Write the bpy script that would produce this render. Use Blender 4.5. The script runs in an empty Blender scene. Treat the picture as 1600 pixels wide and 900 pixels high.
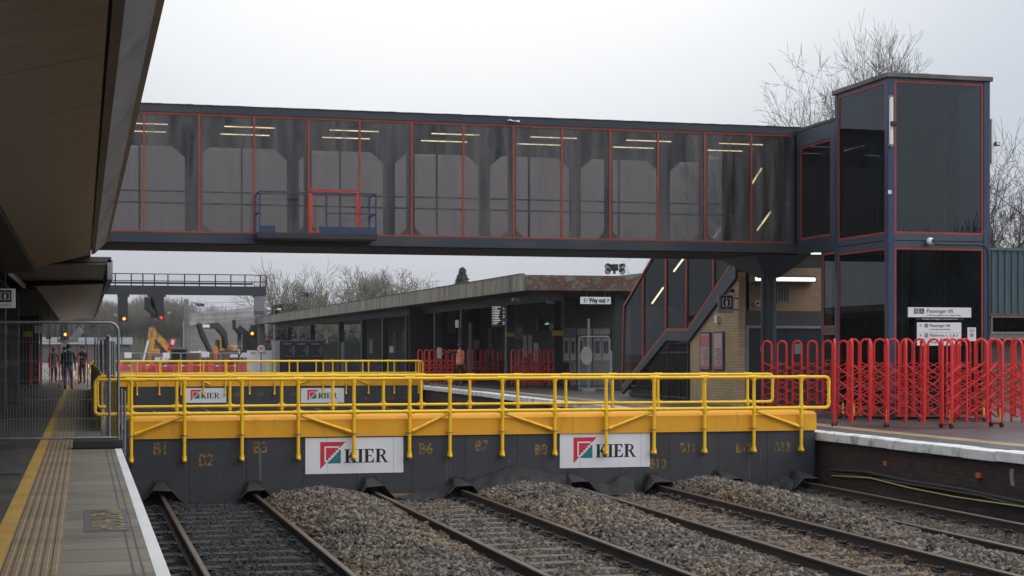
import bpy, bmesh, math, random
import numpy as np
from mathutils import Vector, Matrix
R = math.radians
S = bpy.context.scene
COL = S.collection
random.seed(7)

# ------------------------------------------------------------------ camera, sky, sun, exposure
F = 2560.0                       # focal length in pixels of the 1600 px wide photograph
YAW = math.atan(670 / F)         # camera looks this much to the right of the tracks
EYE = 1.5
cd = bpy.data.cameras.new('camera')
cam = bpy.data.objects.new('camera', cd)
COL.objects.link(cam)
cd.sensor_width = 36.0
cd.lens = F / 1600 * 36.0
cd.shift_y = 98 / 1600
cd.clip_start = 0.1
cd.clip_end = 6000
cam.location = (0, 0, EYE)
cam.rotation_euler = (R(90), 0, -YAW)
S.camera = cam
S.view_settings.view_transform = 'Standard'
S.view_settings.look = 'None'
S.view_settings.exposure = 0.12
S.view_settings.gamma = 1.0
S.view_settings.use_curve_mapping = False
S.cycles.use_denoising = True
S.cycles.max_bounces = 8
S.cycles.transparent_max_bounces = 24
S.cycles.caustics_reflective = False
S.cycles.caustics_refractive = False

SUN_EL, SUN_AZ = R(42), R(128)
w = bpy.data.worlds.new('World')
S.world = w
w.use_nodes = True
nt = w.node_tree
nt.nodes.clear()
wo = nt.nodes.new('ShaderNodeOutputWorld')
bg = nt.nodes.new('ShaderNodeBackground')
bg.inputs['Strength'].default_value = 0.1
sky = nt.nodes.new('ShaderNodeTexSky')
sky.sky_type = 'NISHITA'
sky.sun_disc = False
sky.sun_elevation = SUN_EL
sky.sun_rotation = SUN_AZ
sky.dust_density = 4.0
bw = nt.nodes.new('ShaderNodeHueSaturation')
bw.inputs['Saturation'].default_value = 0.15
nt.links.new(sky.outputs[0], bw.inputs['Color'])
# overcast deck: brighter towards the zenith, greyer towards the horizon
tc = nt.nodes.new('ShaderNodeTexCoord')
sp = nt.nodes.new('ShaderNodeSeparateXYZ')
nt.links.new(tc.outputs['Generated'], sp.inputs[0])
ns = nt.nodes.new('ShaderNodeTexNoise')
ns.inputs['Scale'].default_value = 3.0
ns.inputs['Detail'].default_value = 4.0
mp = nt.nodes.new('ShaderNodeMapping')
mp.inputs['Scale'].default_value = (1, 1, 3)
nt.links.new(tc.outputs['Generated'], mp.inputs[0])
nt.links.new(mp.outputs[0], ns.inputs['Vector'])
ma = nt.nodes.new('ShaderNodeMath')
ma.operation = 'MULTIPLY_ADD'
ma.inputs[1].default_value = 0.13
nt.links.new(ns.outputs[0], ma.inputs[0])
nt.links.new(sp.outputs['Z'], ma.inputs[2])
rp = nt.nodes.new('ShaderNodeValToRGB')
cr = rp.color_ramp
cr.elements[0].position = 0.03
cr.elements[0].color = (0.50, 0.53, 0.59, 1)
cr.elements[1].position = 1.0
cr.elements[1].color = (1.32, 1.36, 1.43, 1)
for p_, c_ in ((0.11, (0.55, 0.57, 0.625, 1)), (0.20, (0.60, 0.65, 0.725, 1)), (0.30, (0.67, 0.72, 0.79, 1)), (0.5, (0.98, 1.02, 1.08, 1))):
    e_ = cr.elements.new(p_)
    e_.color = c_
nt.links.new(ma.outputs[0], rp.inputs[0])
sc_ = nt.nodes.new('ShaderNodeVectorMath')
sc_.operation = 'SCALE'
sc_.inputs['Scale'].default_value = 9.6
# brighter patch where the cloud is thin
gd = nt.nodes.new('ShaderNodeVectorMath')
gd.operation = 'DOT_PRODUCT'
gd.inputs[1].default_value = (math.sin(R(13)) * math.cos(R(24)), math.cos(R(13)) * math.cos(R(24)), math.sin(R(24)))
nt.links.new(tc.outputs['Generated'], gd.inputs[0])
gm = nt.nodes.new('ShaderNodeMapRange')
gm.interpolation_type = 'SMOOTHSTEP'
gm.inputs['From Min'].default_value = 0.915
gm.inputs['From Max'].default_value = 1.0
nt.links.new(gd.outputs['Value'], gm.inputs[0])
ga = nt.nodes.new('ShaderNodeMix')
ga.data_type = 'RGBA'
ga.blend_type = 'ADD'
ga.inputs['B'].default_value = (0.48, 0.43, 0.35, 1)
nt.links.new(gm.outputs[0], ga.inputs['Factor'])
nt.links.new(rp.outputs[0], ga.inputs['A'])
nt.links.new(ga.outputs['Result'], sc_.inputs[0])
mx = nt.nodes.new('ShaderNodeMix')
mx.data_type = 'RGBA'
mx.inputs['Factor'].default_value = 0.06
nt.links.new(sc_.outputs[0], mx.inputs['A'])
nt.links.new(bw.outputs[0], mx.inputs['B'])
nt.links.new(mx.outputs['Result'], bg.inputs['Color'])
nt.links.new(bg.outputs[0], wo.inputs['Surface'])

sl = bpy.data.lights.new('sun', 'SUN')
sl.energy = 1.05
sl.angle = R(60)
sl.color = (1.0, 0.97, 0.93)
so = bpy.data.objects.new('sun', sl)
COL.objects.link(so)
_d = Vector((math.sin(SUN_AZ) * math.cos(SUN_EL), math.cos(SUN_AZ) * math.cos(SUN_EL), math.sin(SUN_EL)))
sl.use_shadow = True
so.rotation_euler = (-_d).to_track_quat('-Z', 'Y').to_euler()

# ------------------------------------------------------------------ from measured picture positions to places
SA, CA = math.sin(YAW), math.cos(YAW)
def ray(u, v):
    xr = (u - 800) / F
    return Vector((SA + CA * xr, CA - SA * xr, (548 - v) / F))
def PD(u, v, d):
    r = ray(u, v)
    return Vector((r.x * d, r.y * d, EYE + r.z * d))
def PZ(u, v, z=0.0):
    return PD(u, v, (z - EYE) / ((548 - v) / F))
def PY(u, v, Y):
    return PD(u, v, Y / ray(u, v).y)
def PX(u, v, X):
    return PD(u, v, X / ray(u, v).x)
def UX(u, Y):
    return PY(u, 548, Y).x

# ------------------------------------------------------------------ objects
def tag(o, label=None, cat=None, group=None, kind=None):
    if label: o['label'] = label
    if cat: o['category'] = cat
    if group: o['group'] = group
    if kind: o['kind'] = kind
    return o
def thing(name, loc, label, cat, group=None, rz=0.0):
    o = bpy.data.objects.new(name, None)
    COL.objects.link(o)
    o.empty_display_size = 0.2
    o.location = loc
    o.rotation_euler = (0, 0, rz)
    return tag(o, label, cat, group)
def linkmesh(name, me, parent=None, local=False):
    o = bpy.data.objects.new(name, me)
    COL.objects.link(o)
    if parent is not None:
        o.parent = parent
        if not local:
            p = parent
            m = Matrix.Identity(4)
            while p is not None:
                m = Matrix.LocRotScale(p.location, p.rotation_euler, p.scale) @ m if p.parent is None else p.matrix_parent_inverse @ Matrix.LocRotScale(p.location, p.rotation_euler, p.scale) @ m
                p = p.parent
            o.matrix_parent_inverse = m.inverted()
    return o
def copy_tree(o, parent=None):
    c = o.copy()
    COL.objects.link(c)
    if parent is not None:
        c.parent = parent
    for ch in list(o.children):
        copy_tree(ch, c)
    return c

class MB:
    def __init__(s):
        s.v = []; s.f = []; s.m = []
        s.cur = 0
    def add(s, vs, fs):
        b = len(s.v)
        s.v += [tuple(x) for x in vs]
        s.f += [tuple(i + b for i in f) for f in fs]
        s.m += [s.cur] * len(fs)
        return s
    def box(s, x0, x1, y0, y1, z0, z1):
        return s.add([(x0,y0,z0),(x1,y0,z0),(x1,y1,z0),(x0,y1,z0),(x0,y0,z1),(x1,y0,z1),(x1,y1,z1),(x0,y1,z1)],
              [(0,3,2,1),(4,5,6,7),(0,1,5,4),(1,2,6,5),(2,3,7,6),(3,0,4,7)])
    def bar(s, a, b, wx, wz, up=(0,0,1)):
        a, b = Vector(a), Vector(b)
        d = (b - a).normalized()
        up = Vector(up)
        if abs(d.dot(up)) > 0.98: up = Vector((0,1,0))
        x = d.cross(up).normalized() * wx / 2
        y = x.cross(d).normalized() * wz / 2
        vs = [p + i * x + j * y for p in (a, b) for i, j in ((-1,-1),(1,-1),(1,1),(-1,1))]
        return s.add(vs, [(0,1,2,3),(7,6,5,4),(0,4,5,1),(1,5,6,2),(2,6,7,3),(3,7,4,0)])
    def tube(s, a, b, r0, r1=None, n=8, cap=True):
        a, b = Vector(a), Vector(b)
        r1 = r0 if r1 is None else r1
        d = (b - a)
        if d.length < 1e-9: return s
        d.normalize()
        up = Vector((0,0,1)) if abs(d.z) < 0.9 else Vector((1,0,0))
        x = d.cross(up).normalized(); y = d.cross(x)
        vs = []
        for p, r in ((a, r0), (b, r1)):
            for k in range(n):
                t = 2 * math.pi * k / n
                vs.append(p + (x * math.cos(t) + y * math.sin(t)) * r)
        fs = [(k, k + n, (k + 1) % n + n, (k + 1) % n) for k in range(n)]
        if cap: fs += [tuple(range(n)), tuple(range(2 * n - 1, n - 1, -1))]
        return s.add(vs, fs)
    def path(s, pts, r, n=8, closed=False):
        pts = [Vector(p) for p in pts]
        N = len(pts)
        rings = []
        prevx = None
        for i, p in enumerate(pts):
            if closed: d = (pts[(i + 1) % N] - pts[i - 1])
            else: d = pts[min(i + 1, N - 1)] - pts[max(i - 1, 0)]
            d.normalize()
            if prevx is None:
                up = Vector((0,0,1)) if abs(d.z) < 0.9 else Vector((1,0,0))
                x = d.cross(up).normalized()
            else:
                x = (prevx - d * prevx.dot(d)).normalized()
            prevx = x
            y = d.cross(x)
            rings.append([p + (x * math.cos(2*math.pi*k/n) + y * math.sin(2*math.pi*k/n)) * r for k in range(n)])
        vs = [q for g in rings for q in g]
        fs = []
        for i in range(N if closed else N - 1):
            a, b = i * n, ((i + 1) % N) * n
            fs += [(a + k, b + k, b + (k + 1) % n, a + (k + 1) % n) for k in range(n)]
        if not closed: fs += [tuple(range(n)), tuple(range(N * n - 1, (N - 1) * n - 1, -1))]
        return s.add(vs, fs)
    def prism(s, poly, off):
        """poly: list of 3d points of one flat outline, off: extrusion vector"""
        n = len(poly)
        P = [Vector(p) for p in poly]; o = Vector(off)
        return s.add(P + [p + o for p in P], [tuple(range(n - 1, -1, -1)), tuple(range(n, 2 * n))] + [(k, (k+1) % n, (k+1) % n + n, k + n) for k in range(n)])
    def ball(s, c, r, n=10, m=6, sz=1.0):
        c = Vector(c); vs = [c + Vector((0,0,r*sz))]
        for j in range(1, m):
            t = math.pi * j / m
            for k in range(n):
                q = 2*math.pi*k/n
                vs.append(c + Vector((r*math.sin(t)*math.cos(q), r*math.sin(t)*math.sin(q), r*sz*math.cos(t))))
        vs.append(c - Vector((0,0,r*sz)))
        fs = [(0, 1 + k, 1 + (k+1) % n) for k in range(n)]
        for j in range(m - 2):
            a, b = 1 + j*n, 1 + (j+1)*n
            fs += [(a+k, b+k, b+(k+1) % n, a+(k+1) % n) for k in range(n)]
        e = len(vs) - 1; a = 1 + (m-2)*n
        fs += [(e, a+(k+1) % n, a+k) for k in range(n)]
        return s.add(vs, fs)
    def mesh(s, name, mats, smooth=False):
        me = bpy.data.meshes.new(name)
        me.from_pydata(s.v, [], s.f)
        if not isinstance(mats, (list, tuple)): mats = [mats]
        for m in mats: me.materials.append(m)
        if len(mats) > 1: me.polygons.foreach_set('material_index', s.m)
        bm = bmesh.new(); bm.from_mesh(me)
        bmesh.ops.recalc_face_normals(bm, faces=bm.faces)
        bm.to_mesh(me); bm.free()
        if smooth:
            me.polygons.foreach_set('use_smooth', [True] * len(me.polygons))
            me.set_sharp_from_angle(angle=R(40))
        me.update()
        return me
    def build(s, name, mats, parent=None, smooth=False, bevel=0.0, local=False):
        o = linkmesh(name, s.mesh(name, mats, smooth), parent, local)
        if bevel:
            b = o.modifiers.new('bevel', 'BEVEL'); b.width = bevel; b.segments = 2; b.limit_method = 'ANGLE'; b.angle_limit = R(40)
        return o

def each(name, mat, parent, *boxes, **kw):
    """several like parts, every one an object of its own"""
    return [MB().box(*b).build(name, mat, parent, **kw) for b in boxes]
def arc(c, r, a0, a1, n, ex, ez):
    c, ex, ez = Vector(c), Vector(ex), Vector(ez)
    return [c + (ex * math.cos(a0 + (a1-a0)*k/n) + ez * math.sin(a0 + (a1-a0)*k/n)) * r for k in range(n + 1)]

# ------------------------------------------------------------------ materials
def node(nt, t, **kw):
    n = nt.nodes.new(t)
    for k, v in kw.items():
        if k in n.inputs: n.inputs[k].default_value = v
        else: setattr(n, k, v)
    return n
def base(name):
    m = bpy.data.materials.new(name); m.use_nodes = True
    nt = m.node_tree
    return m, nt, nt.nodes['Principled BSDF']
def pm(name, c, c2=None, scale=3.0, rough=0.6, metal=0.0, bump=0.0, bscale=40.0, stretch=(1,1,1), lo=0.35, hi=0.65, spec=0.5, c3=None, scale3=0.7, lo3=.5, hi3=.7, detail=6.0, rvar=0.15):
    m, nt, b = base(name)
    tc = node(nt, 'ShaderNodeTexCoord')
    mp = node(nt, 'ShaderNodeMapping'); mp.inputs['Scale'].default_value = stretch
    nt.links.new(tc.outputs['Object'], mp.inputs[0])
    n = node(nt, 'ShaderNodeTexNoise', Scale=scale, Detail=detail, Roughness=0.6)
    nt.links.new(mp.outputs[0], n.inputs['Vector'])
    if c2 is None: c2 = tuple(x * 0.8 for x in c)
    r = node(nt, 'ShaderNodeValToRGB')
    r.color_ramp.elements[0].position = lo; r.color_ramp.elements[0].color = (*c, 1)
    r.color_ramp.elements[1].position = hi; r.color_ramp.elements[1].color = (*c2, 1)
    nt.links.new(n.outputs[0], r.inputs[0])
    col = r.outputs[0]
    if c3 is not None:
        n3 = node(nt, 'ShaderNodeTexNoise', Scale=scale3, Detail=5.0, Roughness=0.65)
        nt.links.new(mp.outputs[0], n3.inputs['Vector'])
        r3 = node(nt, 'ShaderNodeMapRange'); r3.inputs['From Min'].default_value = lo3; r3.inputs['From Max'].default_value = hi3
        nt.links.new(n3.outputs[0], r3.inputs[0])
        mxx = node(nt, 'ShaderNodeMix', data_type='RGBA')
        nt.links.new(r3.outputs[0], mxx.inputs['Factor']); nt.links.new(col, mxx.inputs['A'])
        mxx.inputs['B'].default_value = (*c3, 1)
        col = mxx.outputs['Result']
    nt.links.new(col, b.inputs['Base Color'])
    rr = node(nt, 'ShaderNodeMapRange'); rr.inputs['To Min'].default_value = max(0.03, rough - rvar); rr.inputs['To Max'].default_value = min(1, rough + rvar)
    nt.links.new(n.outputs[0], rr.inputs[0]); nt.links.new(rr.outputs[0], b.inputs['Roughness'])
    b.inputs['Metallic'].default_value = metal
    b.inputs['Specular IOR Level'].default_value = spec
    if bump:
        nb = node(nt, 'ShaderNodeTexNoise', Scale=bscale, Detail=4.0)
        nt.links.new(tc.outputs['Object'], nb.inputs['Vector'])
        bb = node(nt, 'ShaderNodeBump', Strength=bump, Distance=0.02)
        nt.links.new(nb.outputs[0], bb.inputs['Height']); nt.links.new(bb.outputs[0], b.inputs['Normal'])
    return m
def emit(name, c, s):
    m, nt, b = base(name)
    b.inputs['Base Color'].default_value = (*c, 1)
    b.inputs['Emission Color'].default_value = (*c, 1)
    b.inputs['Emission Strength'].default_value = s
    return m
def glass(name, tint, ior=1.5, rough=0.0, dirt=0.0, dirt_haze_col=(0.2,0.2,0.2), edge=1.0):
    m, nt, b = base(name)
    nt.nodes.remove(b)
    out = nt.nodes['Material Output']
    t = node(nt, 'ShaderNodeBsdfTransparent', Color=(*tint, 1))
    g = node(nt, 'ShaderNodeBsdfGlossy', Color=(.88,.96,1,1), Roughness=rough)
    # Schlick's curve, the same from both sides of the pane
    lw = node(nt, 'ShaderNodeLayerWeight', Blend=0.5)
    pw = node(nt, 'ShaderNodeMath', operation='POWER'); pw.inputs[1].default_value = 5.0
    nt.links.new(lw.outputs['Facing'], pw.inputs[0])
    f0 = ((ior - 1) / (ior + 1)) ** 2
    fr = node(nt, 'ShaderNodeMath', operation='MULTIPLY_ADD'); fr.inputs[1].default_value = (1 - f0) * edge; fr.inputs[2].default_value = f0
    nt.links.new(pw.outputs[0], fr.inputs[0])
    x = node(nt, 'ShaderNodeMixShader')
    nt.links.new(fr.outputs[0], x.inputs[0]); nt.links.new(t.outputs[0], x.inputs[1]); nt.links.new(g.outputs[0], x.inputs[2])
    last = x
    if dirt:  # pale diffuse film: streaky dirt and a milky haze mixed into the pane
        tc = node(nt, 'ShaderNodeTexCoord'); mp = node(nt, 'ShaderNodeMapping'); mp.inputs['Scale'].default_value = (2.2, 2.2, 0.25)
        nt.links.new(tc.outputs['Object'], mp.inputs[0])
        n = node(nt, 'ShaderNodeTexNoise', Scale=1.6, Detail=6.0, Roughness=0.65)
        nt.links.new(mp.outputs[0], n.inputs['Vector'])
        mr = node(nt, 'ShaderNodeMapRange'); mr.inputs['From Min'].default_value = 0.35; mr.inputs['From Max'].default_value = 0.75; mr.inputs['To Max'].default_value = dirt
        nt.links.new(n.outputs[0], mr.inputs[0])
        df = node(nt, 'ShaderNodeBsdfDiffuse', Color=(*dirt_haze_col, 1))
        x2 = node(nt, 'ShaderNodeMixShader')
        nt.links.new(mr.outputs[0], x2.inputs[0]); nt.links.new(x.outputs[0], x2.inputs[1]); nt.links.new(df.outputs[0], x2.inputs[2])
        last = x2
    nt.links.new(last.outputs[0], out.inputs['Surface'])
    return m
def brick(name, c1, c2, mortar, axis='X', bw_=0.225, bh=0.075, bump=0.4, stain=None):
    """axis: the axis along which the courses run (Y for a wall that faces the tracks)"""
    m, nt, b = base(name)
    tc = node(nt, 'ShaderNodeTexCoord'); s3 = node(nt, 'ShaderNodeSeparateXYZ'); c3 = node(nt, 'ShaderNodeCombineXYZ')
    nt.links.new(tc.outputs['Object'], s3.inputs[0])
    nt.links.new(s3.outputs[axis], c3.inputs['X']); nt.links.new(s3.outputs['Z'], c3.inputs['Y'])
    t = node(nt, 'ShaderNodeTexBrick', Scale=1.0)
    t.inputs['Color1'].default_value = (*c1, 1); t.inputs['Color2'].default_value = (*c2, 1); t.inputs['Mortar'].default_value = (*mortar, 1)
    t.inputs['Brick Width'].default_value = bw_; t.inputs['Row Height'].default_value = bh; t.inputs['Mortar Size'].default_value = 0.008
    nt.links.new(c3.outputs[0], t.inputs['Vector'])
    n = node(nt, 'ShaderNodeTexNoise', Scale=1.3, Detail=7.0, Roughness=0.7)
    nt.links.new(tc.outputs['Object'], n.inputs['Vector'])
    mr = node(nt, 'ShaderNodeMapRange'); mr.inputs['From Min'].default_value = 0.4; mr.inputs['From Max'].default_value = 0.75
    nt.links.new(n.outputs[0], mr.inputs[0])
    x = node(nt, 'ShaderNodeMix', data_type='RGBA')
    nt.links.new(mr.outputs[0], x.inputs['Factor']); nt.links.new(t.outputs['Color'], x.inputs['A'])
    x.inputs['B'].default_value = (*(stain or tuple(k * .6 for k in c1)), 1)
    nt.links.new(x.outputs['Result'], b.inputs['Base Color'])
    b.inputs['Roughness'].default_value = 0.85
    bb = node(nt, 'ShaderNodeBump', Strength=bump, Distance=0.01, invert=True)
    nt.links.new(t.outputs['Fac'], bb.inputs['Height']); nt.links.new(bb.outputs[0], b.inputs['Normal'])
    return m

M = {}
M['grey_panel'] = pm('grey_panel', (.040,.043,.051), (.032,.035,.041), 1.2, .55, bump=.06, bscale=14, stretch=(1.5,1,.5), c3=(.058,.060,.064), scale3=2.5, lo3=.58, hi3=.8)
M['grey_panel_b'] = pm('grey_panel_b', (.036,.039,.046), (.045,.048,.054), 1.7, .5, bump=.06, bscale=12, stretch=(1.5,1,.5), c3=(.027,.029,.033), scale3=1.5)
M['orange_panel'] = pm('orange_panel', (.80,.385,.013), (.73,.34,.012), 1.1, .65, bump=.05, bscale=20, stretch=(2.2,2.2,.5), c3=(.42,.19,.02), scale3=2.0, lo3=.57, hi3=.85)
M['yellow_paint'] = pm('yellow_paint', (.92,.575,.018), (.86,.50,.015), 4, .42, c3=(.46,.25,.03), scale3=5, lo3=.58, hi3=.78)
M['yellow_ply'] = pm('yellow_ply', (.78,.58,.03), (.66,.48,.03), 2, .6, c3=(.3,.2,.05), scale3=3, lo3=.6, hi3=.75)
M['brown_ply'] = pm('brown_ply', (.44,.29,.10), (.26,.17,.07), 3, .7, stretch=(1,.4,2.5), c3=(.38,.26,.05), scale3=1.5)
M['red_paint'] = pm('red_paint', (.70,.028,.028), (.58,.022,.023), 5, .48, c3=(.42,.03,.03), scale3=4, lo3=.56, hi3=.75)
M['blue_paint'] = pm('blue_paint', (.017,.042,.115), (.022,.044,.09), 2.5, .45, stretch=(2,2,.3), c3=(.085,.09,.10), scale3=1.2, lo3=.55, hi3=.75)
M['blue_grey'] = pm('blue_grey', (.036,.052,.085), (.052,.066,.09), 2.0, .5, stretch=(1,1,1.6), c3=(.10,.105,.10), scale3=1.6, lo3=.58, hi3=.75)
M['dark_blue'] = pm('dark_blue', (.018,.030,.050), (.026,.038,.054), 1.5, .5, stretch=(.4,.4,2), c3=(.05,.052,.05), scale3=1.5)
M['frame_red'] = pm('frame_red', (.36,.052,.028), (.27,.04,.024), 3, .5, c3=(.18,.05,.03), scale3=5)
M['dark_steel'] = pm('dark_steel', (.016,.019,.025), (.022,.025,.031), 3, .55)
M['black'] = pm('black', (.012,.012,.013), (.017,.017,.018), 6, .6)
M['rubber'] = pm('rubber', (.016,.016,.018), (.024,.024,.026), 8, .75, bump=.3, bscale=30)
M['fabric'] = pm('fabric', (.017,.018,.021), (.026,.026,.029), 5, .8, bump=.5, bscale=25)
M['galv'] = pm('galv', (.30,.31,.33), (.22,.23,.25), 8, .45, metal=.7)
M['grey_steel'] = pm('grey_steel', (.20,.21,.22), (.15,.16,.17), 5, .5, metal=.2)
M['white'] = pm('white', (.78,.78,.78), (.72,.72,.73), 2, .5, c3=(.6,.6,.6), scale3=3, lo3=.62, hi3=.85)
M['sign_white'] = pm('sign_white', (.76,.77,.80), (.70,.71,.74), 1.5, .35)
M['ink'] = pm('ink', (.012,.012,.016), None, 3, .45)
M['logo_red'] = pm('logo_red', (.62,.03,.055), None, 3, .4)
M['logo_teal'] = pm('logo_teal', (.03,.22,.24), (.02,.12,.14), 60, .4, lo=.45, hi=.55)
M['stencil'] = pm('stencil', (.30,.165,.022), (.055,.05,.046), 13, .7, lo=.40, hi=.62)
M['asphalt'] = pm('asphalt', (.060,.058,.056), (.085,.08,.075), 1.4, .45, bump=.25, bscale=120, c3=(.04,.039,.038), scale3=.5, rvar=.22, stretch=(1,.5,1))
M['asphalt_wet'] = pm('asphalt_wet', (.050,.049,.051), (.075,.072,.073), .9, .42, bump=.15, bscale=90, c3=(.095,.088,.085), scale3=.45, rvar=.2, stretch=(.6,1,1))
M['coping_white'] = pm('coping_white', (.74,.75,.76), (.56,.56,.56), 3.5, .7, bump=.3, bscale=25, c3=(.16,.155,.145), scale3=2.6, lo3=.52, hi3=.70)
M['white_line'] = pm('white_line', (.72,.73,.75), (.62,.63,.64), 2.5, .6, bump=.1, c3=(.42,.41,.4), scale3=3, lo3=.6, hi3=.8, stretch=(1,.4,1))
M['yellow_line'] = pm('yellow_line', (.50,.31,.06), (.40,.24,.05), 3, .6, c3=(.22,.15,.07), scale3=1.8, lo3=.58, hi3=.8, stretch=(1,.5,1))
M['sleeper'] = pm('sleeper', (.135,.122,.105), (.095,.086,.075), 4, .85, bump=.3, bscale=40, stretch=(.3,1,1), c3=(.06,.05,.042), scale3=2)
M['sleeper_dark'] = pm('sleeper_dark', (.042,.041,.041), (.028,.027,.027), 4, .85, bump=.3, bscale=40)
M['rail_side'] = pm('rail_side', (.040,.029,.022), (.028,.022,.018), 6, .7, stretch=(1,.2,1))
M['rail_top'] = pm('rail_top', (.15,.115,.09), (.10,.08,.065), 3, .36, metal=.6, stretch=(3,.1,1))
M['soffit'] = None
M['fascia_grey'] = pm('fascia_grey', (.30,.31,.33), (.24,.25,.265), 1.5, .55, stretch=(2,.4,1), c3=(.12,.12,.115), scale3=1.2)
M['brown_trim'] = pm('brown_trim', (.17,.125,.08), (.12,.09,.06), 2, .6, stretch=(1,.3,1))
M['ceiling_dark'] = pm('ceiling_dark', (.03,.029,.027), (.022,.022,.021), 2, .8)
M['column_green'] = pm('column_green', (.016,.026,.03), (.012,.02,.023), 2, .5, c3=(.05,.055,.05), scale3=1)
M['wall_dark'] = pm('wall_dark', (.017,.0165,.0165), (.011,.011,.011), 1, .7)
M['wall_grey'] = pm('wall_grey', (.13,.12,.105), (.10,.095,.085), 1, .8)
M['teal_sheet'] = pm('teal_sheet', (.055,.10,.125), (.045,.08,.10), 1.2, .5, stretch=(2,2,.3), c3=(.10,.12,.11), scale3=1.0)
M['cap_grey'] = pm('cap_grey', (.17,.165,.15), (.11,.11,.105), 2.5, .85, bump=.3, bscale=20, c3=(.07,.075,.06), scale3=1.3)
M['roof_edge'] = pm('roof_edge', (.045,.05,.05), (.09,.095,.085), 12, .85, bump=.6, bscale=30)
M['concrete'] = pm('concrete', (.26,.25,.235), (.19,.185,.175), 2, .85, bump=.2)
M['bark'] = pm('bark', (.085,.075,.06), (.055,.05,.04), 6, .9, bump=.5, c3=(.075,.085,.045), scale3=1.2)
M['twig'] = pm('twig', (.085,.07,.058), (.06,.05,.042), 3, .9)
M['twig_far'] = pm('twig_far', (.21,.185,.165), (.16,.143,.128), .12, .9, c3=(.15,.15,.105), scale3=.05, lo3=.5, hi3=.65)  # paler than the near twigs: some distance haze is in the colour
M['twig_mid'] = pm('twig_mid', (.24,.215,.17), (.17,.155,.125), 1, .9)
M['ivy'] = pm('ivy', (.05,.065,.032), (.03,.042,.022), 2, .8)
M['excavator_yellow'] = pm('excavator_yellow', (.62,.32,.03), (.46,.23,.035), 2.0, .6, c3=(.12,.085,.05), scale3=1.6, lo3=.48, hi3=.62)
M['ch8_red'] = pm('ch8_red', (.80,.07,.055), (.66,.05,.045), 1, .55)
M['hivis'] = pm('hivis', (.95,.19,.03), (.88,.15,.025), 6, .6)
M['reflective'] = pm('reflective', (.55,.56,.56), None, 5, .4)
M['skin'] = pm('skin', (.42,.25,.18), None, 5, .6)
M['hair'] = pm('hair', (.02,.015,.012), None, 20, .7)
M['cloth_black'] = pm('cloth_black', (.018,.018,.021), (.026,.026,.03), 8, .85)
M['cloth_jeans'] = pm('cloth_jeans', (.10,.14,.23), (.07,.10,.17), 8, .85)
M['cloth_grey'] = pm('cloth_grey', (.10,.10,.11), None, 8, .85)
M['tube_lit'] = emit('tube_lit', (1.0,.86,.55), 3.2)
M['lamp_lit'] = emit('lamp_lit', (.98,1.0,.88), 1.1)
M['signal_amber'] = emit('signal_amber', (1.0,.42,.03), 3.0)
M['signal_red'] = emit('signal_red', (1.0,.07,.03), 1.0)
M['signal_halo'] = emit('signal_halo', (.5,.03,.02), .35)
M['screen_text'] = emit('screen_text', (.8,.8,.78), .45)
M['glass_bridge'] = glass('glass_bridge', (.61,.585,.58), 1.5, dirt=.58, dirt_haze_col=(.215,.207,.208))  # strong film: the haze over the interior is put into the glass
M['glass_bridge_rear'] = glass('glass_bridge_rear', (.68,.655,.65), 1.9, dirt=.12, dirt_haze_col=(.15,.14,.14))
M['glass_tower'] = glass('glass_tower', (.34,.37,.40), 1.68, dirt=.12, dirt_haze_col=(.06,.085,.10), edge=.25)  # bluish film added to lift the near black panes
M['glass_stair'] = glass('glass_stair', (.62,.62,.63), 1.3, dirt=.05, dirt_haze_col=(.1,.1,.1), edge=.2)
M['frame_grey'] = pm('frame_grey', (.17,.19,.22), (.14,.155,.185), 2, .5)
M['glass_dark'] = glass('glass_dark', (.2,.2,.2), 1.6)
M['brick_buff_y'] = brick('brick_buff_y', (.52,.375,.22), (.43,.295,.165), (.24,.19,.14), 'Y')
M['brick_buff_x_shaded'] = brick('brick_buff_x_shaded', (.33,.215,.115), (.26,.165,.09), (.22,.17,.13), 'X')  # darker copy of the buff brick: shade under the bridge is in the colour
M['brick_soot'] = brick('brick_soot', (.015,.013,.013), (.075,.028,.02), (.012,.012,.012), 'Y', stain=(.008,.008,.008))

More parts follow.
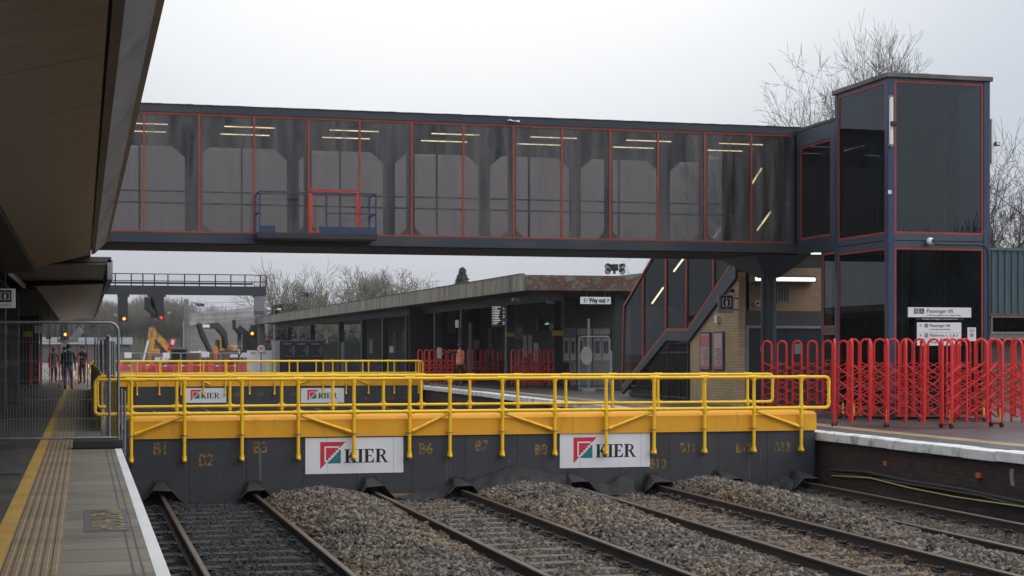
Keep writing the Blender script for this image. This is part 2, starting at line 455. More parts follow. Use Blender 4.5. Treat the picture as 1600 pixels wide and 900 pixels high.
def soffit_mat():
    """brown metal boards running across the canopy: fine board joints and a wider joint between sheets"""
    m, nt, b = base('soffit_boards')
    tc = node(nt, 'ShaderNodeTexCoord'); s3 = node(nt, 'ShaderNodeSeparateXYZ')
    nt.links.new(tc.outputs['Object'], s3.inputs[0])
    def lines(period, width):
        a = node(nt, 'ShaderNodeMath', operation='MULTIPLY'); a.inputs[1].default_value = 1 / period
        nt.links.new(s3.outputs['Y'], a.inputs[0])
        f = node(nt, 'ShaderNodeMath', operation='FRACT'); nt.links.new(a.outputs[0], f.inputs[0])
        l = node(nt, 'ShaderNodeMath', operation='LESS_THAN'); l.inputs[1].default_value = width / period
        nt.links.new(f.outputs[0], l.inputs[0])
        return l
    l1, l2 = lines(.16, .008), lines(1.92, .03)
    n = node(nt, 'ShaderNodeTexNoise', Scale=2.0, Detail=5.0)
    mp = node(nt, 'ShaderNodeMapping'); mp.inputs['Scale'].default_value = (.5, 3, 1)
    nt.links.new(tc.outputs['Object'], mp.inputs[0]); nt.links.new(mp.outputs[0], n.inputs['Vector'])
    r = node(nt, 'ShaderNodeValToRGB')
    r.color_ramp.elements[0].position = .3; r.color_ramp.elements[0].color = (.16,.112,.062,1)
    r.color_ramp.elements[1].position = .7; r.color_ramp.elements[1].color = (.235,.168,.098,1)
    nt.links.new(n.outputs[0], r.inputs[0])
    mxa = node(nt, 'ShaderNodeMath', operation='MAXIMUM')
    k = node(nt, 'ShaderNodeMath', operation='MULTIPLY'); k.inputs[1].default_value = .45
    nt.links.new(l1.outputs[0], k.inputs[0]); nt.links.new(k.outputs[0], mxa.inputs[0]); nt.links.new(l2.outputs[0], mxa.inputs[1])
    x = node(nt, 'ShaderNodeMix', data_type='RGBA')
    nt.links.new(mxa.outputs[0], x.inputs['Factor']); nt.links.new(r.outputs[0], x.inputs['A']); x.inputs['B'].default_value = (.02,.016,.012,1)
    nt.links.new(x.outputs['Result'], b.inputs['Base Color'])
    b.inputs['Roughness'].default_value = .38
    bb = node(nt, 'ShaderNodeBump', Strength=.5, Distance=.006, invert=True)
    nt.links.new(mxa.outputs[0], bb.inputs['Height']); nt.links.new(bb.outputs[0], b.inputs['Normal'])
    return m
M['soffit'] = soffit_mat()

def slab_mat(name, c1, c2, joints_y, joints_x=(), ribs=None, jc=(.035,.032,.028), jw=.034):
    """paving with joints across every joints_y metres, long joints at the given X, or ribs (start, pitch, width)"""
    m, nt, b = base(name)
    tc = node(nt, 'ShaderNodeTexCoord'); s3 = node(nt, 'ShaderNodeSeparateXYZ')
    nt.links.new(tc.outputs['Object'], s3.inputs[0])
    n = node(nt, 'ShaderNodeTexNoise', Scale=2.2, Detail=8.0, Roughness=.65)
    nt.links.new(tc.outputs['Object'], n.inputs['Vector'])
    r = node(nt, 'ShaderNodeValToRGB')
    r.color_ramp.elements[0].position = .35; r.color_ramp.elements[0].color = (*c1, 1)
    r.color_ramp.elements[1].position = .7; r.color_ramp.elements[1].color = (*c2, 1)
    nt.links.new(n.outputs[0], r.inputs[0])
    n2 = node(nt, 'ShaderNodeTexNoise', Scale=.7, Detail=6.0, Roughness=.7)
    nt.links.new(tc.outputs['Object'], n2.inputs['Vector'])
    mr2 = node(nt, 'ShaderNodeMapRange'); mr2.inputs['From Min'].default_value = .5; mr2.inputs['From Max'].default_value = .68
    nt.links.new(n2.outputs[0], mr2.inputs[0])
    dk = node(nt, 'ShaderNodeMix', data_type='RGBA'); dk.inputs['B'].default_value = (*[x * .72 for x in c1], 1)
    nt.links.new(mr2.outputs[0], dk.inputs['Factor']); nt.links.new(r.outputs[0], dk.inputs['A'])
    # per slab tone
    q = node(nt, 'ShaderNodeMath', operation='MULTIPLY'); q.inputs[1].default_value = 1 / joints_y
    nt.links.new(s3.outputs['Y'], q.inputs[0])
    fl = node(nt, 'ShaderNodeMath', operation='FLOOR'); nt.links.new(q.outputs[0], fl.inputs[0])
    wn = node(nt, 'ShaderNodeTexWhiteNoise', noise_dimensions='1D'); nt.links.new(fl.outputs[0], wn.inputs['W'])
    mw = node(nt, 'ShaderNodeMapRange'); mw.inputs['To Min'].default_value = .82; mw.inputs['To Max'].default_value = 1.12
    nt.links.new(wn.outputs[0], mw.inputs[0])
    sc = node(nt, 'ShaderNodeVectorMath', operation='SCALE')
    nt.links.new(dk.outputs['Result'], sc.inputs[0]); nt.links.new(mw.outputs[0], sc.inputs['Scale'])
    fr = node(nt, 'ShaderNodeMath', operation='FRACT'); nt.links.new(q.outputs[0], fr.inputs[0])
    j = node(nt, 'ShaderNodeMath', operation='LESS_THAN'); j.inputs[1].default_value = jw / joints_y
    nt.links.new(fr.outputs[0], j.inputs[0])
    acc = j.outputs[0]
    def maxi(a, bb_):
        k = node(nt, 'ShaderNodeMath', operation='MAXIMUM'); nt.links.new(a, k.inputs[0]); nt.links.new(bb_, k.inputs[1]); return k.outputs[0]
    for xj, wj in joints_x:
        s_ = node(nt, 'ShaderNodeMath', operation='SUBTRACT'); s_.inputs[1].default_value = xj; nt.links.new(s3.outputs['X'], s_.inputs[0])
        ab = node(nt, 'ShaderNodeMath', operation='ABSOLUTE'); nt.links.new(s_.outputs[0], ab.inputs[0])
        lt = node(nt, 'ShaderNodeMath', operation='LESS_THAN'); lt.inputs[1].default_value = wj; nt.links.new(ab.outputs[0], lt.inputs[0])
        acc = maxi(acc, lt.outputs[0])
    x = node(nt, 'ShaderNodeMix', data_type='RGBA'); x.inputs['B'].default_value = (*jc, 1)
    fk = node(nt, 'ShaderNodeMath', operation='MULTIPLY'); fk.inputs[1].default_value = .85; nt.links.new(acc, fk.inputs[0])
    nt.links.new(fk.outputs[0], x.inputs['Factor']); nt.links.new(sc.outputs[0], x.inputs['A'])
    nt.links.new(x.outputs['Result'], b.inputs['Base Color'])
    mr = node(nt, 'ShaderNodeMapRange'); mr.inputs['To Min'].default_value = .4; mr.inputs['To Max'].default_value = .8
    nt.links.new(n2.outputs[0], mr.inputs[0]); nt.links.new(mr.outputs[0], b.inputs['Roughness'])
    bb = node(nt, 'ShaderNodeBump', Strength=.5, Distance=.006, invert=True)
    nt.links.new(acc, bb.inputs['Height'])
    nb = node(nt, 'ShaderNodeTexNoise', Scale=90.0, Detail=3.0); nt.links.new(tc.outputs['Object'], nb.inputs['Vector'])
    b2 = node(nt, 'ShaderNodeBump', Strength=.12, Distance=.01); nt.links.new(nb.outputs[0], b2.inputs['Height'])
    nt.links.new(bb.outputs[0], b2.inputs['Normal']); nt.links.new(b2.outputs[0], b.inputs['Normal'])
    return m
M['slab'] = slab_mat('slab', (.160,.140,.112), (.195,.172,.138), .75, ((.33,.009),(.395,.009)))
M['slab_right'] = slab_mat('slab_right', (.072,.070,.070), (.095,.092,.09), .75)
M['tactile'] = slab_mat('tactile', (.26,.195,.115), (.21,.155,.09), .4, jw=.014, jc=(.09,.07,.05))
M['tactile_right'] = slab_mat('tactile_right', (.34,.25,.12), (.26,.19,.10), .4, jw=.01, jc=(.1,.08,.05))

def rust_mat():
    m, nt, b = base('rusty_fascia')
    tc = node(nt, 'ShaderNodeTexCoord'); mp = node(nt, 'ShaderNodeMapping'); mp.inputs['Scale'].default_value = (1.0,1.0,1.4)
    nt.links.new(tc.outputs['Object'], mp.inputs[0])
    n = node(nt, 'ShaderNodeTexNoise', Scale=2.6, Detail=9.0, Roughness=.74, Distortion=.3); nt.links.new(mp.outputs[0], n.inputs['Vector'])
    r = node(nt, 'ShaderNodeValToRGB'); e = r.color_ramp.elements
    e[0].position = .36; e[0].color = (.13,.14,.10,1); e[1].position = .62; e[1].color = (.15,.18,.20,1)
    for p, c in ((.44,(.10,.115,.08,1)), (.47,(.13,.05,.034,1)), (.54,(.085,.032,.026,1)), (.57,(.15,.145,.095,1))):
        q = e.new(p); q.color = c
    nt.links.new(n.outputs[0], r.inputs[0]); nt.links.new(r.outputs[0], b.inputs['Base Color'])
    b.inputs['Roughness'].default_value = .8
    bb = node(nt, 'ShaderNodeBump', Strength=.3, Distance=.02); nt.links.new(n.outputs[0], bb.inputs['Height']); nt.links.new(bb.outputs[0], b.inputs['Normal'])
    return m
M['rust'] = rust_mat()
def streak_mat():
    """weathered concrete fascia with vertical lichen streaks, board by board"""
    m, nt, b = base('streaked_fascia')
    tc = node(nt, 'ShaderNodeTexCoord'); mp = node(nt, 'ShaderNodeMapping'); mp.inputs['Scale'].default_value = (2.4,2.4,.16)
    nt.links.new(tc.outputs['Object'], mp.inputs[0])
    n = node(nt, 'ShaderNodeTexNoise', Scale=1.0, Detail=7.0, Roughness=.7); nt.links.new(mp.outputs[0], n.inputs['Vector'])
    r = node(nt, 'ShaderNodeValToRGB'); e = r.color_ramp.elements
    e[0].position = .34; e[0].color = (.06,.06,.03,1); e[1].position = .68; e[1].color = (.20,.19,.13,1)
    for p, c in ((.42,(.21,.185,.12,1)), (.49,(.13,.135,.15,1)), (.55,(.36,.32,.22,1)), (.6,(.12,.125,.13,1))):
        q = e.new(p); q.color = c
    nt.links.new(n.outputs[0], r.inputs[0])
    s3 = node(nt, 'ShaderNodeSeparateXYZ'); nt.links.new(tc.outputs['Object'], s3.inputs[0])
    a = node(nt, 'ShaderNodeMath', operation='MULTIPLY'); a.inputs[1].default_value = 1/1.3; nt.links.new(s3.outputs['Y'], a.inputs[0])
    f = node(nt, 'ShaderNodeMath', operation='FRACT'); nt.links.new(a.outputs[0], f.inputs[0])
    l = node(nt, 'ShaderNodeMath', operation='LESS_THAN'); l.inputs[1].default_value = .03; nt.links.new(f.outputs[0], l.inputs[0])
    x = node(nt, 'ShaderNodeMix', data_type='RGBA'); x.inputs['B'].default_value = (.07,.07,.05,1)
    nt.links.new(l.outputs[0], x.inputs['Factor']); nt.links.new(r.outputs[0], x.inputs['A'])
    nt.links.new(x.outputs['Result'], b.inputs['Base Color']); b.inputs['Roughness'].default_value = .85
    return m
M['streak'] = streak_mat()
def ballast_mat(name, a, c, far=False):
    m, nt, b = base(name)
    tc = node(nt, 'ShaderNodeTexCoord')
    v = node(nt, 'ShaderNodeTexVoronoi', Scale=18.0 if not far else 9.0); nt.links.new(tc.outputs['Object'], v.inputs['Vector'])
    n = node(nt, 'ShaderNodeTexNoise', Scale=1.2, Detail=6.0); nt.links.new(tc.outputs['Object'], n.inputs['Vector'])
    r = node(nt, 'ShaderNodeValToRGB'); r.color_ramp.elements[0].color = (*a,1); r.color_ramp.elements[1].color = (*c,1)
    s = node(nt, 'ShaderNodeSeparateColor'); nt.links.new(v.outputs['Color'], s.inputs[0])
    k = node(nt, 'ShaderNodeMath', operation='MULTIPLY_ADD'); k.inputs[1].default_value = .6; nt.links.new(s.outputs[0], k.inputs[0])
    k2 = node(nt, 'ShaderNodeMath', operation='MULTIPLY'); k2.inputs[1].default_value = .4; nt.links.new(n.outputs[0], k2.inputs[0]); nt.links.new(k2.outputs[0], k.inputs[2])
    nt.links.new(k.outputs[0], r.inputs[0]); nt.links.new(r.outputs[0], b.inputs['Base Color'])
    b.inputs['Roughness'].default_value = .9
    bb = node(nt, 'ShaderNodeBump', Strength=.9, Distance=.04, invert=True); nt.links.new(v.outputs['Distance'], bb.inputs['Height']); nt.links.new(bb.outputs[0], b.inputs['Normal'])
    return m
M['ballast_bed'] = ballast_mat('ballast_bed', (.035,.031,.028), (.13,.115,.10))
M['ground'] = ballast_mat('ground_dirt', (.06,.055,.045), (.13,.12,.10), True)
def stone_mat():
    m, nt, b = base('ballast_stone')
    at = node(nt, 'ShaderNodeAttribute', attribute_name='tone'); nt.links.new(at.outputs['Color'], b.inputs['Base Color'])
    b.inputs['Roughness'].default_value = .85
    return m
M['stone'] = stone_mat()

# ------------------------------------------------------------------ lettering
def text_mesh(s, size, extrude=.001, align='CENTER', shear=0.0, spacing=1.0, bold=0.0):
    cu = bpy.data.curves.new('lettering', 'FONT')
    cu.body = s; cu.size = size; cu.extrude = extrude; cu.align_x = align; cu.align_y = 'CENTER'; cu.shear = shear
    cu.space_character = spacing; cu.offset = bold; cu.resolution_u = 3
    o = bpy.data.objects.new('lettering', cu); COL.objects.link(o)
    bpy.context.view_layer.update()
    me = bpy.data.meshes.new_from_object(o.evaluated_get(bpy.context.evaluated_depsgraph_get()))
    bpy.data.objects.remove(o); bpy.data.curves.remove(cu)
    return me
def lettering(s, size, loc, ex, ey, mat, parent, name='lettering', sx=1.0, align='CENTER', bold=0.0):
    """ex: reading direction, ey: up direction of the letters (world vectors)"""
    me = text_mesh(s, size, align=align, bold=bold)
    ex, ey = Vector(ex).normalized(), Vector(ey).normalized(); ez = ex.cross(ey)
    m = Matrix((( ex.x*sx, ey.x, ez.x, loc[0]), (ex.y*sx, ey.y, ez.y, loc[1]), (ex.z*sx, ey.z, ez.z, loc[2]), (0,0,0,1)))
    me.transform(m)
    me.materials.clear(); me.materials.append(mat)
    me.name = name
    return linkmesh(name, me, parent)
# ================================================================== the setting
YF = 27.8                                   # front face of the near barrier
YA = 68.5                                   # front face of the far barrier
def smooth(a, b, x):
    t = min(1, max(0, (x - a) / (b - a))); return t * t * (3 - 2 * t)
EDGE = [(PZ(1600,710).y - 8, PZ(1600,710).x - .02), (PZ(1600,710).y, PZ(1600,710).x), (PZ(1275,675).y, PZ(1275,675).x), (PZ(990,640).y, PZ(990,640).x), (PZ(660,603).y, PZ(660,603).x), (PZ(520,588.5).y, PZ(520,588.5).x), (PZ(400,570).y, PZ(400,570).x), (270, 27)]
def edge_x(y):
    if y <= EDGE[0][0]: return EDGE[0][1]
    for (y0, x0), (y1, x1) in zip(EDGE, EDGE[1:]):
        if y <= y1: return x0 + (x1 - x0) * (y - y0) / (y1 - y0)
    return EDGE[-1][1]
PXE = .565                                  # edge of the near platform

def sheet(name, pts, mat, kind='structure'):
    o = MB().add(pts, [tuple(range(len(pts)))]).build(name, mat)
    return tag(o, kind=kind)
sheet('ground', [(-1200,-1200,-1.6),(1200,-1200,-1.6),(1200,1200,-1.6),(-1200,1200,-1.6)], M['ground'])

# --- track bed -------------------------------------------------------------
TR = [(2.0, 0.0), (5.49, 0.0), (8.97, .0), (11.75, .0)]
rail_pts = [((330,900),(250,770)), ((550,900),(395,768)), ((577,764),(860,900)), ((710,760),(960,852)), ((880,754),(1280,870)), ((985,746),(1280,822)), ((1180,764),(1600,854)), ((1261,753),(1600,820))]
RZ = -.87
RAIL = []
for (a, b) in rail_pts:
    p, q = PZ(*a, RZ), PZ(*b, RZ)
    RAIL.append((p, q))
TRACK = []
for k in range(4):
    xs = []
    for y in (19.0, 26.0):
        e = []
        for p, q in RAIL[2*k:2*k+2]:
            e.append(p.x + (q.x - p.x) * (y - p.y) / (q.y - p.y))
        xs.append(sum(e) / 2)
    TRACK.append((xs[0], (xs[1] - xs[0]) / 7.0))
def track_x(k, y):
    x, s = TRACK[k]
    return x + s * (y - 19.0)
def bed_z(x, y):
    z = -1.10
    cs = [track_x(k, y) for k in range(4)]
    far = smooth(27.9, 25.6, y) if y < 30 else 0
    for i in range(3):
        c = (cs[i] + cs[i + 1]) / 2
        hw = (cs[i+1] - cs[i]) / 2 - .62
        t = abs(x - c) / max(.4, hw)
        if t < 1 and y < YF:
            amp = (.15, .14, .16)[i] + (.19, .21, .22)[i] * smooth((17,18.5,17)[i], (25.0,25.6,25)[i], y) * (1 - .75 * smooth(26.2, 27.8, y))
            z = max(z, -1.09 + amp * (1 - t * t) ** 1.1)
    if x > cs[3] + .9: z -= .06
    if x < 1.0: z -= .05
    return z + .014 * math.sin(x * 7.1 + y * 3.3) * math.cos(y * 5.7 - x * 2.1) + (.03 * math.sin(x * 2.3 + y * 1.7 + 1) * math.sin(y * 2.9 - x * 1.3) + .02 * math.sin(y * 6.1 + x * 4.7) if z > -1.02 else 0)
def grid(name, x0, x1, y0, y1, step, fz, mat):
    nx, ny = int((x1 - x0) / step) + 1, int((y1 - y0) / step) + 1
    vs = [(x0 + (x1-x0)*i/(nx-1), y0 + (y1-y0)*j/(ny-1)) for j in range(ny) for i in range(nx)]
    vs = [(x, y, fz(x, y)) for x, y in vs]
    fs = [(j*nx+i, j*nx+i+1, (j+1)*nx+i+1, (j+1)*nx+i) for j in range(ny-1) for i in range(nx-1)]
    o = MB().add(vs, fs).build(name, mat, smooth=True)
    return tag(o, kind='structure')
grid('track_bed', .4, 14.0, 5.0, 29.0, .15, lambda x, y: bed_z(x, y) - .02, M['ballast_bed'])
tag(MB().add([(.4,29,-1.1),(14.2,29,-1.1),(15.4,72,-1.1),(.4,72,-1.1)], [(0,1,2,3)]).build('track_bed', M['ballast_bed']), kind='structure')
tag(MB().add([(-6,72,-1.12),(16,72,-1.12),(60,260,-1.12),(-40,260,-1.12)], [(0,1,2,3)]).build('track_bed', M['ground']), kind='structure')

# loose stones
def stones():
    rng = np.random.default_rng(3)
    N = 165000
    y = 13.0 + (27.75 - 13.0) * rng.random(N) ** 1.0
    x = .62 + (13.15 - .62) * rng.random(N)
    cs = np.stack([TRACK[k][0] + TRACK[k][1] * (y - 19.0) for k in range(4)], 1)
    d = np.abs(x[:, None] - cs); k = d.argmin(1); dk = d.min(1)
    inside = dk < .70
    onrail = np.abs(dk - .752) < .055
    z = np.array([bed_z(a, b) for a, b in zip(x, y)])
    keep = ~onrail & (y < 27.7)
    # sleepers stay partly clear
    per = .65
    ph = np.abs(((y - .3) / per) % 1.0 - .5) * per          # 0 at a sleeper's middle line + half
    on_sleeper = (ph < .115) & (dk < 1.25)
    prob = np.array([.80, .14, .35, .65])[k]
    keep &= ~(on_sleeper & inside & (rng.random(N) > prob))
    keep &= ~(on_sleeper & ~inside & (z < -1.0) & (x > 1.3) & (rng.random(N) > .5))
    x, y, z, k, inside = x[keep], y[keep], z[keep], k[keep], inside[keep]
    n = len(x)
    size = .014 + .017 * rng.random(n) ** 1.6
    size *= np.where(inside & (k == 0), .85, 1.0)
    z = z + size * (.1 + .7 * rng.random(n)) + np.where(inside, .035, 0)
    c = np.array([[a,b,cc] for a in (-1,1) for b in (-1,1) for cc in (-1,1)], float)
    v = c[None] * (1 + 1.0 * (rng.random((n, 8, 3)) - .5)) * .80
    v *= size[:, None, None] * (1 + .9 * (rng.random((n, 1, 3)) - .5)) * np.array([1.3, 1.1, .75])
    q = rng.normal(size=(n, 4)); q /= np.linalg.norm(q, axis=1)[:, None]
    a, b, cc, d_ = q.T
    Rm = np.stack([1-2*(cc*cc+d_*d_), 2*(b*cc-d_*a), 2*(b*d_+cc*a), 2*(b*cc+d_*a), 1-2*(b*b+d_*d_), 2*(cc*d_-b*a), 2*(b*d_-cc*a), 2*(cc*d_+b*a), 1-2*(b*b+cc*cc)], 1).reshape(n, 3, 3)
    v = np.einsum('nij,nkj->nki', Rm, v) + np.stack([x, y, z], 1)[:, None]
    fq = np.array([(0,1,3,2),(4,6,7,5),(0,4,5,1),(2,3,7,6),(0,2,6,4),(1,5,7,3)])
    f = (fq[None] + 8 * np.arange(n)[:, None, None]).reshape(-1, 4)
    me = bpy.data.meshes.new('ballast')
    me.vertices.add(n * 8); me.vertices.foreach_set('co', v.reshape(-1))
    me.loops.add(len(f) * 4); me.loops.foreach_set('vertex_index', f.reshape(-1).astype(np.int32))
    me.polygons.add(len(f)); me.polygons.foreach_set('loop_start', (np.arange(len(f)) * 4).astype(np.int32))
    t = rng.random(n)
    g = .030 + .15 * rng.random(n) ** 1.6
    warm = rng.random(n)
    col = np.stack([g * (1.12 + .22 * warm), g * (1.0 + .04 * warm), g * (.86 - .10 * warm), np.ones(n)], 1)
    # large soft patches of browner, rustier stone and of paler stone
    f_ = .5 + .25*np.sin(x*1.9 + y*.8 + 1.3) + .25*np.sin(y*1.27 - x*1.1 + .6*np.sin(x*2.7))
    col[:, :3] *= (1.0 + (f_[:, None] - .5) * np.array([.10, -.06, -.30])) * (.92 + .25*f_[:, None])
    nr = np.abs(dk[keep] - .752) < .25
    col[nr, :3] *= np.array([.86, .72, .60])
    dark = inside & (k == 0)
    dark |= (x < 1.3)
    col[dark, :3] = (np.array([.019, .019, .021]) * (.3 + 1.5 * rng.random(dark.sum()))[:, None])
    mid = inside & (k == 3); col[mid, :3] *= .55
    mid = inside & (k == 1); col[mid, :3] *= .72
    mid = inside & (k == 2); col[mid, :3] *= np.array([.85, .76, .70])
    rust = rng.random(n) < .03; col[rust, :3] *= np.array([1.15, .9, .78])
    at = me.color_attributes.new('tone', 'FLOAT_COLOR', 'POINT')
    at.data.foreach_set('color', np.repeat(col, 8, 0).reshape(-1))
    me.materials.append(M['stone'])
    me.update(); me.validate()
    tag(linkmesh('ballast', me), kind='stuff')
stones()

# rails, sleepers and clips
def rail_profile():
    return [(-.07,0),(.07,0),(.07,.012),(.012,.03),(.012,.118),(.035,.128),(.035,.155),(.022,.163),(-.022,.163),(-.035,.155),(-.035,.128),(-.012,.118),(-.012,.03),(-.07,.012)]
sleeper_me = MB().box(-1.25,1.25,-.115,.115,-.2,0).mesh('sleeper', M['sleeper'])
sleeper_dk = MB().box(-1.25,1.25,-.115,.115,-.2,0).mesh('sleeper', M['sleeper_dark'])
cb = MB()
for s in (-1, 1):
    cb.path([(.09, s*.02, .03), (.14, s*.07, .055), (.19, s*.05, .06), (.16, s*.005, .04), (.08, s*.012, .05)], .014, 5)
cb.box(.075,.19,-.08,.08,0,.025)
clip_me = cb.mesh('rail_clip', M['dark_steel'])
TLAB = ['track beside the near platform with dark cinders between its rails', 'track with clear concrete sleepers, second from the near platform', 'track with brownish stones between its rails, second from the far platform', 'track running close under the brick wall of the far platform']
for k in range(4):
    x0 = track_x(k, 20.0)
    t = thing('railway_track', (x0, 20.0, RZ - .163), TLAB[k], 'railway track', 'railway tracks')
    for s in (-1, 1):
        m = MB()
        prof = rail_profile()
        ys = [5, 20, 40, 68]
        n = len(prof)
        vs = []
        for y in ys:
            c = track_x(k, y) + s * .7525
            vs += [(c + px, y, RZ - .163 + pz) for px, pz in prof]
        for i in range(len(ys) - 1):
            for j in range(n):
                m.cur = 1 if 5 <= j <= 9 and j in (6, 7, 8) else 0
                m.add([vs[i*n+j], vs[i*n+(j+1) % n], vs[(i+1)*n+(j+1) % n], vs[(i+1)*n+j]], [(0,1,2,3)])
        m.build('rail', [M['rail_side'], M['rail_top']], t)
    for j in range(int(13/.65), int(27.5/.65) + 1):
        y = j * .65 + .3 + .325
        if y > 27.5: continue
        so_ = linkmesh('sleeper', sleeper_dk if k == 0 else sleeper_me, t, local=True)
        so_.location = (track_x(k, y) - x0, y - 20.0, 0.0)
        so_.rotation_euler = (0, 0, random.uniform(-.012, .012))
        if k in (1, 2, 3) or j % 2 == 0:
            for s in (-1, 1):
                for side in (-1, 1):
                    c = linkmesh('rail_clip', clip_me, so_, local=True)
                    c.location = (s * .7525, 0, .004)
                    c.rotation_euler = (0, 0, 0 if side > 0 else math.pi)

# --- near platform ---------------------------------------------------------
def strip(name, x0, x1, y0, y1, z, mat):
    return tag(MB().add([(x0,y0,z),(x1,y0,z),(x1,y1,z),(x0,y1,z)], [(0,1,2,3)]).build(name, mat), kind='structure')
tag(MB().box(-6, PXE - .02, -12, 210, -1.5, -.012).build('platform_left', M['asphalt']), kind='structure')
strip('platform_paving', -6, -.69, -12, 210, 0.0, M['asphalt'])
strip('yellow_line', -.69, -.55, -12, 210, 0.0, M['yellow_line'])
# ribbed warning paving, real ribs
m = MB()
w0, w1 = -.55, -.155
m.add([(w0,-12,0),(w1,-12,0),(w1,120,0),(w0,120,0)], [(0,1,2,3)])
for i in range(6):
    x = w0 + .035 + i * .064
    m.add([(x-.021,-12,.001),(x-.015,-12,.009),(x+.015,-12,.009),(x+.021,-12,.001),(x-.021,120,.001),(x-.015,120,.009),(x+.015,120,.009),(x+.021,120,.001)], [(0,1,5,4),(1,2,6,5),(2,3,7,6)])
tag(m.build('tactile_paving', M['tactile']), kind='structure')
strip('platform_paving', -.155, .47, -12, 210, 0.0, M['slab'])
tag(MB().box(.47, PXE, -12, 210, -.14, .002).build('white_coping', M['white_line']), kind='structure')
# painted warning on the slabs
mtg = PZ(161, 801)
strip('painted_panel', mtg.x - .17, mtg.x + .20, 14.0, 15.95, .004, pm('paint_patch', (.075,.07,.08), (.10,.09,.095), 6, .7))
txt = lettering('MIND THE GAP', .42, (mtg.x + .012, 14.98, .007), (0,-1,0), (1,0,0), pm('worn_yellow', (.36,.29,.11), (.13,.115,.09), 9, .7, lo=.42, hi=.62), None, 'platform_lettering', sx=.63)
tag(txt, 'worn yellow warning lettering painted across the near platform slabs', 'lettering')
# drain cover
dr = PZ(18, 742)
m = MB(); m.box(dr.x - .28, dr.x + .12, dr.y - .09, dr.y + .09, .002, .008)
for i in range(9): m.box(dr.x - .26 + i*.042, dr.x - .24 + i*.042, dr.y - .08, dr.y + .08, .008, .013)
tag(m.build('drain_grate', M['dark_steel']), 'small dark drain grate set in the asphalt beside the yellow line', 'drain')

# --- far platform ----------------------------------------------------------
ys = [e[0] for e in EDGE]
def along(name, o0, o1, z, mat, ys=ys, zs=None):
    vs = []; 
    for y in ys: vs += [(edge_x(y) + o0, y, z), (edge_x(y) + o1, y, z)]
    fs = [(2*i, 2*i+1, 2*i+3, 2*i+2) for i in range(len(ys) - 1)]
    return tag(MB().add(vs, fs).build(name, mat), kind='structure')
along('platform_right', .33, 40, 0.0, M['asphalt_wet'])
def right_strip(name, o0, o1, z, mat): return along(name, o0, o1, z, mat)
right_strip('platform_paving', .33, .95, .004, M['slab_right'])
right_strip('tactile_paving', .95, 1.4, .008, M['tactile_right'])
# coping stones: each a real stone with its own slight offset
m = MB()
y = EDGE[0][0]; rr = random.Random(4)
while y < 130:
    L = 1.22 if rr.random() < .7 else .9
    dz, dx = rr.uniform(-.012, .006), rr.uniform(-.015, .012)
    a, b = edge_x(y), edge_x(y + L)
    y1 = y + L - .012
    m.add([(a+dx,y,-.15+dz),(a+.33+dx,y,-.15+dz),(b+.33+dx,y1,-.15+dz),(b+dx,y1,-.15+dz),(a+dx,y,.005+dz),(a+.33+dx,y,.012+dz),(b+.33+dx,y1,.012+dz),(b+dx,y1,.005+dz)],
          [(0,3,2,1),(4,5,6,7),(0,1,5,4),(1,2,6,5),(2,3,7,6),(3,0,4,7)])
    y += L
o = m.build('white_coping', M['coping_white'], bevel=.012); tag(o, kind='structure')
fw = thing('platform_wall', (edge_x(24) + .25, 24, -1.2), 'sooty brick wall under the white edge of the far platform', 'wall')
vs = []
for y in ys: vs += [(edge_x(y) + .09, y, -1.5), (edge_x(y) + .09, y, -.15)]
MB().add(vs, [(2*i, 2*i+1, 2*i+3, 2*i+2) for i in range(len(ys)-1)]).build('brickwork', M['brick_soot'], fw)
for (u, v, h) in ((1347, 708, .14), (1581, 746, .13)):
    p = PX(u, v, edge_x(23) + .085)
    MB().prism([(p.x + .003, p.y - .05, p.z - h), (p.x + .003, p.y + .035, p.z - h*.9), (p.x + .003, p.y + .07, p.z + h*.5), (p.x + .003, p.y + .05, p.z + h), (p.x + .003, p.y - .045, p.z + h*.95), (p.x + .003, p.y - .02, p.z)], (.02,0,0)).build('whitewash_patch', M['concrete'], fw)
for (u, v) in ((1385, 724), (1530, 743)):
    p = PX(u, v, edge_x(23) + .085)
    MB().box(p.x - .03, p.x + .02, p.y - .06, p.y + .06, p.z - .04, p.z + .04).build('marker_tab', pm('orange_tab', (.55,.10,.03)), fw, bevel=.006)
def cable(pts, r, mat, label):
    P = [PX(u, v, edge_x(22.5) - off) for u, v, off in pts]
    out = []
    for a, b in zip(P, P[1:]):
        for k in range(6): out.append(a.lerp(b, k/6))
    out.append(P[-1])
    return tag(MB().path(out, r, 6).build('trackside_cable', mat, smooth=True), label, 'cable', 'cables along the brick platform wall')
cable([(1296,735,-.03),(1350,737,-.03),(1420,752,-.03),(1500,764,-.03),(1600,785,-.03),(1700,806,-.03)], .03, M['rubber'], 'thick black cable clipped highest on the sooty platform wall')
cable([(1296,739,-.02),(1380,750,-.02),(1450,761,-.02),(1530,774,-.02),(1600,792,-.02),(1700,815,-.02)], .025, M['black'], 'thinner black cable sagging just under the thick one on the wall')
cable([(1299,743,0.0),(1360,747,0.0),(1420,762,0.0),(1490,776,0.0),(1600,792,0.0),(1700,808,0.0)], .011, pm('cable_yellow', (.42,.38,.10)), 'thin yellow cable drooping lowest along the sooty platform wall')
# concrete cable trough behind the last rail
m = MB()
for i in range(16):
    y = 14 + i * .9
    x = edge_x(y) - .17
    m.box(x - .04, x + .12, y, y + .88, -1.3, -1.0)
tag(m.build('cable_trough', M['dark_steel']), 'low dark cable trough between the last rail and the platform wall', 'cable trough')

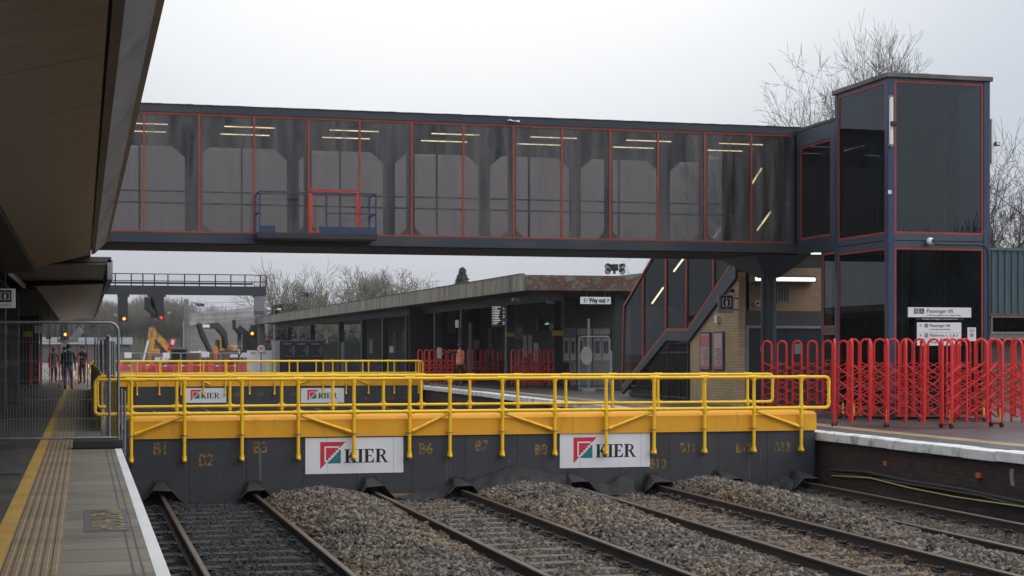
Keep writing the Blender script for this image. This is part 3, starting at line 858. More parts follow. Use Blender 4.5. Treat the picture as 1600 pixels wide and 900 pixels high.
# --- near platform canopy and buildings --------------------------------------
cn = thing('platform_canopy', (-2.2, 12, 0), 'brown boarded canopy hanging over the near platform', 'canopy')
def section(name, prof, y0, y1, mat, thick=.03):
    """prof: list of (x, z); a folded sheet along the tracks"""
    m = MB()
    for (xa, za), (xb, zb) in zip(prof, prof[1:]):
        m.add([(xa,y0,za),(xb,y0,zb),(xb,y1,zb),(xa,y1,za),(xa,y0,za+thick),(xb,y0,zb+thick),(xb,y1,zb+thick),(xa,y1,za+thick)],
              [(0,1,2,3),(4,7,6,5),(0,4,5,1),(1,5,6,2),(2,6,7,3),(3,7,4,0)])
    return m.build(name, mat, cn)
C1 = (-10, 29.8)
section('soffit', [(-.80, 2.955), (.118, 3.19)], *C1, M['soffit'])
section('gap_backing', [(.118, 3.30), (.14, 3.30)], *C1, M['black'])  # black strip behind the soffit gap, its darkness put into the colour
section('edge_trim', [(.138, 3.195), (.20, 3.21)], *C1, M['brown_trim'])
section('gutter', [(.20, 3.21), (.386, 3.41)], *C1, M['fascia_grey'])
section('edge_trim', [(.386, 3.412), (.44, 3.455), (.445, 3.62)], *C1, M['brown_trim'])
MB().box(-8, .43, -10, 29.8, 3.66, 3.74).build('roof_deck', M['roof_edge'], cn)
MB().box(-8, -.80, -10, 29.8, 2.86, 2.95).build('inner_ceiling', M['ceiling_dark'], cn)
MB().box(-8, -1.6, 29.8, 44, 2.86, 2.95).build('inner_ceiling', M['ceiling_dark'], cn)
MB().box(-8, .15, 30.0, 36, 3.5, 3.6).build('roof_deck', M['ceiling_dark'], cn)
MB().box(-8, .58, 36.0, 44, 3.385, 3.5).build('roof_deck', M['roof_edge'], cn)
MB().box(-8, .60, 44.0, 88, 3.36, 3.5).build('roof_deck', M['roof_edge'], cn)
section('soffit', [(-1.6, 3.30), (.50, 3.34)], 36.0, 44, M['soffit'])
section('soffit', [(-1.2, 3.16), (.53, 3.24)], 44, 88, M['soffit'])
MB().box(.50, .61, 36.0, 44, 3.02, 3.44).build('fascia', M['fascia_grey'], cn)
MB().box(.53, .63, 44.0, 88, 3.22, 3.42).build('fascia', M['brown_trim'], cn)
MB().box(-6, -1.2, 44, 88, 3.05, 3.15).build('inner_ceiling', M['ceiling_dark'], cn)
MB().box(-2.6, -1.75, 36.0, 36.3, 2.4, 3.3).build('bulkhead', M['ceiling_dark'], cn)
# its columns, grey with pale bands
def column(u0, u1, vb, hgt):
    d = 1.5 * F / (vb - 548)
    pa, pb = PD(u0, 548, d), PD(u1, 548, d)
    wd = pb.x - pa.x
    x0, x1, y = pa.x, pb.x, pa.y
    c = MB().box(x0, x1, y, y + wd, 0, hgt).build('column', pm('column_grey', (.11,.12,.13), (.085,.09,.10), 2, .55), cn, bevel=.01)
    for z in (1.17, 2.02):
        MB().box(x0 - .006, x1 + .006, y - .006, y + wd + .006, z - .09, z + .09).build('pale_band', M['grey_steel'], c)
    return y
column(11, 29, 632, 3.1)
column(-30, 8, 645, 3.1)
column(62, 66, 601, 3.1)
# building along the back of the near platform
nb = thing('station_building', (-4.6, 50, 0), 'dark station building along the back of the near platform', 'building')
MB().box(-5.2, -4.4, 5, 90, 0, 3.6).build('wall', M['wall_dark'], nb)
for y in (20, 31, 43, 56, 70):
    f = MB().box(-4.40, -4.37, y, y + 2.4, .02, 2.3).build('door', M['black'], nb)
    MB().box(-4.365, -4.355, y + .3, y + 1.0, .9, 2.0).build('door_pane', M['glass_dark'], f)
MB().box(-4.4, -1.9, 76, 76.3, 0, 3.1).build('cross_wall', M['wall_dark'], nb)
# notice and number signs on the near platform
def sign_board(name, c, wd, ht, ex, label, cat, mat=None, group=None, th=.03, frame=None):
    """flat upright board, ex the reading direction; returns (thing, function that maps board coordinates to a place)"""
    ex = Vector(ex).normalized(); ez = Vector((0,0,1)); nrm = ex.cross(ez)     # nrm points to the reader
    c = Vector(c)
    t = thing(name, c - ez * ht / 2, label, cat, group)
    P = [c + ex*a*wd/2 + ez*b*ht/2 for a, b in ((-1,-1),(1,-1),(1,1),(-1,1))]
    MB().prism(P, -nrm * th).build('board', mat or M['sign_white'], t)
    def at(x, z, out=.003): return c + ex * x + ez * z + nrm * out
    return t, at, ex, ez, nrm
def flat(t, at, poly, mat, name='symbol', out=.002):
    P = [at(x, z, .0005) for x, z in poly]
    nrm = (at(0,0,1) - at(0,0,0))
    return MB().prism(P, nrm * out).build(name, mat, t)
def lift_symbol(t, at, cx, cz, s, dark, pale):
    """a framed figure between an up and a down arrow"""
    flat(t, at, [(cx-s,cz-s),(cx+s,cz-s),(cx+s,cz+s),(cx-s,cz+s)], dark, 'symbol_ground', .002)
    m = MB(); nrm = at(0,0,1) - at(0,0,0)
    def pl(poly): m.prism([at(cx+x*s, cz+z*s, .002) for x, z in poly], nrm * .0015)
    for sx in (-1, 1):
        pl([(sx*.72,-.62),(sx*.60,-.62),(sx*.60,.62),(sx*.72,.62)])
        for sz in (-1, 1): pl([(sx*.60,sz*.62),(sx*.28,sz*.62),(sx*.28,sz*.52),(sx*.60,sz*.52)])
    pl([(-.14,.66),(.14,.66),(0,.86)]); pl([(-.14,-.66),(.14,-.66),(0,-.86)])
    pl([(-.10,.26),(.10,.26),(.10,.46),(-.10,.46)]); pl([(-.2,-.1),(.2,-.1),(.2,.2),(-.2,.2)]); pl([(-.16,-.5),(-.02,-.5),(-.02,-.1),(-.16,-.1)]); pl([(.02,-.5),(.16,-.5),(.16,-.1),(.02,-.1)])
    m.build('symbol', pale, t)
p = PD(8, 466, 23.0)
t, at, *_ = sign_board('hanging_sign', p, .28, .27, (1,0,0), 'white hanging sign with a black lift symbol under the near canopy', 'sign')
lift_symbol(t, at, 0, .03, .085, M['ink'], M['sign_white'])
lettering('Passenger lift', .03, at(0, -.095), (1,0,0), (0,0,1), M['ink'], t)
MB().tube(at(0,.13,-.015), at(0,.62,-.015), .008).build('hanger', M['dark_steel'], t)
p = PD(59, 514.5, 60)
t, at, *_ = sign_board('platform_number_sign', p, .24, .27, (1,0,0), 'small white sign with a black platform number under the near canopy', 'sign')
lettering('3', .24, at(0, 0), (1,0,0), (0,0,1), M['ink'], t)
MB().tube(at(0,.13,-.015), at(0,1.0,-.015), .01).build('hanger', M['dark_steel'], t)
for (u, v, w_, h_, lab) in ((44, 522, .32, .19, 'yellow notice board hanging beside the dark columns of the near platform'), (76, 527.5, .17, .12, 'small yellow notice hanging further along the near platform')):
    p = PD(u, v, 58)
    t, at, *_ = sign_board('notice_board', p, w_, h_, (1,0,0), lab, 'notice', pm('notice_yellow', (.45,.30,.03)))
    MB().tube(at(0,h_/2,-.015), at(0,1.5,-.015), .008).build('hanger', M['dark_steel'], t)
t = thing('strip_lamp', PD(27, 437, 34), 'long unlit strip lamp hanging from the dark ceiling of the near platform', 'lamp')
a, b = PD(15, 425, 30), PD(38, 447, 37)
MB().bar(a, b, .07, .06).build('housing', M['grey_steel'], t)
MB().bar(a - Vector((0,0,.04)), b - Vector((0,0,.04)), .05, .03).build('diffuser', M['sign_white'], t)

# ================================================================== footbridge
YB, YR = 37.1, 40.1
ZG0, ZG1 = 4.16, 6.76
fb = thing('footbridge', (6, 38.6, 3.9), 'glazed covered footbridge with thin red frames crossing above all the tracks', 'footbridge')
XL, XR = -7.0, UX(1241, YB)
us = [225, 311, 397, 482, 562, 643, 724, 802, 878, 953, 1028, 1101, 1174]
mx_ = [UX(u, YB) for u in us]
pitch = (mx_[-1] - mx_[0]) / (len(mx_) - 1)
allx = [mx_[0] - pitch * k for k in range(6, 0, -1)] + mx_ + [XR]
XE = XR + 2.35
each('edge_beam', M['dark_blue'], fb, (XL, XE, YB - .02, YB + .10, 3.90, 4.125), (XL, XE, YR - .1, YR + .02, 3.90, 4.125))
MB().box(XL, XE, YB + .10, YR - .10, 3.88, 4.14).build('floor_deck', M['black'], fb)
MB().box(XL, XE, YB - .03, YB + .08, 6.795, 6.965).build('eaves_beam', M['dark_blue'], fb)
MB().box(XL, XE, YR - .08, YR + .03, 6.795, 6.965).build('eaves_beam', M['dark_blue'], fb)
MB().box(XL, XE, YB + .08, YR - .08, 6.74, 6.90).build('ceiling', M['wall_grey'], fb)
m = MB(); rr = random.Random(9)
n_ = 120
for i in range(n_):
    xa, xb = XL + (XE-XL)*i/n_, XL + (XE-XL)*(i+1)/n_
    m.box(xa, xb - .01, YB - .05, YR + .05, 6.967, 6.980 + rr.uniform(0, .007))
m.build('roof', M['roof_edge'], fb)
MB().box(XL, XR, YB - .01, YB + .04, 6.745, 6.793).build('top_rail', M['frame_red'], fb)
MB().box(XL, XR, YB - .01, YB + .04, 4.128, 4.165).build('bottom_rail', M['frame_red'], fb)
for i, x in enumerate(allx[:-1]):
    MB().box(x - .022, x + .022, YB - .014, YB + .035, 4.166, 6.744).build('mullion', M['frame_red'], fb)
    xb = allx[i + 1]
    lo = 4.166
    if abs(x - UX(482, YB)) < .05:
        # service door under a short pane
        lo = 5.16
        dr_ = MB().box(x + .09, xb - .09, YB + .004, YB + .010, 4.23, 5.07).build('service_door', M['glass_bridge'], fb)
        MB().box(x+.023,x+.085,YB-.02,YB+.03,4.17,5.08).box(xb-.085,xb-.023,YB-.02,YB+.03,4.17,5.08).box(x+.086,xb-.086,YB-.02,YB+.03,5.075,5.12).box(x+.086,xb-.086,YB-.02,YB+.03,4.17,4.215).build('door_frame', pm('door_red', (.55,.055,.03), (.45,.05,.03)), dr_)
    if lo > 5: MB().box(x + .024, xb - .024, YB - .012, YB + .034, 5.122, 5.168).build('transom', M['frame_red'], fb)
    MB().box(x + .024, xb - .024, YB + .008, YB + .014, lo, 6.743).build('pane', M['glass_bridge'], fb)
# rear glazing, frames with splayed heads, handrails
MB().box(XL, XE, YR - .012, YR - .004, 4.166, 6.74).build('rear_glazing', M['glass_bridge_rear'], fb)
for i, x in enumerate(allx[:-1]):
    if i % 2 == (allx.index(mx_[3]) % 2):
        m = MB()
        yb = YR - .2
        m.box(x - .14, x + .14, yb, yb + .14, 4.14, 6.735)
        m.prism([(x-.14,yb+.002,6.14),(x-.14,yb+.002,6.40),(x-.45,yb+.002,6.40)], (0,.13,0)); m.prism([(x+.14,yb+.002,6.14),(x+.45,yb+.002,6.40),(x+.14,yb+.002,6.40)], (0,.13,0))
        m.box(x - 1.2, x - .14, yb + .001, yb + .135, 6.40, 6.735); m.box(x + .14, x + 1.2, yb + .001, yb + .135, 6.40, 6.735)
        yb = YB + .06
        m.box(x - .09, x + .09, yb, yb + .12, 4.14, 6.735)
        m.prism([(x-.09,yb+.002,6.35),(x-.09,yb+.002,6.735),(x-.40,yb+.002,6.735)], (0,.1,0)); m.prism([(x+.09,yb+.002,6.35),(x+.40,yb+.002,6.735),(x+.09,yb+.002,6.735)], (0,.1,0))
        m.prism([(x-.09,yb+.002,4.14),(x-.30,yb+.002,4.14),(x-.09,yb+.002,4.34)], (0,.1,0)); m.prism([(x+.09,yb+.002,4.14),(x+.30,yb+.002,4.14),(x+.09,yb+.002,4.34)], (0,.1,0))
        m.box(x - .09, x + .09, YB + .18, YR - .2, 6.55, 6.735)
        m.build('portal_frame', M['frame_grey'], fb)
    else:
        MB().box(x - .025, x + .025, YR - .06, YR - .02, 4.14, 6.735).build('rear_mullion', M['dark_blue'], fb)
for z in (5.02, 5.30):
    MB().tube((XL, YR - .28, z), (XR, YR - .28, z), .022).build('handrail', M['dark_steel'], fb, smooth=True)
MB().box(XE - .1, XE - .004, YB + .11, YR - .11, 4.142, 6.738).build('end_wall', M['wall_dark'], fb)
MB().box(UX(1128, YR), XE - .102, YR - .10, YR - .02, 4.142, 6.738).build('rear_wall', M['wall_dark'], fb)  # dark wall added so the last bays look dark, in place of the stair head
MB().box(XR - .08, XR, YB - .02, YB + .05, 4.126, 6.794).build('end_post', M['dark_blue'], fb)
# tube lights, two rows
tl0 = None
def tube_light(p, half, rz=0.0, tilt=0.0):
    global tl0
    if tl0 is None:
        tl0 = thing('tube_light', (0,0,0), 'lit tube light in the two rows under the footbridge ceiling', 'lamp', 'tube lights along the footbridge ceiling')
        MB().box(-.6,.6,-.04,.04,.0,.05).build('housing', M['grey_steel'], tl0, local=True)
        MB().tube((-.58,0,-.025),(.58,0,-.025),.013,n=6).build('tube', M['tube_lit'], tl0, local=True)
        o = tl0
    else:
        o = copy_tree(tl0)
    o.location = p
    o.rotation_euler = (0, tilt, rz)
    return o
pc = [PY((a + b) / 2, 206, 38.2).x for a, b in ((352,425),(516,588),(675,744),(825,893),(976,1041))]
st = (pc[-1] - pc[0]) / 4
for i in range(-3, 6):
    xx = pc[0] + st * i
    tube_light((xx, 37.95, 6.66), .6)
    tube_light((xx + .02, 39.3, 6.66), .6)
# service platform hung on the front of the bridge
sp_ = MB()
xa, xb = UX(402, YB - .9), UX(590, YB - .9)
sp_.box(xa, xb, YB - .95, YB - .025, 3.98, 4.10)
spo = sp_.build('access_platform', M['dark_steel'], fb)
m = MB()
yf, yk = YB - .9, YB - .06
xs_ = [xa + .03, UX(415, yf), UX(510, yf), xb - .03]
bs = .035
for x in (xa + .05, UX(510, yf), xb - .04): m.box(x - bs/2, x + bs/2, yf - bs/2, yf + bs/2, 4.10, 4.98)
for x in (xa + .05, xb - .04): m.box(x - bs/2, x + bs/2, yk - bs/2, yk + bs/2, 4.10, 4.98)
m.bar((xa + .05, yf, 5.0), (xb - .04, yf, 5.0), .03, .03)
for x in (xa + .05, xb - .04):
    m.bar((x, yf, 5.0), (x, yk, 5.0), .03, .03); m.bar((x, yf, 4.55), (x, yk, 4.55), .03, .03)
m.bar((UX(510, yf), yf, 4.55), (xb - .04, yf, 4.55), .028, .028)
m.build('railing', M['blue_paint'], spo)
each('kickboard', M['blue_paint'], spo, (UX(498, yf), xb - .05, yf - .03, yf - .018, 4.10, 4.25), (xa + .03, UX(430, yf), yf - .03, yf - .018, 4.10, 4.25))
# small aerial on the eaves
t = thing('aerial', PY(803, 189, YB - .06), 'small white bracket aerial fixed on the footbridge eaves', 'aerial')
p = PY(803, 189, YB - .06)
MB().bar(p + Vector((-.16,0,.01)), p + Vector((.14,0,-.01)), .02, .02).bar(p + Vector((-.12,-.05,.02)), p + Vector((-.02,.03,.0)), .02, .03).box(p.x+.06,p.x+.14,p.y-.02,p.y+.04,p.z-.02,p.z+.02).build('bracket', M['sign_white'], t)

# bridge pier
pr = thing('bridge_column', (UX(1201, 38.6), 38.6, 0), 'round dark green column carrying the right end of the footbridge', 'column')
px_ = UX(1201, 38.6)
MB().tube((px_, 38.6, 0), (px_, 38.6, 3.35), .195, n=24).build('shaft', M['column_green'], pr, smooth=True)
m = MB()
m.add([(px_-.2,38.4,3.35),(px_+.2,38.4,3.35),(px_+.2,38.8,3.35),(px_-.2,38.8,3.35),(px_-.85,37.4,3.86),(px_+.6,37.4,3.86),(px_+.6,39.8,3.86),(px_-.85,39.8,3.86)], [(0,3,2,1),(4,5,6,7),(0,1,5,4),(1,2,6,5),(2,3,7,6),(3,0,4,7)])
m.build('capital', M['blue_grey'], pr)

# ================================================================== lift tower
XT = 16.9
pT = PX(1388, 300, XT)
TY0 = pT.y; TX1 = UX(1547, TY0); TY1 = PX(1304, 300, XT).y
ZT = PX(1388, 113, XT).z
lt = thing('lift_tower', ((XT + TX1)/2, (TY0 + TY1)/2, 0), 'square dark glazed lift tower with blue posts and red window frames', 'lift tower')
zm0, zm1 = PY(1460, 387, TY0).z, PY(1460, 366, TY0).z
zt = PY(1460, 126, TY0).z
pw = UX(1397, TY0) - UX(1387, TY0)
for x, y in ((XT, TY0), (TX1 - pw, TY0), (XT, TY1 - pw), (TX1 - pw, TY1 - pw)):
    MB().box(x, x + pw, y, y + pw, 0, ZT - .1).build('corner_post', M['blue_paint'], lt, bevel=.008)
MB().box(XT - .05, TX1 + .05, TY0 - .05, TY1 + .05, ZT - .1, ZT + .0).build('roof_cap', M['cap_grey'], lt, bevel=.01)
e = .012
for (z0, z1) in ((zt - .02, ZT - .102), (zm0, zm1)):
    mid = (z0 + z1) / 2
    for a, b in (((z0, z1),) if z0 > zm1 else ((z0, mid - .008), (mid + .008, z1))):
        each('cross_beam', M['blue_grey'] if z0 < zm1 else M['blue_paint'], lt, (XT + pw, TX1 - pw, TY0 + e, TY0 + .1, a, b), (XT + e, XT + .1, TY0 + pw, TY1 - pw, a, b),
             (XT + pw, TX1 - pw, TY1 - .1, TY1 - e, a, b), (TX1 - .1, TX1 - e, TY0 + pw, TY1 - pw, a, b))
def glazed(axis, c, a0, a1, z0, z1, parent, glassm, fw_=.045, sgn=1, out=.0):
    """one framed window: axis 'Y' faces the camera (plane y=c), 'X' faces the tracks (plane x=c)"""
    m = MB(); g = MB()
    if axis == 'Y':
        for (p, q, r, s) in ((a0, a0+fw_, z0, z1), (a1-fw_, a1, z0, z1), (a0+fw_, a1-fw_, z0, z0+fw_), (a0+fw_, a1-fw_, z1-fw_, z1)): m.box(p, q, c - .012, c + .03, r, s)
        g.box(a0+fw_, a1-fw_, c + .004, c + .010, z0+fw_, z1-fw_)
    else:
        for (p, q, r, s) in ((a0, a0+fw_, z0, z1), (a1-fw_, a1, z0, z1), (a0+fw_, a1-fw_, z0, z0+fw_), (a0+fw_, a1-fw_, z1-fw_, z1)): m.box(c - .012, c + .03, p, q, r, s)
        g.box(c + .004, c + .010, a0+fw_, a1-fw_, z0+fw_, z1-fw_)
    w = m.build('window', M['frame_red'], parent)
    g.build('pane', glassm, w)
    return w
g_ = .004
for z0, z1 in ((zm1, zt - .02), (.05, zm0)):
    glazed('Y', TY0 + .03, XT + pw + g_, TX1 - pw - g_, z0 + g_, z1 - g_, lt, M['glass_tower'])
    glazed('X', XT + .03, TY0 + pw + g_, TY1 - pw - g_, z0 + g_, z1 - g_, lt, M['glass_tower'])
    each('pane', M['glass_tower'], lt, (TX1 - .05, TX1 - .04, TY0 + pw, TY1 - pw, z0, z1), (XT + pw, TX1 - pw, TY1 - .05, TY1 - .04, z0, z1))
# lift shaft inside
MB().box(XT + .75, TX1 - .45, TY0 + .55, TY1 - .35, 0, ZT - .3).build('lift_shaft', M['wall_dark'], lt)
for x in (XT + .5, XT + 1.5): MB().box(x, x + .06, TY0 + .3, TY0 + .38, 0, ZT - .3).build('guide_rail', M['grey_steel'], lt)
# lobby between tower and bridge
lb = thing('lift_lobby', (XT + 1, 36, 3.9), 'short dark glazed lobby joining the footbridge to the lift tower', 'lobby')
zl1 = PX(1304, 186, XT).z
YL0, YL1 = TY1 + .004, YB - .055
MB().box(XT - .02, XT + 2.4, YL0, YL1, zl1 - .04, zl1 + .03).build('roof', M['roof_edge'], lb)
MB().box(XT, XT + .12, YL0, YL1, zl1 - .42, zl1 - .045).build('eaves_beam', M['blue_grey'], lb)
zl0 = PX(1298, 366, XT).z
MB().box(XT, XT + .12, YL0, YL1, 3.86, zl0 - .03).build('floor_beam', M['dark_blue'], lb)
MB().box(XT + .13, XT + 2.4, YL0, YL1, 3.9, 4.05).build('floor_deck', M['black'], lb)
MB().box(XT + .0, XT + .10, YL1 - .18, YL1, zl0 - .03, zl1 - .42).build('post', M['dark_blue'], lb)
MB().box(XT + .0, XT + .10, YL0, YL0 + .22, zl0 - .03, zl1 - .42).build('post', M['blue_grey'], lb)
glazed('X', XT + .03, YL0 + .225, YL1 - .185, zl0 - .025, zl1 - .425, lb, M['glass_tower'])
MB().box(XT + 2.2, XT + 2.3, YL0, YL1, 4.06, zl1 - .45).build('rear_wall', M['wall_dark'], lb)
for y in (36.0, 36.6): 
    q = tube_light((XT + 1.0, y, zl1 - .5), .5, R(90))
# ground level annexe of the tower
an = thing('lift_entrance', (XT + .4, TY1 + .35, 0), 'narrow red framed glass entrance panel beside the lift tower', 'entrance')
ya, yb_ = TY1 + .006, PX(1283, 450, XT + .02).y
za, zb, zc = PX(1290, 395, XT).z, PX(1290, 512, XT).z, PX(1290, 520, XT).z
MB().box(XT + .02, XT + .10, yb_ - .06, yb_, 0, za + .06).build('post', M['blue_paint'], an)
each('cross_beam', M['blue_grey'], an, (XT + .02, XT + .10, ya, yb_ - .062, zc, zb), (XT + .02, XT + .10, ya, yb_ - .062, za, za + .06))
glazed('X', XT + .04, ya + .002, yb_ - .065, zb + .003, za - .003, an, M['glass_tower'])
glazed('X', XT + .04, ya + .002, yb_ - .065, .03, zc - .003, an, M['glass_tower'])
MB().box(XT + .3, XT + .4, ya, yb_, 0, za).build('inner_wall', M['wall_dark'], an)
# fittings on the tower
def conduit(name, pts, r, mat, label, cat):
    return tag(MB().path(pts, r, 6).build(name, mat, smooth=True), label, cat)
p0, p1 = PY(1392.5, 152, TY0 - .06), PY(1392.5, 226, TY0 - .06)
t = thing('tower_light', p1, 'white vertical pole light with a camera on the near post of the lift tower', 'lamp')
MB().box(p0.x - .04, p0.x + .04, p0.y - .03, p0.y + .03, p1.z, p0.z).build('white_tube', M['white'], t, bevel=.01)
for q in (p0, p1): MB().tube(q + Vector((0,.06,0)), q + Vector((0,-.02,0)), .05, n=10).build('bracket', M['grey_steel'], t)
q = PY(1396, 193, TY0 - .1)
MB().box(q.x - .07, q.x + .07, q.y - .06, q.y + .06, q.z - .045, q.z + .045).build('camera_head', M['black'], t, bevel=.01)
p0, p1 = PY(1550, 185, TY0 - .02), PY(1550, 255, TY0 - .02)
t = thing('tower_light', p1, 'white vertical pole light with a floodlight on the outer edge of the lift tower', 'lamp')
MB().box(TX1 + .052, TX1 + .12, TY0 + .02, TY0 + .09, p1.z, p0.z).build('white_tube', M['white'], t)
q = PY(1558, 225, TY0)
m = MB(); m.box(q.x - .055, q.x + .055, q.y - .04, q.y + .04, q.z - .045, q.z + .045); fl_ = m.build('floodlight', M['black'], t, bevel=.008)
MB().box(q.x - .035, q.x + .035, q.y - .048, q.y - .041, q.z - .025, q.z + .03).build('lens', M['sign_white'], fl_)
MB().box(TX1 + .10, q.x - .05, q.y - .01, q.y + .01, q.z - .012, q.z + .012).build('arm', M['dark_steel'], t)
p = PY(1390, 300, TY0)
tag(MB().box(p.x - .04, p.x + .04, TY0 - .012, TY0 - .001, p.z - .04, p.z + .04).build('small_label', M['sign_white']), 'tiny white square label on the near blue post of the tower', 'label')
p = PY(1453.5, 377, TY0 - .08)
t = thing('dome_camera', p, 'round white dome camera on the middle beam of the lift tower', 'camera')
MB().ball(p, .085, 16, 10).build('housing', M['white'], t, smooth=True)
MB().ball(p + Vector((.025,-.055,.005)), .048, 14, 8).build('lens', M['ink'], t, smooth=True)
MB().box(p.x - .03, p.x + .03, p.y + .03, TY0 + .01, p.z - .1, p.z + .0).build('bracket', M['grey_steel'], t)
pts = [PY(u, v, TY0 - .012) for u, v in ((1462,381),(1480,382),(1530,382),(1540,385),(1544,395),(1545,420),(1545,470),(1545,540))]
conduit('conduit', pts, .012, M['dark_steel'], 'thin dark conduit running from the dome camera down the tower post', 'conduit')
# signs fixed on the tower
yS = TY0 - .02
def tower_sign(u0, u1, v0, v1, label, name='information_sign', y=yS):
    a, b = PY(u0, v0, y), PY(u1, v1, y)
    c = (a + b) / 2
    t, at, ex, ez, nrm = sign_board(name, c, b.x - a.x, a.z - b.z, (1,0,0), label, 'sign', th=.02)
    def pix(u, v):
        q = PY(u, v, y); return q.x - c.x, q.z - c.z
    return t, at, pix, (b.x - a.x) / (u1 - u0)
t, at, pix, k = tower_sign(1419, 1517.5, 480, 496, 'long white lift sign, uppermost on the lift tower')
lift_symbol(t, at, *pix(1431.5, 486), 3.6*k, M['ink'], M['sign_white'])
cx, cz = pix(1440, 486); s = 3.6*k
flat(t, at, [(cx-s,cz-s),(cx+s,cz-s),(cx+s,cz+s),(cx-s,cz+s)], M['ink'], 'symbol_ground')
m = MB()
m.ball(at(cx-.1*s, cz+.62*s, .003), .14*s, 8, 5); m.bar(at(cx-.1*s, cz+.45*s,.003), at(cx-.05*s, cz-.1*s,.003), .16*s, .004, (0,1,0)); m.bar(at(cx-.05*s,cz-.1*s,.003), at(cx+.4*s,cz-.1*s,.003), .15*s, .004,(0,1,0)); m.bar(at(cx+.4*s,cz-.1*s,.003), at(cx+.55*s,cz-.6*s,.003), .15*s,.004,(0,1,0))
m.path([at(cx-.1*s+.48*s*math.cos(a), cz-.25*s+.48*s*math.sin(a), .003) for a in [R(120+i*25) for i in range(9)]], .05*s, 5)
m.build('symbol', M['sign_white'], t)
lettering('Passenger lift', 7.0*k, at(*pix(1448, 486)), (1,0,0), (0,0,1), M['ink'], t, align='LEFT', sx=1.12)
lettering('to Way out, platforms 1 to 3, Buses & Taxis', 2.7*k, at(*pix(1448, 492.4)), (1,0,0), (0,0,1), M['ink'], t, align='LEFT', sx=1.1)
cx, cz = pix(1514, 485); flat(t, at, [(cx + 1.5*k*math.cos(R(a)), cz + 1.5*k*math.sin(R(a))) for a in range(0, 360, 36)], pm('sticker', (.6,.7,.05)), 'sticker')
t, at, pix, k = tower_sign(1431, 1506, 496.9, 500.2, 'narrow black notice strip with white lettering under the long lift sign', 'notice_strip')
t.children[0].data.materials.clear(); t.children[0].data.materials.append(M['ink'])
lettering('Passengers with luggage or cycles please use lift', 2.6*k, at(0, 0), (1,0,0), (0,0,1), M['sign_white'], t, sx=1.1)
t, at, pix, k = tower_sign(1433, 1502, 503.7, 540, 'white direction sign with three arrow lines, lower on the lift tower')
for v in (519.7, 529.2):
    a = pix(1434, v); b = pix(1501, v)
    flat(t, at, [(a[0], a[1]-.12*k), (b[0], b[1]-.12*k), (b[0], b[1]+.12*k), (a[0], a[1]+.12*k)], M['grey_steel'], 'divider')
def arrow(t, at, cx, cz, s, ang):
    def rot(x, z):
        c, q = math.cos(ang), math.sin(ang); return cx + s*(x*c - z*q), cz + s*(x*q + z*c)
    flat(t, at, [rot(*p) for p in ((-1,-.16),(.35,-.16),(.35,.16),(-1,.16))], M['ink'], 'arrow')
    flat(t, at, [rot(*p) for p in ((1,0),(.1,.85),(-.2,.85),(.42,.16),(.42,-.16),(-.2,-.85),(.1,-.85))], M['ink'], 'arrow_head', .0025)
for v, txt_, sub in ((508.7,'Passenger lift','located other side of building'), (524,'Platforms 1, 2 & 3',None), (534.5,'Way out',None)):
    arrow(t, at, *pix(1438.5, v), 1.9*k, R(135))
    if v < 530: lift_symbol(t, at, *pix(1447.3, v), 2.5*k, M['ink'], M['sign_white'])
    lettering(txt_, 5.4*k, at(*pix(1452.5, v)), (1,0,0), (0,0,1), M['ink'], t, align='LEFT', sx=1.13)
    if sub: lettering(sub, 2.5*k, at(*pix(1452.5, 514.5)), (1,0,0), (0,0,1), M['ink'], t, align='LEFT', sx=1.1)
t, at, pix, k = tower_sign(1512, 1525, 511.5, 533, 'small white no smoking notice on the lift tower glass')
c_ = pix(1518.5, 523.5)
MB().path([at(c_[0] + 2.6*k*math.cos(R(a)), c_[1] + 2.6*k*math.sin(R(a)), .004) for a in range(0, 360, 20)], .35*k, 5, True).bar(at(c_[0]-1.8*k, c_[1]+1.8*k, .004), at(c_[0]+1.8*k, c_[1]-1.8*k, .004), .6*k, .004, (0,1,0)).build('red_ring', M['logo_red'], t)
MB().bar(at(c_[0]-1.5*k, c_[1], .003), at(c_[0]+1.5*k, c_[1], .003), .004, .6*k).build('symbol', M['ink'], t)
for i in range(4):
    a = pix(1514.5, 514 + i*1.4); b = pix(1522.5, 514 + i*1.4)
    flat(t, at, [(a[0],a[1]-.25*k),(b[0],b[1]-.25*k),(b[0],b[1]+.25*k),(a[0],a[1]+.25*k)], M['grey_steel'], 'small_print')

# ================================================================== stairs down from the bridge
XS = 17.0
def SP(u, v): return PX(u, v, XS)
sw = thing('glazed_staircase', (XS + 1, 46, 0), 'glazed staircase with red edges sloping down from the footbridge', 'staircase')
top = [SP(1023,398), SP(975,478)]
foot = SP(972,605)
l1, l2, up = SP(1042,515), SP(1075,515), SP(1150,405)
outline = [foot, l1, l2, up, SP(1160,388), SP(1028,388), SP(1023,398), SP(975,478)]
def plane(poly, x, th, name, mat):
    return MB().prism([(x, p.y, p.z) for p in poly], (th,0,0)).build(name, mat, sw)
plane(outline, XS + .02, .006, 'side_glazing', M['glass_stair'])
plane(outline, XS + 2.0, .006, 'rear_glazing', M['glass_stair'])
ym = SP(1071, 460).y
plane([foot, l1, Vector((0, ym, l1.z)), Vector((0, ym, SP(1023,390).z)), SP(1028,388), SP(975,478)], XS + 1.8, .05, 'rear_wall', M['wall_dark'])  # dark backing added so the far panes look dark
yq = SP(1114, 460).y
plane([Vector((0, yq, l2.z)), Vector((0, yq, SP(1023,388).z)), SP(1160,388), up], XS + 1.8, .05, 'rear_wall', M['wall_dark'])  # second dark backing, added for the panes by the bridge
m = MB()
def bar2(a, b, w_=.075, x=XS): m.bar((x, a.y, a.z), (x, b.y, b.z), w_, .04, (1,0,0))
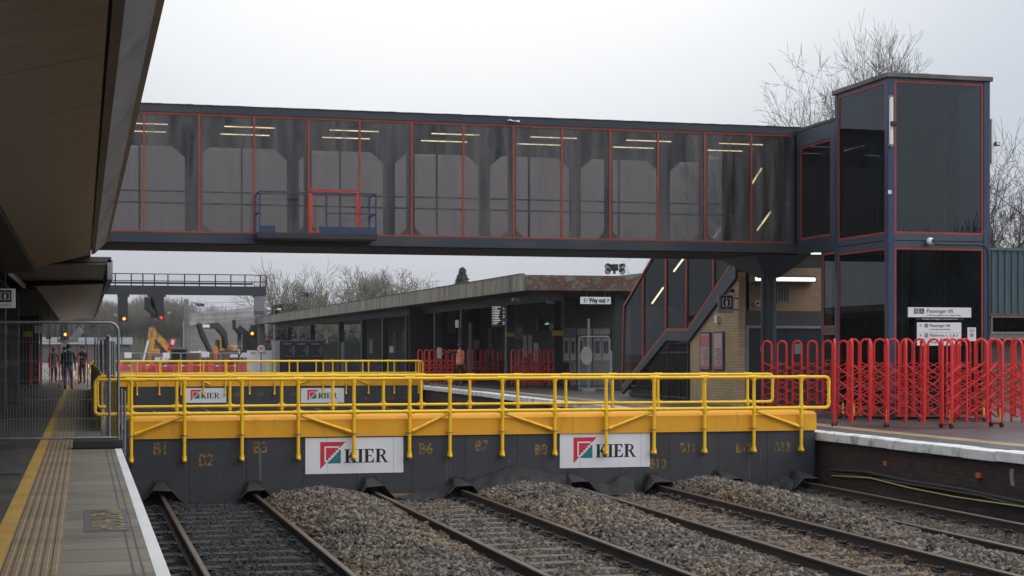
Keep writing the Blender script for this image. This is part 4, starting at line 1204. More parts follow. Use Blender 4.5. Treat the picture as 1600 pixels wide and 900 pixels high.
edge_ = [SP(1028,388), SP(975,478), foot, l1, l2, SP(1160,388)]
for a, b in zip(edge_, edge_[1:]): bar2(a, b)
for (u, v0, v1) in ((1005, 433, 560), (1040.5, 396, 514), (1072.5, 396, 514), (1115, 392, 455)):
    y = SP(u, 460).y
    bar2(SP(u, v0), SP(u, v1))
m.build('red_frame', M['frame_red'], sw)
# stringer below the glass
def off(p, dz): return Vector((XS, p.y, p.z + dz))
st_poly = [off(foot,-.04), off(l1,-.04), off(l2,-.04), off(up,-.04), off(up,-.50), off(l2,-.36), off(l1,-.32), off(foot,-.22)]
plane(st_poly, XS - .02, .1, 'stringer', M['dark_blue'])
m = MB()
for i in range(24):
    f_ = (i + .5) / 24
    if f_ < .5: p = foot.lerp(l1, f_ * 2)
    else: p = l2.lerp(up, f_ * 2 - 1)
    m.box(XS + .1, XS + 1.9, p.y - .14, p.y + .14, p.z - .15, p.z - .05)
m.box(XS + .1, XS + 1.9, l2.y, l1.y, l1.z - .15, l1.z - .05)
m.build('treads', M['wall_dark'], sw)
MB().prism([(XS + .02, SP(975,478).y, SP(975,478).z), (XS + 2.0, SP(975,478).y, SP(975,478).z), (XS + 2.0, SP(1028,388).y, SP(1028,388).z), (XS + .02, SP(1028,388).y, SP(1028,388).z)], (0,0,.06)).build('sloping_roof', M['roof_edge'], sw)
MB().box(XS + .05, XS + 1.95, YR, SP(1028,388).y, 4.6, 4.66).build('sloping_roof', M['roof_edge'], sw) if False else None
for (ua, va, ub, vb) in ((1019,474,1036,450), (1053,424,1071,400)):
    a, b = PX(ua, va, XS + .3), PX(ub, vb, XS + .3)
    t = thing('stair_light', (a + b) / 2, 'lit sloping tube light inside the glazed staircase', 'lamp', 'sloping lights inside the staircase')
    MB().tube(a, b, .026, n=8).build('tube', M['tube_lit'], t)
    MB().bar(a + Vector((.02,0,.05)), b + Vector((.02,0,.05)), .08, .03).build('housing', M['grey_steel'], t)
# two further sloping lights seen through the bridge panes
for (ua, va, ub, vb, x) in ((1175,287,1190,263,39.0), (1183,360,1204,331,38.6)):
    a, b = PY(ua, va, x), PY(ub, vb, x)
    t = thing('stair_light', (a + b) / 2, 'lit sloping tube light seen through the last panes of the footbridge', 'lamp', 'sloping lights seen through the footbridge')
    MB().tube(a, b, .024, n=8).build('tube', M['tube_lit'], t)
# brick building under the bridge end
bk = thing('brick_building', (XS + 2, 43, 0), 'buff brick building under the right end of the footbridge', 'building')
yc = PX(1154, 500, XS + .06).y
ye = PX(1078, 560, XS + .06).y
poly = [(yc, 0), (ye, 0), (ye, PX(1078, 525, XS).z), (PX(1150, 425, XS).y, PX(1150, 425, XS).z), (yc, PX(1150, 425, XS).z)]
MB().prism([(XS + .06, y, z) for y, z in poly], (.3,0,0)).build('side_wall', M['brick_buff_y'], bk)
zc_ = 3.75
d0, d1 = UX(1168, yc), UX(1290, yc); dz = PY(1220, 510, yc).z
m = MB()
m.box(XS + .362, d0 - .05, yc + .0, yc + .3, 0, zc_); m.box(d0 - .05, d1 + .02, yc, yc + .3, dz + .02, zc_); m.box(d1 + .02, XS + 6, yc, yc + .3, 0, zc_)
m.build('front_wall', M['brick_buff_x_shaded'], bk)
MB().box(d0 - .05, d1 + .02, yc - .01, yc + .03, dz + .03, dz + .42).build('lintel', pm('lintel_dark', (.04,.038,.037), (.055,.05,.048), 6, .8), bk)
fr_ = MB().box(d0 - .05, d0 + .03, yc - .015, yc + .1, 0, dz + .02).box(d0 + .031, d1 - .031, yc - .015, yc + .1, dz - .05, dz + .018).box(d1 - .03, d1 + .02, yc - .015, yc + .1, 0, dz + .02).build('door_frame', M['grey_steel'], bk)
MB().box(XS + .37, XS + 6, yc + .05, yc + .25, zc_ + .003, 4.4).build('upper_wall', M['wall_dark'], bk)
dm_ = pm('door_dark', (.010,.013,.018), (.014,.017,.022), 2, .6, spec=.3)
dd, d2_ = each('door_leaf', dm_, bk, (d0 + .032, (d0 + d1)/2 - .006, yc + .03, yc + .08, .01, dz - .052), ((d0 + d1)/2 + .006, d1 - .032, yc + .03, yc + .08, .01, dz - .052))
p = PY(1188.5, 546, yc + .02)
lettering('Lift', .24, (p.x + .14, yc + .022, p.z), (1,0,0), (0,0,1), M['sign_white'], dd)
p = PY(1246, 545, yc + .02)
MB().box(p.x - .09, p.x + .09, yc + .01, yc + .028, p.z - .14, p.z + .14).build('paper_notice', M['grey_steel'], d2_)
a, b = PY(1215, 447, yc), PY(1232, 472, yc)
v_ = MB().box(a.x, b.x, yc - .012, yc - .002, b.z, a.z).build('vent', M['black'], bk)
m = MB()
for i in range(5): m.box(a.x + (b.x-a.x)*i/4 - .01, a.x + (b.x-a.x)*i/4 + .01, yc - .03, yc - .013, b.z, a.z)
m.box(a.x-.01,b.x+.01,yc-.028,yc-.014,a.z-.012,a.z+.01).box(a.x-.01,b.x+.01,yc-.028,yc-.014,b.z-.01,b.z+.012)
m.build('bars', M['grey_steel'], v_)
p = PY(1182.5, 474, yc)
t = thing('alarm_bell', p, 'round pale alarm bell on the brick wall beside the dark column', 'alarm')
MB().tube(p + Vector((0,.0,0)), p + Vector((0,-.06,0)), .075, n=18).build('rim', M['white'], t, smooth=True)
MB().tube(p + Vector((0,-.061,0)), p + Vector((0,-.09,0)), .045, n=14).build('dome', M['black'], t, smooth=True)
a, b = PY(1174, 436, yc - .2), PY(1274, 436, yc - .2)
t = thing('strip_lamp', (a + b) / 2, 'bright lit strip lamp on the brick wall under the footbridge', 'lamp')
MB().box(a.x, b.x, yc - .28, yc - .003, a.z - .08, a.z + .13).build('housing', M['cap_grey'], t, bevel=.01)
MB().box(a.x + .07, b.x - .05, yc - .33, yc - .282, a.z - .05, a.z + .05).build('diffuser', M['lamp_lit'], t, bevel=.02)
a, b = PY(1267, 395.5, 37.0), PY(1283, 395.5, 37.0)
t = thing('small_strip_lamp', (a + b) / 2, 'short lit lamp tucked under the floor of the lift lobby', 'lamp')
MB().box(a.x, b.x, 36.9, 37.0, a.z - .03, a.z + .03).build('diffuser', M['lamp_lit'], t)
MB().box(a.x - .03, b.x + .03, 36.88, 37.02, a.z + .032, a.z + .06).build('housing', M['grey_steel'], t)
# posters, lift sign and small fittings on the side wall
for (u0, u1, v0, v1, lab) in ((1095,1111.5,519.5,579,'narrow framed poster, farther one on the buff brick wall'), (1115.5,1132,518.5,579,'narrow framed poster, nearer one on the buff brick wall')):
    a, b = PX(u0, v0, XS + .05), PX(u1, v1, XS + .05)
    yA, yB2 = b.y, a.y
    t = thing('poster_frame', (XS + .04, (yA + yB2)/2, b.z), lab, 'poster', 'posters on the brick wall')
    MB().box(XS + .015, XS + .058, yA, yB2, b.z, a.z).build('frame', pm('poster_blue', (.05,.04,.13)), t)
    w_ = yB2 - yA; h_ = a.z - b.z
    rr = random.Random(int(u0))
    MB().box(XS + .009, XS + .014, yA + .10*w_, yB2 - .10*w_, b.z + .04*h_, a.z - .04*h_).build('sheet', pm('poster_sheet', (.52,.40,.36), (.46,.22,.22), 8, .5), t)
    m = MB(); 
    m.box(XS + .004, XS + .008, yA + .13*w_, yB2 - .13*w_, b.z + .05*h_, b.z + .13*h_); 
    if u0 < 1100: m.box(XS + .004, XS + .008, yA + .13*w_, yB2 - .13*w_, b.z + .62*h_, b.z + .93*h_)
    m.build('red_block', pm('poster_red', (.50,.08,.09), (.45,.16,.15), 6), t)
    m = MB()
    for i in range(11):
        z = b.z + (.16 + .04 * i) * h_
        m.box(XS + .004, XS + .008, yA + .16*w_, yA + (.4 + .4*rr.random())*w_ + .1*w_, z, z + .012*h_)
    m.build('print_lines', M['cloth_grey'], t)
p = PX(1137, 475, XS - .25)
t, at, *_ = sign_board('wall_sign', (XS - .30, p.y, p.z), .46, .50, (1,0,0), 'square white lift sign projecting from the buff brick wall', 'sign', mat=M['galv'])
lift_symbol(t, at, .02, .04, .175, M['ink'], M['sign_white'])
for z_ in (.15, -.15): MB().bar(at(.23,z_,-.015), at(.40,z_,-.015), .03, .03).build('bracket', M['dark_steel'], t)
p = PX(1122, 499, XS + .04)
t = thing('wall_sensor', p, 'small white sensor box on the buff brick wall below the lift sign', 'sensor')
MB().box(XS - .05, XS + .058, p.y - .10, p.y + .06, p.z - .1, p.z + .1).build('box', M['white'], t, bevel=.008)
MB().box(XS + .02, XS + .058, p.y + .12, p.y + .26, p.z - .05, p.z + .05).build('bracket', pm('rusty', (.12,.05,.03)), t)
p = PX(1146, 454, XS + .04)
t = thing('bullet_camera', p, 'small dark bullet camera high on the buff brick wall', 'camera')
MB().tube(p + Vector((-.12,-.02,0)), p + Vector((.0,.02,0)), .05, n=10).build('body', pm('rusty_dark', (.07,.035,.03)), t, smooth=True)
MB().bar(p + Vector((0,0,0)), p + Vector((.06,.05,-.03)), .03, .03).build('bracket', M['black'], t)
# black railings under the stairs
gt = thing('stair_railings', (XS, 47, 0), 'tall black vertical railings filling the space under the staircase', 'railings')
m = MB()
y = ye + .05
while y < SP(980, 560).y - .1:
    # underside of the stringer at this y
    if y < l1.y: zt_ = l1.z - .45
    else: zt_ = l1.z - .45 + (foot.z - l1.z) * (y - l1.y) / (foot.y - l1.y)
    if zt_ > .15: m.box(XS + .02, XS + .05, y, y + .03, .02, zt_)
    y += .135
m.build('bars', M['black'], gt)
MB().bar((XS + .035, ye + .02, 1.45), (XS + .035, l1.y + .6, 1.45), .04, .05).bar((XS + .035, ye + .02, .12), (XS + .035, foot.y - 1, .12), .04, .05).bar((XS + .035, ye + .04, 0), (XS + .035, ye + .04, l1.z - .42), .07, .07).bar((XS + .035, l1.y, 0), (XS + .035, l1.y, l1.z - .42), .07, .07).build('rails', M['black'], gt)
MB().box(XS + 1.3, XS + 1.4, ye, foot.y, 0, 1.2).build('back_panel', M['wall_dark'], gt)
# stored white sacks behind the gate
# teal clad building behind the tower
tb = thing('clad_building', (26, 46, 0), 'teal corrugated metal building behind the lift tower', 'building')
YT = 45.0
x0 = UX(1500, YT); x1 = x0 + 12
zt0, zb0, zw = PY(1570, 390, YT).z, PY(1570, 490, YT).z, PY(1570, 522, YT).z
m = MB(); n = 52; vs = []
for i in range(n + 1):
    x = x0 + (x1 - x0) * i / n
    for dx, dy in ((0,0), (.13,0), (.155,-.05), (.205,-.05)):
        vs += [(x + dx, YT + dy, zb0), (x + dx, YT + dy, zt0)]
m.add(vs, [(2*i, 2*i+2, 2*i+3, 2*i+1) for i in range(len(vs)//2 - 1)])
m.build('cladding', M['teal_sheet'], tb)
MB().box(x0, x1, YT + .01, YT + 12, zb0, zt0 - .02).build('core', M['wall_dark'], tb)
MB().box(x0 - .02, x1, YT - .08, YT - .055, zt0 - .03, zt0 + .05).build('roof_edge', pm('teal_edge', (.09,.13,.13)), tb)
MB().box(x0, x1, YT - .07, YT + .005, zb0 - .06, zb0 - .003).build('red_trim', pm('trim_red', (.20,.05,.05)), tb)
for i in range(6):
    xa_ = UX(1552, YT) + i * 1.4 - .1
    f = MB().box(xa_, xa_+.05, YT-.05, YT+.02, zw, zb0-.064).box(xa_+1.25, xa_+1.3, YT-.05, YT+.02, zw, zb0-.064).box(xa_+.051, xa_+1.249, YT-.05, YT+.02, zw, zw+.07).box(xa_+.051,xa_+1.249,YT-.05,YT+.02,zb0-.12,zb0-.064).build('window', M['grey_steel'], tb)
    MB().box(xa_+.05, xa_+1.25, YT-.01, YT, zw+.07, zb0-.12).build('pane', M['glass_dark'], f)
MB().box(x0, x1, YT + .1, YT + .3, 0, zb0 - .1).build('lower_wall', pm('plinth', (.10,.085,.08), (.07,.06,.06)), tb)
MB().box(x0, x1, YT - .3, YT + .09, zw - .16, zw - .02).build('sill_band', pm('sill_grey', (.16,.155,.15)), tb)
# ================================================================== yellow topped work barriers across the tracks
def serif_letters(word, h):
    """bold serif capitals as lists of convex outlines; returns (pieces, width)"""
    bowl = lambda cx, cz, ro, ri, rz, rzi, sx: None
    L = {}
    stem = [(.11,0),(.33,0),(.33,1),(.11,1)]
    def rc(a, b, c, d): return [(a,c),(b,c),(b,d),(a,d)]
    L['K'] = (.95, [stem, rc(.02,.41,0,.06), rc(.02,.41,.94,1), [(.30,.40),(.62,.94),(.75,.94),(.30,.28)], [(.38,.52),(.52,.64),(.86,.06),(.64,.06)], rc(.53,.87,.94,1), rc(.54,.96,0,.06)])
    L['I'] = (.45, [stem, rc(.02,.41,0,.06), rc(.02,.41,.94,1)])
    L['E'] = (.82, [stem, rc(.02,.72,0,.075), rc(.02,.70,.925,1), rc(.30,.54,.465,.54), [(.50,.5),(.56,.36),(.56,.65)], [(.56,.925),(.70,.925),(.70,.70),(.66,.70)], [(.56,.075),(.72,.075),(.76,.30),(.71,.30)]])
    ring = []
    for k in range(8):
        a0, a1 = R(90 - 180*k/8), R(90 - 180*(k+1)/8)
        ring.append([(.42+.34*math.cos(a0), .74+.26*math.sin(a0)), (.42+.34*math.cos(a1), .74+.26*math.sin(a1)), (.42+.17*math.cos(a1), .74+.19*math.sin(a1)), (.42+.17*math.cos(a0), .74+.19*math.sin(a0))])
    L['R'] = (.95, [stem, rc(.02,.41,0,.06), rc(.02,.30,.94,1), rc(.30,.42,.93,1), rc(.30,.42,.48,.55)] + ring + [[(.40,.50),(.58,.52),(.86,.06),(.66,.06)], rc(.66,.96,0,.06)])
    out, x = [], 0
    for c in word:
        w_, ps = L[c]
        out += [[((x + a) * h, b * h) for a, b in p] for p in ps]
        x += w_
    return out, x * h
def company_board(c, wd, ht, label, y):
    t, at, ex, ez, nrm = sign_board('company_sign', c, wd, ht, (1,0,0), label, 'sign', group='white company signs on the work barriers', th=.012)
    s = ht
    def L(px, py): return (-wd/2 + wd * (px - 289) / 576, ht/2 - ht * (py - 467) / 200)
    def shape(poly, mat, name, o0, o1):
        P = [at(*L(*p), o0) for p in poly]
        MB().prism(P, nrm * (o1 - o0)).build(name, mat, t)
    shape([(375,490),(523,490),(375,640)], M['logo_red'], 'emblem', .0005, .002)
    shape([(400,515),(490,515),(482,523),(408,523),(408,597),(400,605)], M['sign_white'], 'emblem_line', .0022, .003)
    m = MB()
    for i in range(6):
        x0, x1 = 420 + i*12.6, 420 + (i+1)*12.6
        top = 610 - (i + 1) * 12.4
        m.prism([at(*L(*p), .0005) for p in ((x0,610),(x1,610),(x1,top),(x0,top))], nrm * .0015)
    m.build('emblem_steps', M['logo_teal'], t)
    m = MB()
    for i in range(6):
        x0 = 409 + i*14.2; z0 = 604 - i*13.6
        m.prism([at(*L(*p), .0022) for p in ((x0,z0),(x0+12.5,z0),(x0+12.5,z0-12),(x0,z0-12))], nrm * (.0012 + .0001*i))
    m.build('emblem_squares', M['sign_white'], t)
    ps, w_ = serif_letters('KIER', 1.0)
    m = MB()
    h_ = ht * (608 - 532) / 200
    x0 = L(515, 608)
    sx = (wd * (775 - 515) / 576) / w_
    for i, p in enumerate(ps):
        m.prism([at(x0[0] + a * sx, x0[1] + b * h_, .0005) for a, b in p], nrm * (.0015 + .00012 * (i % 9)))
    m.build('lettering', M['ink'], t)
    for px in (418, 806):
        a = L(px, 467); b = L(px, 667)
        MB().prism([at(a[0]-.002, a[1], .0001), at(a[0]+.002, a[1], .0001), at(b[0]+.002, b[1], .0001), at(b[0]-.002, b[1], .0001)], nrm*.0006).build('board_seam', M['grey_steel'], t)
    return t

def work_barrier(y, ul, ur, posts_u, braces, prefix, numbers, label, zs, rear, loopL, loopR, detail=True):
    xl, xr = UX(ul, y), UX(ur, y)
    ztop, zmid, zbase, zrail, zlow, zpost = zs
    t = thing('work_barrier', ((xl + xr)/2, y + .5, zbase), label, 'barrier', 'yellow topped work barriers across the tracks')
    n = 13
    pw_ = (xr - xl) / n
    rr = random.Random(len(prefix) + int(y))
    for i in range(n):
        a, b = xl + pw_*i + .003, xl + pw_*(i+1) - .003
        o = rr.uniform(-.004, .004)
        pn = MB().box(a, b, y + o, y + .06, zbase, zmid - .004).build('panel', M['grey_panel'] if rr.random() < .6 else M['grey_panel_b'], t)
        nb_ = numbers.get(i + 1)
        if nb_:
            q = PY(nb_[0], nb_[1], y)
            lettering(prefix + str(i + 1), nb_[2], (q.x, y - .0062, q.z), (1,0,0), (0,0,1), M['stencil'], pn, 'stencil_number', sx=.9, bold=.006)
    MB().box(xl + .01, xr - .01, y + .064, y + 1.05, zbase, zmid - .006).build('core', M['grey_panel_b'], t)
    # orange band in separate sheets, upper lip set back
    cuts = [xl - .015, xl + (xr-xl)*.30, xl + (xr-xl)*.62, xl + (xr-xl)*.84, xr + .02]
    for a, b in zip(cuts, cuts[1:]):
        o = rr.uniform(0, .006)
        MB().box(a, b - .004, y - .035 - o, y + 1.08, zmid, ztop - .06).build('orange_band', M['orange_panel'], t)
        MB().prism([(a, y - .03, ztop - .058), (b - .004, y - .03, ztop - .058), (b - .004, y + .05, ztop), (a, y + .05, ztop)], (0, 1.0, 0)).build('orange_lip', M['orange_panel'], t)
    yp = y - .095
    def rails(yy, pu, xl_, xr_, zr, zl, zb, ylp):
        r = .030
        # a closed loop at both ends: upper and lower rail joined by round elbows
        c = .07
        pts = [(xl_ + c, yy, zr)] + [(xl_ + c - c*math.sin(R(a)), yy, zr - c + c*math.cos(R(a))) for a in (30,60,90)] + [(xl_, yy, zl + c)] + [(xl_ + c - c*math.cos(R(a)), yy, zl + c - c*math.sin(R(a))) for a in (30,60,90)]
        MB().path([(xr_ - c, yy, zr)] + [(xl_ + c, yy, zr)], r, 10).build('top_rail', M['yellow_paint'], t, smooth=True)
        MB().path([(xl_ + c, yy, zl), (xr_ - c, yy, zl)], r, 10).build('lower_rail', M['yellow_paint'], t, smooth=True)
        MB().path(pts, r, 10).build('end_loop', M['yellow_paint'], t, smooth=True)
        pts2 = [(xl_ + xr_ - p[0], p[1], p[2]) for p in pts]
        MB().path(pts2, r, 10).build('end_loop', M['yellow_paint'], t, smooth=True)
        for xx in (xl_, xr_):
            for z in (zr - .11, zl + .11): MB().tube((xx, yy, z - .02), (xx, yy, z + .02), .037, n=10).build('collar', M['yellow_paint'], t, smooth=True)
        for u in pu:
            x = UX(u, yy)
            p = MB().tube((x, yy, zb), (x, yy, zr), r, n=10).build('post', M['yellow_paint'], t, smooth=True)
            for z in (zr, zl):
                m = MB()
                m.tube((x - .085, yy, z), (x + .085, yy, z), .039, n=10)
                m.tube((x, yy, z - .075), (x, yy, z + (.02 if z == zr else .075)), .040, n=10)
                m.build('fitting', M['yellow_paint'], p, smooth=True)
            if ylp:
                m = MB()
                m.tube((x, yy, zb - .02), (x, yy, zb + .07), .041, n=10)
                m.tube((x, yy - .05, zb), (x, y - .002, zb), .036, n=10)
                m.ball((x, yy - .05, zb), .036, 10, 6)
                m.build('foot_fitting', M['yellow_paint'], p, smooth=True)
                z = zmid + .06
                MB().path([(x - .06, y - .045, z), (x - .045, yy - .02, z), (x, yy - .045, z), (x + .045, yy - .02, z), (x + .06, y - .045, z)], .008, 5).build('clamp', M['galv'], p)
    rails(yp, posts_u, UX(loopL[0], yp), UX(loopR[0], yp), zrail, zlow, zpost, True)
    yr = y + rear['dy']
    rails(yr, rear['posts'], UX(loopL[1], yr), UX(loopR[1], yr), zrail, zlow, rear['zb'], False)
    MB().box(xl, xr + .2, yr - .05, yr + .12, zbase, rear['zb'] + .1).build('rear_wall', M['grey_panel_b'], t)
    for (ua, ub, down) in braces:      # sloping braces from under the lower rail down to a post foot
        xa, xb = UX(ua, yp), UX(ub, yp)
        za, zb_ = (zlow - .05, zmid + .08) if down else (zmid + .08, zlow - .05)
        a, b = Vector((xa + .05, yp + .015, za)), Vector((xb - .05, yp + .015, zb_))
        br = MB().tube(a, b, .024, n=8).build('brace', M['yellow_paint'], t, smooth=True)
        e = (b - a).normalized()
        for q_ in (a, b - e*.12): MB().tube(q_, q_ + e*.12, .033, n=8).build('brace_socket', M['yellow_paint'], br, smooth=True)
    return t, xl, xr
PB = [205,288,378,466,553,640,703,785,867,947,1022,1101,1178,1252]
BB = [(205,288,False),(466,553,True),(640,703,False),(785,867,True),(947,1022,False),(1178,1252,True)]
nums = {k: (a, b, c*1.32) for k, (a, b, c) in {1:(251,702,.21),2:(322,720,.21),3:(407,700,.20),6:(665,702,.20),7:(752,697,.19),8:(845,703,.19),10:(1027,725,.18),11:(1075,700,.17),12:(1162,701,.17),13:(1222,699,.17)}.items()}
RB = dict(dy=3.4, zb=.12, posts=[201,276,359,440,520,599,658,734,809,884,957,1028,1099,1168])
tB, BXL, BXR = work_barrier(YF, 205, 1273, PB, BB, 'B', nums, 'nearer yellow topped grey barrier right across the tracks, with yellow pipe rails', (.385,.037,-1.12,1.02,.455,-.32), RB, (148,152), (1295,1207))
a, b = PY(477, 684.5, YF), PY(630, 738, YF)
company_board((a + b)/2 + Vector((0,-.012,0)), b.x - a.x, a.z - b.z, 'large white company sign nearer the near platform on the front barrier', YF)
a, b = PY(874.5, 677.5, YF), PY(1015, 729, YF)
company_board((a + b)/2 + Vector((0,-.012,0)), b.x - a.x, a.z - b.z, 'large white company sign nearer the far platform on the front barrier', YF)
PA = [188,236,300,338,398,429,465,505,541,576,616,654]
nA = {2:(215,617,.2),3:(248,617,.2),6:(369,617,.2),7:(408,617,.2),8:(458,617,.2),11:(575,622,.2),12:(610,622,.2),13:(637,621,.2)}
RA = dict(dy=3.4, zb=.12, posts=[205,251,279,313,354,367,418,452,494,520,567,606,650])
PA2 = [178,214,249,283,318,352,390,429,465,505,541,576,616,654]
work_barrier(YA, 160, 660, PA2, [(300,330,True),(465,505,False),(541,576,True)], 'A', nA, 'farther yellow topped grey barrier across the tracks behind the first one', (.37,.03,-1.12,1.06,.53,-.30), RA, (140,143), (661,657))
for (u0, u1, lab) in ((288, 353.5, 'smaller white company sign nearer the near platform on the far barrier'), (470, 537.5, 'smaller white company sign nearer the far platform on the far barrier')):
    a, b = PY(u0, 606.5, YA), PY(u1, 629, YA)
    company_board((a + b)/2 + Vector((0,-.02,0)), b.x - a.x, a.z - b.z, lab, YA)

# dark rubber hoods where the rails pass under the front barrier
hl = ['first','second','third','fourth','fifth','sixth','seventh','eighth']
for k, (p, q) in enumerate(RAIL):
    x = p.x + (q.x - p.x) * (YF - p.y) / (q.y - p.y)
    z0, z1 = -1.08, -.66 - (.03 if k % 2 else 0)
    t = thing('rail_hood', (x, YF - .1, z0), 'black rubber hood over the %s rail from the near platform at the barrier foot' % hl[k], 'rubber hood', 'rubber hoods over the rails')
    w0, w1 = .26, .13
    MB().prism([(x-w0,YF-.012,z0),(x+w0,YF-.012,z0),(x+w1,YF-.012,z1),(x-w1,YF-.012,z1)], (0,.008,0)).build('opening_plate', M['black'], t)  # flat black plate painted in place of the dark cut-out
    # drooping flap running out over the rail
    m = MB(); rr = random.Random(k)
    n1, n2 = 8, 7
    vs = []
    for j in range(n2):
        f = j / (n2 - 1)
        yy = YF - .015 - f * .62
        ww = w1 * (1 - f*.2) + .11 * f
        for i in range(n1):
            s = -1 + 2 * i / (n1 - 1)
            zt_ = z1 - .01 - f * .10
            zz = zt_ - max(0, (abs(s) - .42) / .58) * (zt_ + 1.02) * (.85 + .15*f) + rr.uniform(-.01, .01)
            vs.append((x + s * (ww + .10*f) * 1.15, yy + rr.uniform(-.02,.02), max(zz, -1.0 + rr.uniform(0,.03))))
    m.add(vs, [(j*n1+i, j*n1+i+1, (j+1)*n1+i+1, (j+1)*n1+i) for j in range(n2-1) for i in range(n1-1)])
    f_ = m.build('flap', M['rubber'], t, smooth=True)
    so2 = f_.modifiers.new('thickness', 'SOLIDIFY'); so2.thickness = .008
# crumpled black ground fabric heaped against the barrier foot
def ground_fabric(prof, label, seed, out=.75):
    rr = random.Random(seed)
    pts = [(UX(u, YF), PY(u, v, YF).z) for u, v in prof]
    n = 60; m = MB(); vs = []; n2 = 9
    for i in range(n + 1):
        x = pts[0][0] + (pts[-1][0] - pts[0][0]) * i / n
        for (xa, za), (xb, zb_) in zip(pts, pts[1:]):
            if xa <= x <= xb + 1e-6:
                z = za + (zb_ - za) * (x - xa) / (xb - xa); break
        wob = .05 * math.sin(x * 9 + seed) + .03 * math.sin(x * 23)
        for j in range(n2):
            f = j / (n2 - 1)
            yy = YF - .012 - f * (out + wob * 3) 
            g = max(bed_z(x, max(yy, 14)) + .03, -1.04)
            zz = (z + .02) * (1 - f) ** 1.3 + (g + .02) * (1 - (1 - f) ** 1.3)
            zz = max(zz, g + .02) + f * (1-f) * .12 * math.sin(x * 17 + j) + rr.uniform(-.012, .012)
            vs.append((x + rr.uniform(-.02,.02), yy, zz))
    m.add(vs, [(i*n2+j, i*n2+j+1, (i+1)*n2+j+1, (i+1)*n2+j) for i in range(n) for j in range(n2-1)])
    o = m.build('ground_fabric', M['fabric'], smooth=True)
    s_ = o.modifiers.new('thickness', 'SOLIDIFY'); s_.thickness = .006
    tag(o, label, 'fabric sheet')
ground_fabric([(596,774),(660,768),(715,757),(770,740),(803,727),(835,733),(880,742),(925,753),(950,756),(965,744),(985,742)], 'crumpled black ground fabric heaped against the middle of the front barrier', 2, .6)
ground_fabric([(388,768),(405,770),(430,774),(450,772)], 'small piece of black ground fabric beside the second rail at the barrier', 5, .35)
ground_fabric([(1180,759),(1210,752),(1226,744),(1240,752),(1258,756)], 'small crumpled black ground fabric near the last rails at the barrier', 8, .6)
# pale paint runs and scuffs down the grey panels
for (u, v0, v1, w_) in ((405.5, 701, 768, .035), (697, 690, 748, .02), (703, 694, 742, .012), (1170, 706, 750, .018), (1188, 703, 736, .012), (795, 718, 736, .02), (803, 722, 735, .014)):
    a, b = PY(u, v0, YF), PY(u + .8, v1, YF)
    rr = random.Random(int(u)); P = []
    for k in range(7): q = a.lerp(b, k/6); P.append((q.x + w_*(.3 + .5*rr.random()), YF - .0075, q.z))
    for k in range(6, -1, -1): q = a.lerp(b, k/6); P.append((q.x - w_*(.2 + .5*rr.random()), YF - .0075, q.z))
    MB().prism(P, (0,.002,0)).build('paint_run', pm('paint_run', (.14,.14,.145), (.07,.073,.078), 14, .8), tB)
# stray timber ends at the barrier foot
p = PY(605, 772, YF - .15)
tag(MB().box(p.x - .35, p.x + .45, YF - .22, YF - .13, -1.02, -.95).build('timber_batten', pm('timber', (.30,.14,.06), (.22,.11,.05), 3, .8, stretch=(.3,2,2)), bevel=.005), 'short orange brown timber batten lying at the foot of the front barrier', 'timber')

# ================================================================== site fencing
def mesh_panel(t, a, b, z0, z1, corner=.12, spacing=.05, rt=.021, post_ext=.12):
    """temporary fence panel between plan points a and b"""
    a, b = Vector((a[0], a[1], 0)), Vector((b[0], b[1], 0))
    e = (b - a); L = e.length; e.normalize(); Z = Vector((0,0,1))
    pts = [a + Z*(z0 - post_ext)] + [a + Z*(z1 - corner)] + [a + e*(corner - corner*math.cos(R(q))) + Z*(z1 - corner + corner*math.sin(R(q))) for q in (22,45,68,90)]
    pts += [b - e*(corner - corner*math.sin(R(q))) + Z*(z1 - corner + corner*math.cos(R(q))) for q in (0,22,45,68,90)] + [b + Z*(z0 - post_ext)]
    MB().path(pts, rt, 8).tube(a + Z*z0, b + Z*z0, rt*.9, n=8).build('frame', M['galv'], t, smooth=True)
    m = MB()
    n = int(L / spacing)
    for i in range(1, n):
        p = a + e * (L * i / n)
        m.bar(p + Z*z0, p + Z*z1, .0045, .0045)
    k = 6
    for i in range(1, k):
        z = z0 + (z1 - z0) * i / k
        m.bar(a + Z*z, b + Z*z, .005, .005)
    m.build('wire_mesh', M['grey_steel'], t)
yH = PZ(183, 700).y
xH = UX(185, yH)
z0, z1 = PY(150, 684, yH).z, PY(150, 504, yH).z
t = thing('mesh_fence_panel', (xH - 1.7, yH, 0), 'wide steel mesh fence panel standing across the near platform', 'fence panel')
mesh_panel(t, (xH - 3.5, yH), (xH, yH), z0, z1, .13, .045)
t = thing('mesh_fence_panel', (xH - 5.3, yH - .1, 0), 'steel mesh fence panel against the station building', 'fence panel')
mesh_panel(t, (xH - 7.0, yH - .15), (xH - 3.55, yH - .02), z0, z1, .13, .045)
fbk = thing('fence_foot', (xH - .3, yH, 0), 'long black rubber block holding the mesh fence by the white edge', 'fence foot')
xa, xb = UX(114, yH - .2), UX(193, yH - .2)
MB().box(xa, xb, yH - .22, yH + .22, .006, .135).build('block', M['rubber'], fbk, bevel=.02)
# run of fence panels along the platform edge, seen end on
for i in range(9):
    y0, y1 = yH + .5 + i * 3.6, yH + .5 + (i + 1) * 3.6 - .12
    xo = .40 + .03 * math.sin(i * 2.1)
    t = thing('mesh_fence_panel', (xo, (y0+y1)/2, 0), 'steel mesh fence panel in the run along the near platform edge', 'fence panel', 'mesh fence panels in a run along the platform edge')
    mesh_panel(t, (xo, y0), (xo + .02, y1), .12, 1.72 + .05*math.sin(i*1.7), .1, .09)
